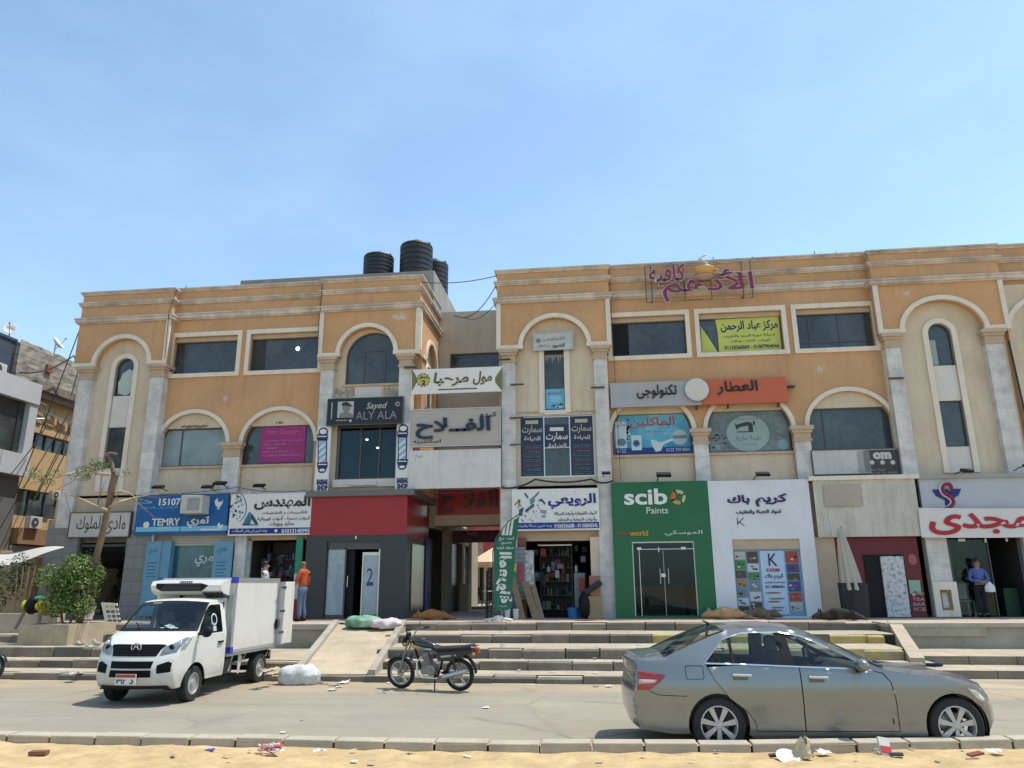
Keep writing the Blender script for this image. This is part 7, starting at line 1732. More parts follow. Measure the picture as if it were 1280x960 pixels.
    g = G(); g.box(.45, .74, -.1, .1, .30, .47); g.lathe((.55, -.15, .39), [(.1, 0), (.11, .03), (.11, .27), (.1, .3)], 20, (0, 1, 0)); g.lathe((.70, -.12, .37), [(.075, 0), (.075, .24)], 18, (0, 1, 0)); en = g.build('engine', eng, t, bevel=.01)
    g = G(); ax = Vector((.25, 0, 1)).normalized()
    for k in range(8): g.obox(Vector((.64, 0, .48))+ax*.028*k, (1, 0, -.25), (0, 1, 0), ax, .085-.003*k, .085, .008)
    g.obox(Vector((.64, 0, .48))+ax*.1, (1, 0, -.25), (0, 1, 0), ax, .06, .06, .12); g.build('cylinder', eng, en)
    G().tube([(.58, .03, .62), (.48, .05, .64)], .035, 8).build('carburettor', M['darkalu'], en)
    g = G(); g.tube([(.76, .06, .62), (.86, .08, .52), (.84, .12, .32), (.70, .14, .255), (.45, .145, .25), (.30, .15, .27)], .021, 8); ex = g.build('exhaust_pipe', chrome, t)
    G().tube([(.36, .15, .262), (.25, .15, .285), (-.18, .155, .40), (-.22, .155, .41)], [.025, .048, .052, .03], 12).build('silencer', mat('dull_chrome', (.5, .5, .5), .3, .85, var=.1), ex, smooth=True)
    for y in (.11, -.11):
        g = G(); g.tube([(.02, y, .33), (.09, y, .74)], .014, 6)
        for k in range(9): g.lathe((.04+.005*k, y, .42+k*.03), [(.034, 0), (.034, .012)], 10)
        g.build('shock_absorber', M['darkalu'], t)
    G().tube([(.5, .05, .25), (.44, .2, .02)], .014, 6).build('side_stand', M['black'], t)
    for y in (.16, -.16): G().tube([(.42, y*.5, .30), (.42, y*1.5, .29)], .018, 6).build('foot_peg', M['black'], t)
    return t
mb = motorbike('motorbike', 'black motorbike with a blue and yellow tank flash, parked before the ramp and steps', (-2.75, 15.02, 0), R(166.4), R(-7), 'motorbikes')
mb2 = clone(mb); mb2.location = (-14.3, 15.35, 0); mb2.rotation_euler = (R(-7), 0, R(8)); mb2['label'] = 'motorbike cut by the left edge with little more than its front wheel in view'

# ================================================================== PEOPLE, DOGS, GOODS, LITTER
def skin(name, verts, edges, radii, m, parent, root=0, sub=1):
    me = bpy.data.meshes.new(name); bm = bmesh.new(); L = bm.verts.layers.skin.verify()
    bv_ = [bm.verts.new(v) for v in verts]
    for a, b in edges: bm.edges.new((bv_[a], bv_[b]))
    for i, v in enumerate(bv_):
        r = radii[i]; v[L].radius = (r, r) if not isinstance(r, tuple) else r; v[L].use_root = (i == root)
    bm.to_mesh(me); bm.free(); me.materials.append(m)
    for p in me.polygons: p.use_smooth = True
    o = bpy.data.objects.new(name, me); COL.objects.link(o); o.parent = parent; OFF[o] = Vector((0, 0, 0))
    k = o.modifiers.new('skin', 'SKIN'); k.use_smooth_shade = True
    if sub: q = o.modifiers.new('sub', 'SUBSURF'); q.levels = sub; q.render_levels = sub
    return o
def chain(V, E, Rr, pts, rad, start=None):
    prev = start
    for p, r in zip(pts, rad):
        V.append(p); Rr.append(r); i = len(V)-1
        if prev is not None: E.append((prev, i))
        prev = i
    return prev
def person(label, loc, rz, top_m, leg_m, skin_m, hair_m, arms, legs, h=1.75, hair='short', head_tilt=(0, 0), lean=0, jacket=True, shoe=None, beard=False, glasses=False):
    """local x = forward, y = left. arms: ((elbow),(wrist)) per side left,right; legs: ((knee),(ankle)) per side"""
    t = thing('person', label, 'person', loc, rz, local=True); k = h/1.75; s_ = lambda p: (p[0]*k, p[1]*k, p[2]*k)
    V, E, Q = [], [], []
    pel = chain(V, E, Q, [s_((0, 0, .97))], [.10*k])
    chest = chain(V, E, Q, [s_((.01+lean*.4, 0, 1.12)), s_((.02+lean, 0, 1.32)), s_((.0+lean, 0, 1.43))], [.095*k, .11*k, .07*k], pel)
    hx, hy = head_tilt; neck = chain(V, E, Q, [s_((.01+lean, 0, 1.50)), s_((.035+lean+hx*.5, hy*.5, 1.575)), s_((.02+lean+hx, hy, 1.66)), s_((.0+lean+hx*1.2, hy*1.1, 1.715))], [.056*k, (.074*k, .082*k), (.098*k, .080*k), .05*k], chest)
    sh = {}
    for sd, (el, wr) in zip((1, -1), arms):
        a = chain(V, E, Q, [s_((lean, sd*.17, 1.42)), s_(el), s_(wr)], [.05*k, .038*k, .03*k], chest)
        d = (Vector(wr)-Vector(el)).normalized(); side = Vector((0, -sd, 0)); side = (side-d*side.dot(d)).normalized(); out = d.cross(side)
        w = Vector(wr); palm = chain(V, E, Q, [s_(w+d*.06)], [(.036*k, .022*k)], a)
        for f, (sp, ln) in enumerate(((-.028, .075), (-.009, .088), (.010, .082), (.028, .064))):
            chain(V, E, Q, [s_(w+d*.095+out*sp), s_(w+d*(.095+ln*.55)+out*sp*1.1+side*.012), s_(w+d*(.09+ln*.9)+out*sp*1.05+side*.038)], [.0105*k, .0095*k, .008*k], palm)
        chain(V, E, Q, [s_(w+d*.055+out*-.038+side*.02), s_(w+d*.09+out*-.05+side*.04)], [.011*k, .009*k], palm)
        sh[sd] = (el, wr)
    for sd, (kn, an) in zip((1, -1), legs):
        chain(V, E, Q, [s_((0, sd*.09, .90)), s_(kn), s_(an), s_((an[0]+.10, an[1], .04))], [.075*k, .05*k, .038*k, .034*k], pel)
    skin('body', V, E, Q, skin_m, t)
    V, E, Q = [], [], []                       # upper garment
    b = chain(V, E, Q, [s_((.0, 0, .90 if jacket else .98)), s_((.01+lean*.4, 0, 1.12)), s_((.02+lean, 0, 1.32)), s_((.0+lean, 0, 1.44))], [(.165*k, .135*k), (.16*k, .13*k), (.185*k, .14*k), (.12*k, .1*k)])
    ch = b
    if jacket: chain(V, E, Q, [s_((lean-.01, 0, 1.50))], [.075*k], ch)
    for sd, (el, wr) in zip((1, -1), arms):
        chain(V, E, Q, [s_((lean, sd*.175, 1.42)), s_(el), s_(Vector(el).lerp(Vector(wr), .92))], [.08*k, .062*k, .047*k], ch)
    skin('jacket' if jacket else 'shirt', V, E, Q, top_m, t, 0)
    V, E, Q = [], [], []
    b = chain(V, E, Q, [s_((0, 0, 1.0)), s_((0, 0, .93))], [(.15*k, .125*k), (.15*k, .13*k)])
    for sd, (kn, an) in zip((1, -1), legs):
        chain(V, E, Q, [s_((0, sd*.095, .86)), s_(kn), s_((an[0], an[1], .10))], [.105*k, .078*k, .066*k], b)
    skin('trousers', V, E, Q, leg_m, t, 0)
    for sd, (kn, an) in zip((1, -1), legs):
        g = G(); g.ball(s_((an[0]+.06, an[1], .045)), .145*k, .05*k, .05*k, 12); g.build('shoe', shoe or M['black'], t, smooth=True)
    hc = Vector(s_((.02+lean+hx, hy, 1.655)))
    for sd in (1, -1):
        G().ball(hc+Vector((.088*k, sd*.032*k, .0)), .008, .013, .008, 8).build('eye', M['black'], t)
        G().ball(hc+Vector((-.005, sd*.084*k, -.01)), .02, .012, .03, 8).build('ear', skin_m, t, smooth=True)
    G().ball(hc+Vector((.098*k, 0, -.03)), .02, .014, .024, 8).build('nose', skin_m, t, smooth=True)
    G().ball(hc+Vector((.086*k, 0, -.072)), .01, .026, .007, 8).build('mouth', pc((.2, .08, .07)), t)
    if hair == 'short':
        g = G(); g.ball(hc+Vector((-.02, 0, .035)), .112*k, .096*k, .10*k, 16, noise=.03)
        g.v = [v if not (v[0] > hc.x+.055 and v[2] < hc.z+.045) else (hc.x+.03, v[1]*.9, max(v[2], hc.z+.045)) for v in g.v]; g.build('hair', hair_m, t, smooth=True)
    if beard: G().ball(hc+Vector((.045*k, 0, -.085)), .055, .06, .04, 10).build('beard', hair_m, t, smooth=True)
    if glasses: G().tube([hc+Vector((.0, .085, .005)), hc+Vector((.1, .06, .005)), hc+Vector((.106, 0, .005)), hc+Vector((.1, -.06, .005)), hc+Vector((.0, -.085, .005))], .008, 5).build('glasses', M['black'], t)
    return t
sk1 = mat('brown_skin', (.20, .11, .07), .6, var=.06); sk2 = mat('tan_skin', (.33, .19, .125), .6, var=.06); hairm = mat('black_hair', (.015, .013, .012), .6, var=.1)
jean = mat('blue_jeans', (.10, .14, .22), .85, var=.15, sc=6)
p = atz(371, 776.5, PZ)
p.x += .12
person('bald man in an orange jacket and jeans on the platform behind the truck', (p.x, p.y, PZ), R(172), mat('orange_jacket', (.42, .085, .025), .55, var=.15, sc=6, bump=.4, bsc=12), jean, sk1, hairm,
       (((.06, .25, 1.17), (.20, .20, .98)), ((-.02, -.27, 1.16), (.06, -.26, .92))), (((.03, .09, .50), (.0, .10, .08)), ((.02, -.09, .50), (-.05, -.12, .08))), 1.78, hair='bald', beard=True)
q = atz(321, 777, PZ)
person('young dark haired man in a pale grey jacket, half hidden behind the truck box', (q.x-.05, p.y+.2, PZ), R(15), mat('pale_grey_jacket', (.48, .48, .50), .7, var=.2, sc=8), mat('dark_trousers', (.03, .03, .035), .85), sk2, hairm,
       (((.08, .25, 1.18), (.25, .18, 1.08)), ((.08, -.25, 1.18), (.25, -.18, 1.06))), (((.02, .09, .5), (0, .1, .08)), ((.02, -.09, .5), (0, -.1, .08))), 1.74)
q = at(1229, 770, 24.25)
pm = person('man in a blue shirt looking down at his hands in the pharmacy doorway', (q.x, 24.2, PZ), R(-92), mat('blue_shirt', (.085, .115, .34), .8, var=.1, sc=6), mat('black_trousers', (.014, .015, .02), .85), sk2, hairm,
       (((.06, .27, 1.12), (.27, .08, 1.06)), ((.06, -.27, 1.12), (.27, -.06, 1.06))), (((.03, .09, .5), (0, .1, .08)), ((.03, -.09, .5), (.02, -.1, .08))), 1.66, head_tilt=(.05, 0), lean=.03, jacket=False, glasses=True)
g = G(); bx, by, bz = q.x+.17, 23.93, PZ+.72
g.grid(lambda u, v: (bx+(.03+.11*min(1, 2.2*(1-u)))*cos(2*pi*v)*(1+.1*sin(6*pi*v)), by+(.02+.07*(1-u))*sin(2*pi*v), bz+.28*u), 8, 16); g.ball((bx, by, bz+.02), .13, .08, .04, 10)
tag(g.build('plastic_bag', mat('white_plastic_bag', (.6, .62, .62), .5, var=.1), smooth=True), "white plastic bag hanging from the blue shirted man's arm", 'bag')
t = thing('plastic_chair', 'white plastic chair half hidden behind the man in the pharmacy doorway', 'chair', (q.x-.2, 24.75, PZ))
G().box(q.x-.48, q.x-.02, 24.6, 25.0, PZ+.42, PZ+.46).build('seat', M['white'], t); G().box(q.x-.48, q.x-.02, 25.0, 25.03, PZ+.5, PZ+.95).build('backrest', M['white'], t)
G().tube([(q.x-.46, 24.6, PZ), (q.x-.48, 24.62, PZ+.5), (q.x-.42, 24.7, PZ+.7), (q.x-.44, 25.0, PZ+.72)], .022, 6).build('armrest', M['white'], t)
for sx in (-.46, -.04):
    for sy in (24.62, 24.98): G().box(q.x+sx-.02, q.x+sx+.02, sy-.02, sy+.02, PZ, PZ+.42).build('leg', M['white'], t)
# dogs asleep on the platform
def dog(label, px, py, fur, rz, L=.72, curl=0, flat=1.0):
    p = atz(px, py, PZ); t = thing('sleeping_dog', label, 'dog', (p.x, p.y, PZ), rz, 'dogs asleep on the platform', local=True); k = L/.72; t.scale = (1, 1, 1.35)
    V, E, Q = [], [], []
    s_ = lambda x, y, z: (x*k, y*k, z*k)
    hip = chain(V, E, Q, [s_(-.27, 0, .085)], [.082*k])
    w = chain(V, E, Q, [s_(-.12, .015, .095)], [.066*k], hip); ch = chain(V, E, Q, [s_(.08, .01, .112)], [.108*k], w); shd = chain(V, E, Q, [s_(.20, 0, .10)], [.092*k], ch)
    hd = chain(V, E, Q, [s_(.32, -.02, .08), s_(.43, -.05, .085), s_(.52, -.085, .06), s_(.58, -.11, .045)], [.045*k, .072*k, .04*k, .026*k], shd)
    chain(V, E, Q, [s_(.24, -.16, .055), s_(.15, -.24, .035), s_(.27, -.31, .025), s_(.31, -.33, .02)], [.036*k, .024*k, .018*k, .022*k], shd)
    chain(V, E, Q, [s_(.25, -.13, .03), s_(.22, -.25, .03), s_(.34, -.29, .022)], [.03*k, .022*k, .018*k], ch)
    chain(V, E, Q, [s_(-.18, -.15, .065), s_(-.30, -.24, .04), s_(-.20, -.33, .025), s_(-.15, -.35, .02)], [.05*k, .026*k, .019*k, .022*k], hip)
    chain(V, E, Q, [s_(-.24, -.14, .035), s_(-.38, -.22, .03), s_(-.30, -.34, .022)], [.036*k, .024*k, .019*k], w)
    chain(V, E, Q, [s_(-.36, .02, .06), s_(-.46, -.02, .03), s_(-.53, -.1, .02)], [.035*k, .022*k, .014*k], hip)
    skin('body', V, E, Q, fur, t)
    for (x, y) in ((.41, .02), (.425, -.11)):
        g = G(); g.prism([(x-.03, .12), (x+.03, .12), (x-.005, .19)], (y-.008), (y+.008)); g.v = [tuple(c*k for c in v) for v in g.v]; g.build('ear', fur, t)
    G().ball(s_(.605, -.12, .05), .016, .016, .014, 8).build('nose', M['black'], t)
    return t
f1 = mat('ginger_fur', (.30, .135, .05), .9, var=.25, sc=7, bump=.4, bsc=60); f2 = mat('sandy_fur', (.42, .27, .13), .9, var=.25, sc=7, bump=.4, bsc=60); f3 = mat('brindled_fur', (.16, .115, .075), .9, var=.4, sc=9, bump=.4, bsc=60); f4 = mat('black_fur', (.02, .019, .018), .9, var=.3, sc=7, c2=(.07, .05, .035), mix2=.6)
dog('ginger dog stretched out asleep in front of the alley mouth', 543, 775, f1, R(184), .88)
dog('sandy dog asleep at the corner between the green and white shop fronts', 911, 774, f2, R(180), .95)
dog('dark brindled dog curled behind the sandy one before the white shop front', 947, 773.6, f3, R(5), .86)
dog('black dog lying in the sun before the maroon shop', 1053, 776, f4, R(176), .95)
tag(G().ball(atz(1008, 771.5, PZ)+Vector((0, 0, .05)), .28, .12, .07, 12, noise=.15, seed=4).build('crumpled_cloth', pc((.18, .17, .16), .9), smooth=True), 'crumpled grey cloth lying left of the black dog', 'cloth')
# sacks
def sack(c, rx, ry, rz, m, label, seed, rot=0):
    t = G(); rnd = random.Random(seed); c = Vector(c)
    def fn(u, v):
        a = 2*pi*v; th = pi*u; sx = cos(th); k = sin(th)**.55
        n_ = 1+.24*MN.noise(Vector((cos(a)*1.4+seed, sin(a)*1.4, sx*2.2)))+.16*MN.noise(Vector((cos(a)*4, sin(a)*4+seed, sx*6)))
        x = rx*sx*(1+.06*MN.noise(Vector((a, seed, 1)))); y = ry*k*cos(a)*n_; z = rz*k*sin(a)*n_
        z = max(z, -rz*.62)+rz*.62
        return (c.x+x*cos(rot)-y*sin(rot), c.y+x*sin(rot)+y*cos(rot), c.z+z)
    t.grid(fn, 28, 30, 0)
    return tag(t.build('stuffed_sack', m, smooth=True), label, 'sack', 'full sacks by the ramp')
sack(atz(370, 857, 0)+Vector((0, .15, 0)), .42, .26, .24, mat('white_woven_sack', (.52, .515, .50), .6, var=.15, sc=5, bump=.8, bsc=14), 'stuffed white sack lying on the road at the foot of the ramp', 3, R(8))
a = at(452, 793, 20.6); sack((a.x, 20.7, .86), .50, .28, .19, mat('green_sack_cloth', (.13, .30, .19), .7, var=.4, sc=4, bump=.4, c2=(.35, .45, .35), mix2=.56), 'limp green and white sack on top of the ramp', 8, R(-5))
a = at(483, 792, 20.5); sack((a.x, 20.5, .86), .42, .2, .15, mat('pale_pink_sack', (.55, .46, .46), .7, var=.2, sc=3, bump=.3), 'pale pinkish sack beside the green one on the ramp top', 5, R(15))
# ---- tool shop goods
def goods_shop(shop, x0, x1, y, levels, seed, dim, rowlabels):
    rnd = random.Random(seed)
    t = thing('shelf_unit', 'metal shelf rack full of goods inside the '+shop, 'shelf', ((x0+x1)/2, y, PZ))
    for z in levels: G().box(x0, x1, y-.18, y+.18, z-.025, z).build('shelf', M['darkalu'], t)
    for x in (x0, x1-.03):
        G().box(x, x+.03, y-.2, y-.17, PZ, max(levels)+.5).build('post', M['darkalu'], t)
    G().box(x0, x1, y+.18, y+.2, PZ, max(levels)+.6).build('back_panel', pc((.06, .06, .07)), t)
    cols = {'blue': (.03, .07, .18), 'white': (.34, .34, .33), 'red': (.22, .04, .035), 'yellow': (.34, .27, .07), 'green': (.05, .15, .07), 'grey': (.2, .2, .21), 'dark grey': (.08, .08, .085), 'black': (.02, .02, .022), 'pale blue': (.15, .22, .3)}
    for li, z in enumerate(levels):
        x = x0+.05
        while x < x1-.12:
            w = rnd.uniform(.07, .17); h = rnd.uniform(.12, .30); cn = rnd.choice(list(cols)); kind = rnd.choice(('packet', 'bottle', 'packet', 'tin'))
            g = G(); d_ = w*.5
            if kind == 'packet': g.box(x, x+w*.92, y-.15, y-.15+d_*1.4, z, z+h).box(x+.01, x+w*.8, y-.152, y-.15, z+h*.3, z+h*.6)
            elif kind == 'tin': g.lathe((x+w/2, y-.08, z), [(w*.45, 0), (w*.45, h*.7), (w*.42, h*.72), (w*.42, h*.75)], 12)
            else: g.lathe((x+w/2, y-.08, z), [(w*.4, 0), (w*.42, h*.6), (w*.16, h*.8), (w*.16, h), (w*.12, h)], 12)
            tag(g.build(kind, pc(cols[cn], .45)), '%s %s on the %s shelf of the %s' % (cn, kind, rowlabels[li], shop), kind, 'goods on the shelves of the '+shop)
            x += w*1.08
goods_shop('tool shop', -2.05, -.95, 26.2, [1.15, 1.6, 2.05, 2.5, 2.9], 5, 0, ('lowest', 'second', 'middle', 'fourth', 'top'))
goods_shop('hardware shop', -11.5, -10.2, 25.6, [1.2, 1.75, 2.3, 2.85], 6, 0, ('lowest', 'second', 'third', 'top'))
g = G(); g.box(-2.0, -.9, 24.62, 24.66, 3.16, 3.2); tag(g.build('tube_lamp', M['white']), 'unlit white tube lamp under the lintel of the tool shop', 'lamp')
t = thing('slat_panel', 'grey slatted display panel with packets at the left jamb of the tool shop', 'display panel', (-2.55, 24.0, PZ))
G().box(-2.85, -2.35, 24.02, 24.06, 1.5, 3.1).build('panel', mat('grey_slat_panel', (.22, .23, .24), .6, var=.08, brick=dict(w=4, h=.13, ms=.01, mortar=(.08, .08, .08))), t)
for k, cl_ in enumerate(((.4, .36, .1), (.3, .05, .12), (.05, .2, .08), (.35, .05, .08))): G().box(-2.78+.2*(k % 2), -2.62+.2*(k % 2), 23.98, 24.02, 2.35-.28*(k//2), 2.6-.28*(k//2)).build('packet', pc(cl_), t)
tag(G().box(-2.35, -2.08, 24.02, 24.05, 1.7, 3.0).build('price_poster', mat('printed_flyer', (.45, .43, .42), .7, var=.6, sc=9, c2=(.12, .12, .13), mix2=.6)), 'narrow strip of printed flyers hung at the left of the tool shop door', 'poster')
for k, (xa, xb, w, lb) in enumerate(((-2.75, -2.42, .2, 'brown plank leaning left of the tool shop door, the left one'), (-2.38, -2.0, .22, 'wider brown plank leaning at the tool shop door'), (-2.12, -1.82, .16, 'short plank behind the wider one at the tool shop door'))):
    g = G(); zt = 2.15-.1*k
    g.add([(xb-w/2, 23.6, PZ), (xb+w/2, 23.6, PZ), (xa+w/2, 23.98, zt), (xa-w/2, 23.98, zt), (xb-w/2, 23.63, PZ), (xb+w/2, 23.63, PZ), (xa+w/2, 24.01, zt), (xa-w/2, 24.01, zt)], [(0, 1, 2, 3), (7, 6, 5, 4), (0, 4, 5, 1), (1, 5, 6, 2), (2, 6, 7, 3), (3, 7, 4, 0)])
    tag(g.build('plank', mat('brown_plank', (.24, .165, .10), .85, var=.25, sc=4) if k == 0 else bpy.data.materials['brown_plank']), lb, 'plank', 'planks leaning at the tool shop')
tag(G().box(-3.05, -2.6, 23.9, 24.12, PZ, 1.75).build('metal_cabinet', pc((.09, .11, .16), .5)), 'dark blue grey cabinet at the foot of the marble pilaster by the tool shop', 'cabinet')
for k, x in enumerate((-2.88, -2.62)): tag(G().lathe((x, 23.6, PZ), [(.075, 0), (.09, .28), (.095, .3)], 14).build('paint_bucket', M['white']), ('left' if not k else 'right')+' one of two small white buckets beside the green flag', 'bucket')
tag(G().lathe((-.88, 23.95, PZ), [(.15, 0), (.19, .3), (.2, .32)], 18).build('plastic_tub', pc((.02, .14, .33), .4)), 'blue plastic tub at the right side of the tool shop door', 'tub')
tag(G().box(-.42, .02, 23.7, 24.0, PZ, 1.6).build('cardboard_box', mat('brown_cardboard', (.32, .22, .13), .85, var=.12)), 'large brown cardboard box right of the tool shop door', 'box')
tag(G().box(-.36, -.02, 23.72, 24.0, 1.62, 2.2).build('cardboard_box', mat('reddish_cardboard', (.28, .13, .09), .85, var=.15)), 'reddish cardboard box stacked on the large brown one', 'box')
g = G(); g.ball((-.52, 23.75, 1.35), .2, .16, .38, 14, noise=.15, seed=2); tag(g.build('black_bag', M['black'], smooth=True), 'black bag slumped against the cardboard boxes by the tool shop', 'bag')
tag(G().obox((-.25, 23.66, 1.85), (.8, 0, .5), (0, 1, 0), (-.5, 0, .8), .32, .05, .09).build('rolled_mat', pc((.025, .027, .035), .8), bevel=.03), 'dark rolled mat leaning across the cardboard boxes', 'mat')
tag(G().box(-.85, -.5, 24.5, 24.9, PZ, 2.3).build('display_case', pc((.16, .17, .18), .4)), 'grey display case just inside the tool shop', 'display case')
tag(G().box(-.7, -.52, 24.4, 24.5, 1.75, 2.15).build('red_box', pc((.32, .03, .03), .5)), 'bright red box on the display case inside the tool shop', 'box')
hr = random.Random(31)
for shop, xa, xb, n in (('tool shop', -2.3, -.45, 34), ('hardware shop', -11.6, -10.0, 22)):   # stock hanging from the ceiling and side racks
    for k in range(n):
        x = hr.uniform(xa, xb); z = hr.uniform(2.1, 3.2) if k % 3 else hr.uniform(1.2, 2.2); y = hr.uniform(24.7, 25.6); w = hr.uniform(.03, .09); h = hr.uniform(.12, .35)
        if k % 3 == 0: x = xa+.1*hr.random() if k % 2 else xb-.1*hr.random()
        cn = hr.choice(('grey', 'black', 'white', 'pale blue', 'red')); cc_ = {'grey': (.18, .18, .18), 'black': (.02, .02, .02), 'white': (.36, .36, .35), 'pale blue': (.12, .18, .26), 'red': (.22, .04, .03)}[cn]
        g = G(); g.box(x-w, x+w, y-w*.6, y+w*.6, z-h, z).tube([(x, y, z), (x, y, z+.08)], .006, 4)
        tag(g.build('hanging_pack', pc(cc_, .5)), '%s pack hanging in the doorway of the %s' % (cn, shop), 'pack', 'packs hanging in the '+shop)
# green paint shop and pharmacy interiors
g = G(); g.box(1.15, 2.75, 26.2, 26.5, PZ, 1.9); tag(g.build('counter', mat('brown_counter', (.2, .13, .07), .6, var=.15)), 'brown counter behind the glass doors of the green shop', 'counter')
tag(G().box(10.6, 11.5, 26.0, 26.4, PZ, 1.95).build('counter', mat('grey_counter', (.16, .18, .19), .5, var=.1)), 'grey counter inside the pharmacy', 'counter')
goods_shop('pharmacy', 11.55, 12.4, 27.0, [1.3, 1.7, 2.1, 2.5, 2.9], 9, 0, ('lowest', 'second', 'middle', 'fourth', 'top'))
tag(G().box(12.0, 12.42, 24.75, 25.0, PZ, 1.75).build('green_glow_block', pc((.006, .05, .025), .5)), 'tall dark green block standing in for a green glow at the right of the pharmacy doorway', 'glow block')  # added block, its colour stands in for a dark green glow
# ---- litter
def scrap(c, s, m, seed, kind='paper_scrap', label='small pale paper scrap lying on the dusty road', cat='litter', group='paper scraps on the road'):
    rnd = random.Random(seed); g = G(); c = Vector(c); rot = rnd.uniform(0, 6.28); ax = rnd.uniform(.5, .9)
    def fn(u, v):
        x, y = (u-.5)*2*s, (v-.5)*2*s*ax
        z = .008+s*.55*abs(MN.noise(Vector((u*2.3+seed, v*2.3, seed*.7))))+s*.12*abs(MN.noise(Vector((u*6, v*6+seed, 2))))
        x += s*.3*MN.noise(Vector((v*3, seed, 1))); y += s*.3*MN.noise(Vector((u*3, 5, seed)))
        return (c.x+x*cos(rot)-y*sin(rot), c.y+x*sin(rot)+y*cos(rot), c.z+z)
    g.grid(fn, 5, 5); return tag(g.build(kind, m), label, cat, group)
lw = [mat('scrap_white', (.6, .58, .54), .8, var=.1), mat('scrap_tan', (.42, .34, .23), .9, var=.15), mat('scrap_grey', (.3, .28, .25), .9, var=.15)]
lr = random.Random(17)
for k in range(26):
    x = lr.choice([lr.uniform(-12.5, 5.5), lr.uniform(-6.5, 2)]); y = lr.choice([16.05-abs(lr.gauss(0, .25)), lr.uniform(10.6, 15.9), 16.0-abs(lr.gauss(0, .2))])
    scrap((x, y, .01), lr.uniform(.025, .075), lr.choice(lw), k)
for k, (px, py, s) in enumerate(((418, 857, .11), (430, 854, .13), (405, 855, .1), (415, 863, .08), (398, 853, .07), (424, 859, .06))): p = atz(px, py, .01); scrap(p, s, lw[0] if k % 2 else lw[2], 50+k, label='torn pale rubbish heaped at the foot of the ramp beside the motorbike', group='rubbish heap by the ramp')
for k, (px, py, s) in enumerate(((92, 843, .14), (100, 841, .1), (88, 846, .1), (150, 846, .12), (135, 847, .09), (163, 846, .09))): p = atz(px, py, .15 if py < 845 else .01); scrap(p, s, lw[k % 2], 70+k, label='crumpled rubbish at the foot of the left steps', group='rubbish by the left steps')
for k, (px, py, s, z) in enumerate(((100, 806, .16, .54), (118, 806, .2, .54), (110, 811, .15, .54), (95, 803, .15, .54), (122, 802, .12, .54))): p = atz(px, py, z); tag(G().ball(p+Vector((0, 0, .04)), s, s*.6, s*.4, 9, noise=.2, seed=k).build('rubble_lump', M['concrete']), 'lump of broken concrete on the left steps right of the planter', 'rubble', 'rubble on the left steps')
for k, (px, py) in enumerate(((340, 838), (352, 842), (330, 840), (362, 841), (346, 846))): p = atz(px, py, .32 if py < 841 else .15); scrap(p, .16-.015*k, lw[1], 90+k, 'cardboard_scrap', 'torn brown cardboard on the low step behind the truck', group='cardboard behind the truck')
for k in range(60):
    lv = lr.choice(((16.5, 17.1, .15), (17.55, 17.9, .32), (18.4, 19.6, .54), (20.1, 21.4, .74))); x = lr.uniform(-5, 6) if k % 3 else lr.uniform(-16, -9.8); scrap((x, lr.uniform(lv[0], lv[1]), lv[2]+.008), lr.uniform(.02, .07), lr.choice(lw), 300+k, 'rubbish_scrap', 'small dusty scrap of rubbish on a tread of the steps', group='scraps on the steps')
# sand strip litter
def sz(x, y): d = kerb_y(x)+.05-y; return .115+min(max(d, 0), 3)*.035
def onsand(px, py):
    p = atz(px, py, .12); return Vector((p.x, min(p.y, kerb_y(p.x)-.03), sz(p.x, p.y)+.01))
p = onsand(338, 942); g = G()
for k in range(9):
    a = lr.uniform(0, 6.28); q = [p+Vector((.16*cos(a+i*.9)*lr.uniform(.4, 1), .1*sin(a+i*.9)*lr.uniform(.4, 1), lr.uniform(.0, .09))) for i in range(6)]; g.tube(smooth(q, 4), .009, 5, mi=k % 2)
tag(g.build('tangled_string', [lw[0], pc((.5, .1, .12))]), 'tangle of red and white string lying in the sand before the kerb', 'string')
tag(G().obox(onsand(48, 946)+Vector((0, 0, .01)), (1, .2, 0), (-.2, 1, 0), (0, 0, 1), .09, .05, .02).build('brown_block', pc((.2, .09, .045))), 'flat brown block in the sand at the left', 'block')
tag(G().obox(onsand(262, 941)+Vector((0, 0, .01)), (1, .1, .1), (-.1, 1, 0), (0, 0, 1), .05, .025, .012).build('blue_packet', pc((.12, .14, .4))), 'small blue and white packet in the sand', 'packet')
p = onsand(985, 951); tag(G().lathe(p, [(.06, 0), (.12, .02), (.125, .025), (.05, .012)], 20, (.1, -.5, 1)).build('paper_plate', lw[0]), 'white paper plate in the sand before the parked car', 'plate')
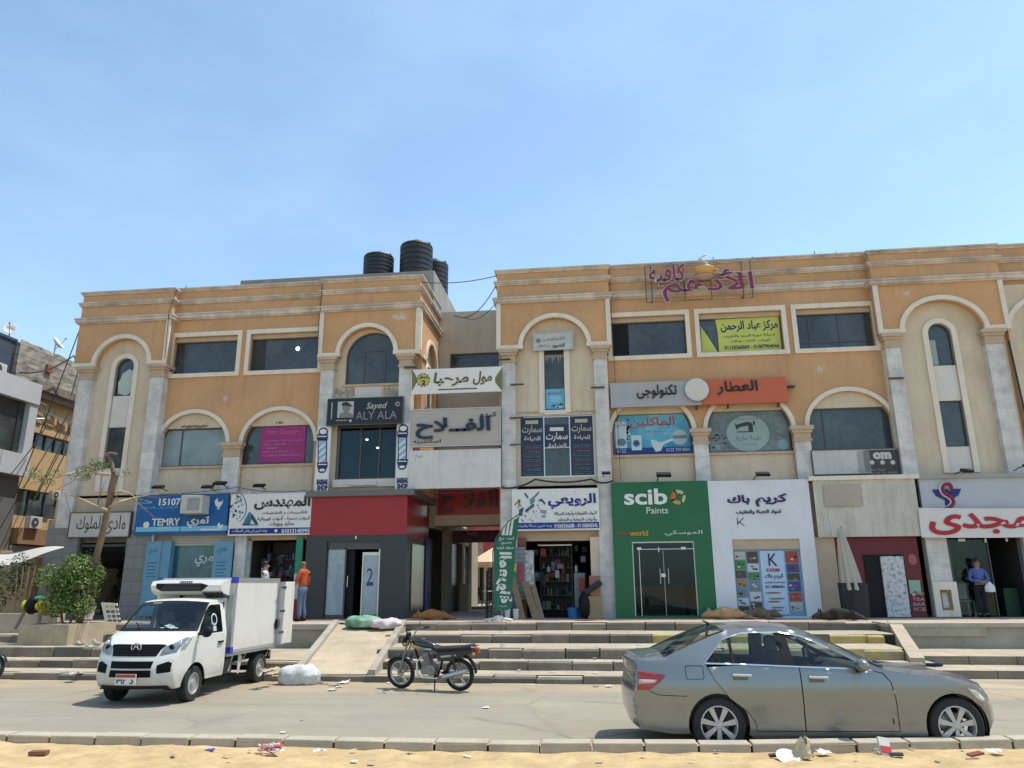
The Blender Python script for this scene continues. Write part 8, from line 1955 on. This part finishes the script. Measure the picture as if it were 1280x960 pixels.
p = onsand(1003, 950); g = G(); g.grid(lambda u, v: (p.x+(.035+.075*(1-u)**.5)*cos(2*pi*v)*(1+.45*MN.noise(Vector((cos(2*pi*v)*2, sin(2*pi*v)*2, u*3))))+.03*u, p.y+.055*(1-.4*u)*sin(2*pi*v)*(1+.5*MN.noise(Vector((cos(2*pi*v)*3, 4, u*4)))), p.z+.17*u+.05*u*sin(4*pi*v)+.02*MN.noise(Vector((v*5, u*5, 2)))), 12, 26); tag(g.build('plastic_bag', mat('dirty_clear_plastic', (.45, .38, .26), .35, var=.3, sc=12), smooth=True), 'crumpled see through bag standing against the kerb by the car', 'bag')
p = onsand(1108, 946); tag(G().obox(p+Vector((0, .02, .07)), (1, 0, -.15), (0, .5, 1), (.1, -1, .5), .055, .09, .018).box(p.x+.03, p.x+.16, p.y-.06, p.y, p.z, p.z+.03, 1).obox(p+Vector((.0, -.005, .05)), (1, 0, -.15), (0, .5, 1), (.1, -1, .5), .05, .03, .018, 2).build('drink_carton', [lw[0], pc((.06, .06, .07)), pc((.5, .04, .05))]), 'red and white crushed carton leaning on the kerb below the car', 'carton')
tag(G().obox(onsand(1220, 948)+Vector((0, 0, .02)), (1, .1, .2), (-.1, 1, 0), (-.2, 0, 1), .07, .05, .01).build('brown_wrapper', pc((.2, .07, .04))), 'dark brown wrapper in the sand at the right', 'wrapper')
tag(G().obox(onsand(968, 949)+Vector((0, 0, .02)), (1, .1, .1), (-.1, 1, 0), (0, 0, 1), .05, .04, .012).build('black_wrapper', pc((.03, .03, .035))), 'small black wrapper left of the white paper plate', 'wrapper')
for k in range(26):
    px = lr.uniform(5, 1275); py = lr.uniform(936, 958); p = onsand(px, py); scrap(p, lr.uniform(.015, .05), lr.choice(lw+lw[1:2]), 120+k, label='little crumpled scrap half buried in the foreground sand', group='scraps in the foreground sand')
for k, px in enumerate((345, 400, 1030, 1245)): p = onsand(px, 939.5+lr.uniform(0, 5)); scrap(p, lr.uniform(.06, .1), lw[0], 200+k, label='white crumpled plastic caught at the kerb', group='plastic caught at the kerb')
p = atz(1165, 833, .16); g = G(); g.ball(p+Vector((0, 0, .05)), .28, .1, .07, 12, noise=.3, seed=6); tag(g.build('dark_rag', pc((.03, .035, .07), .9), smooth=True), 'dark blue and white rag on the low step at the right', 'rag')
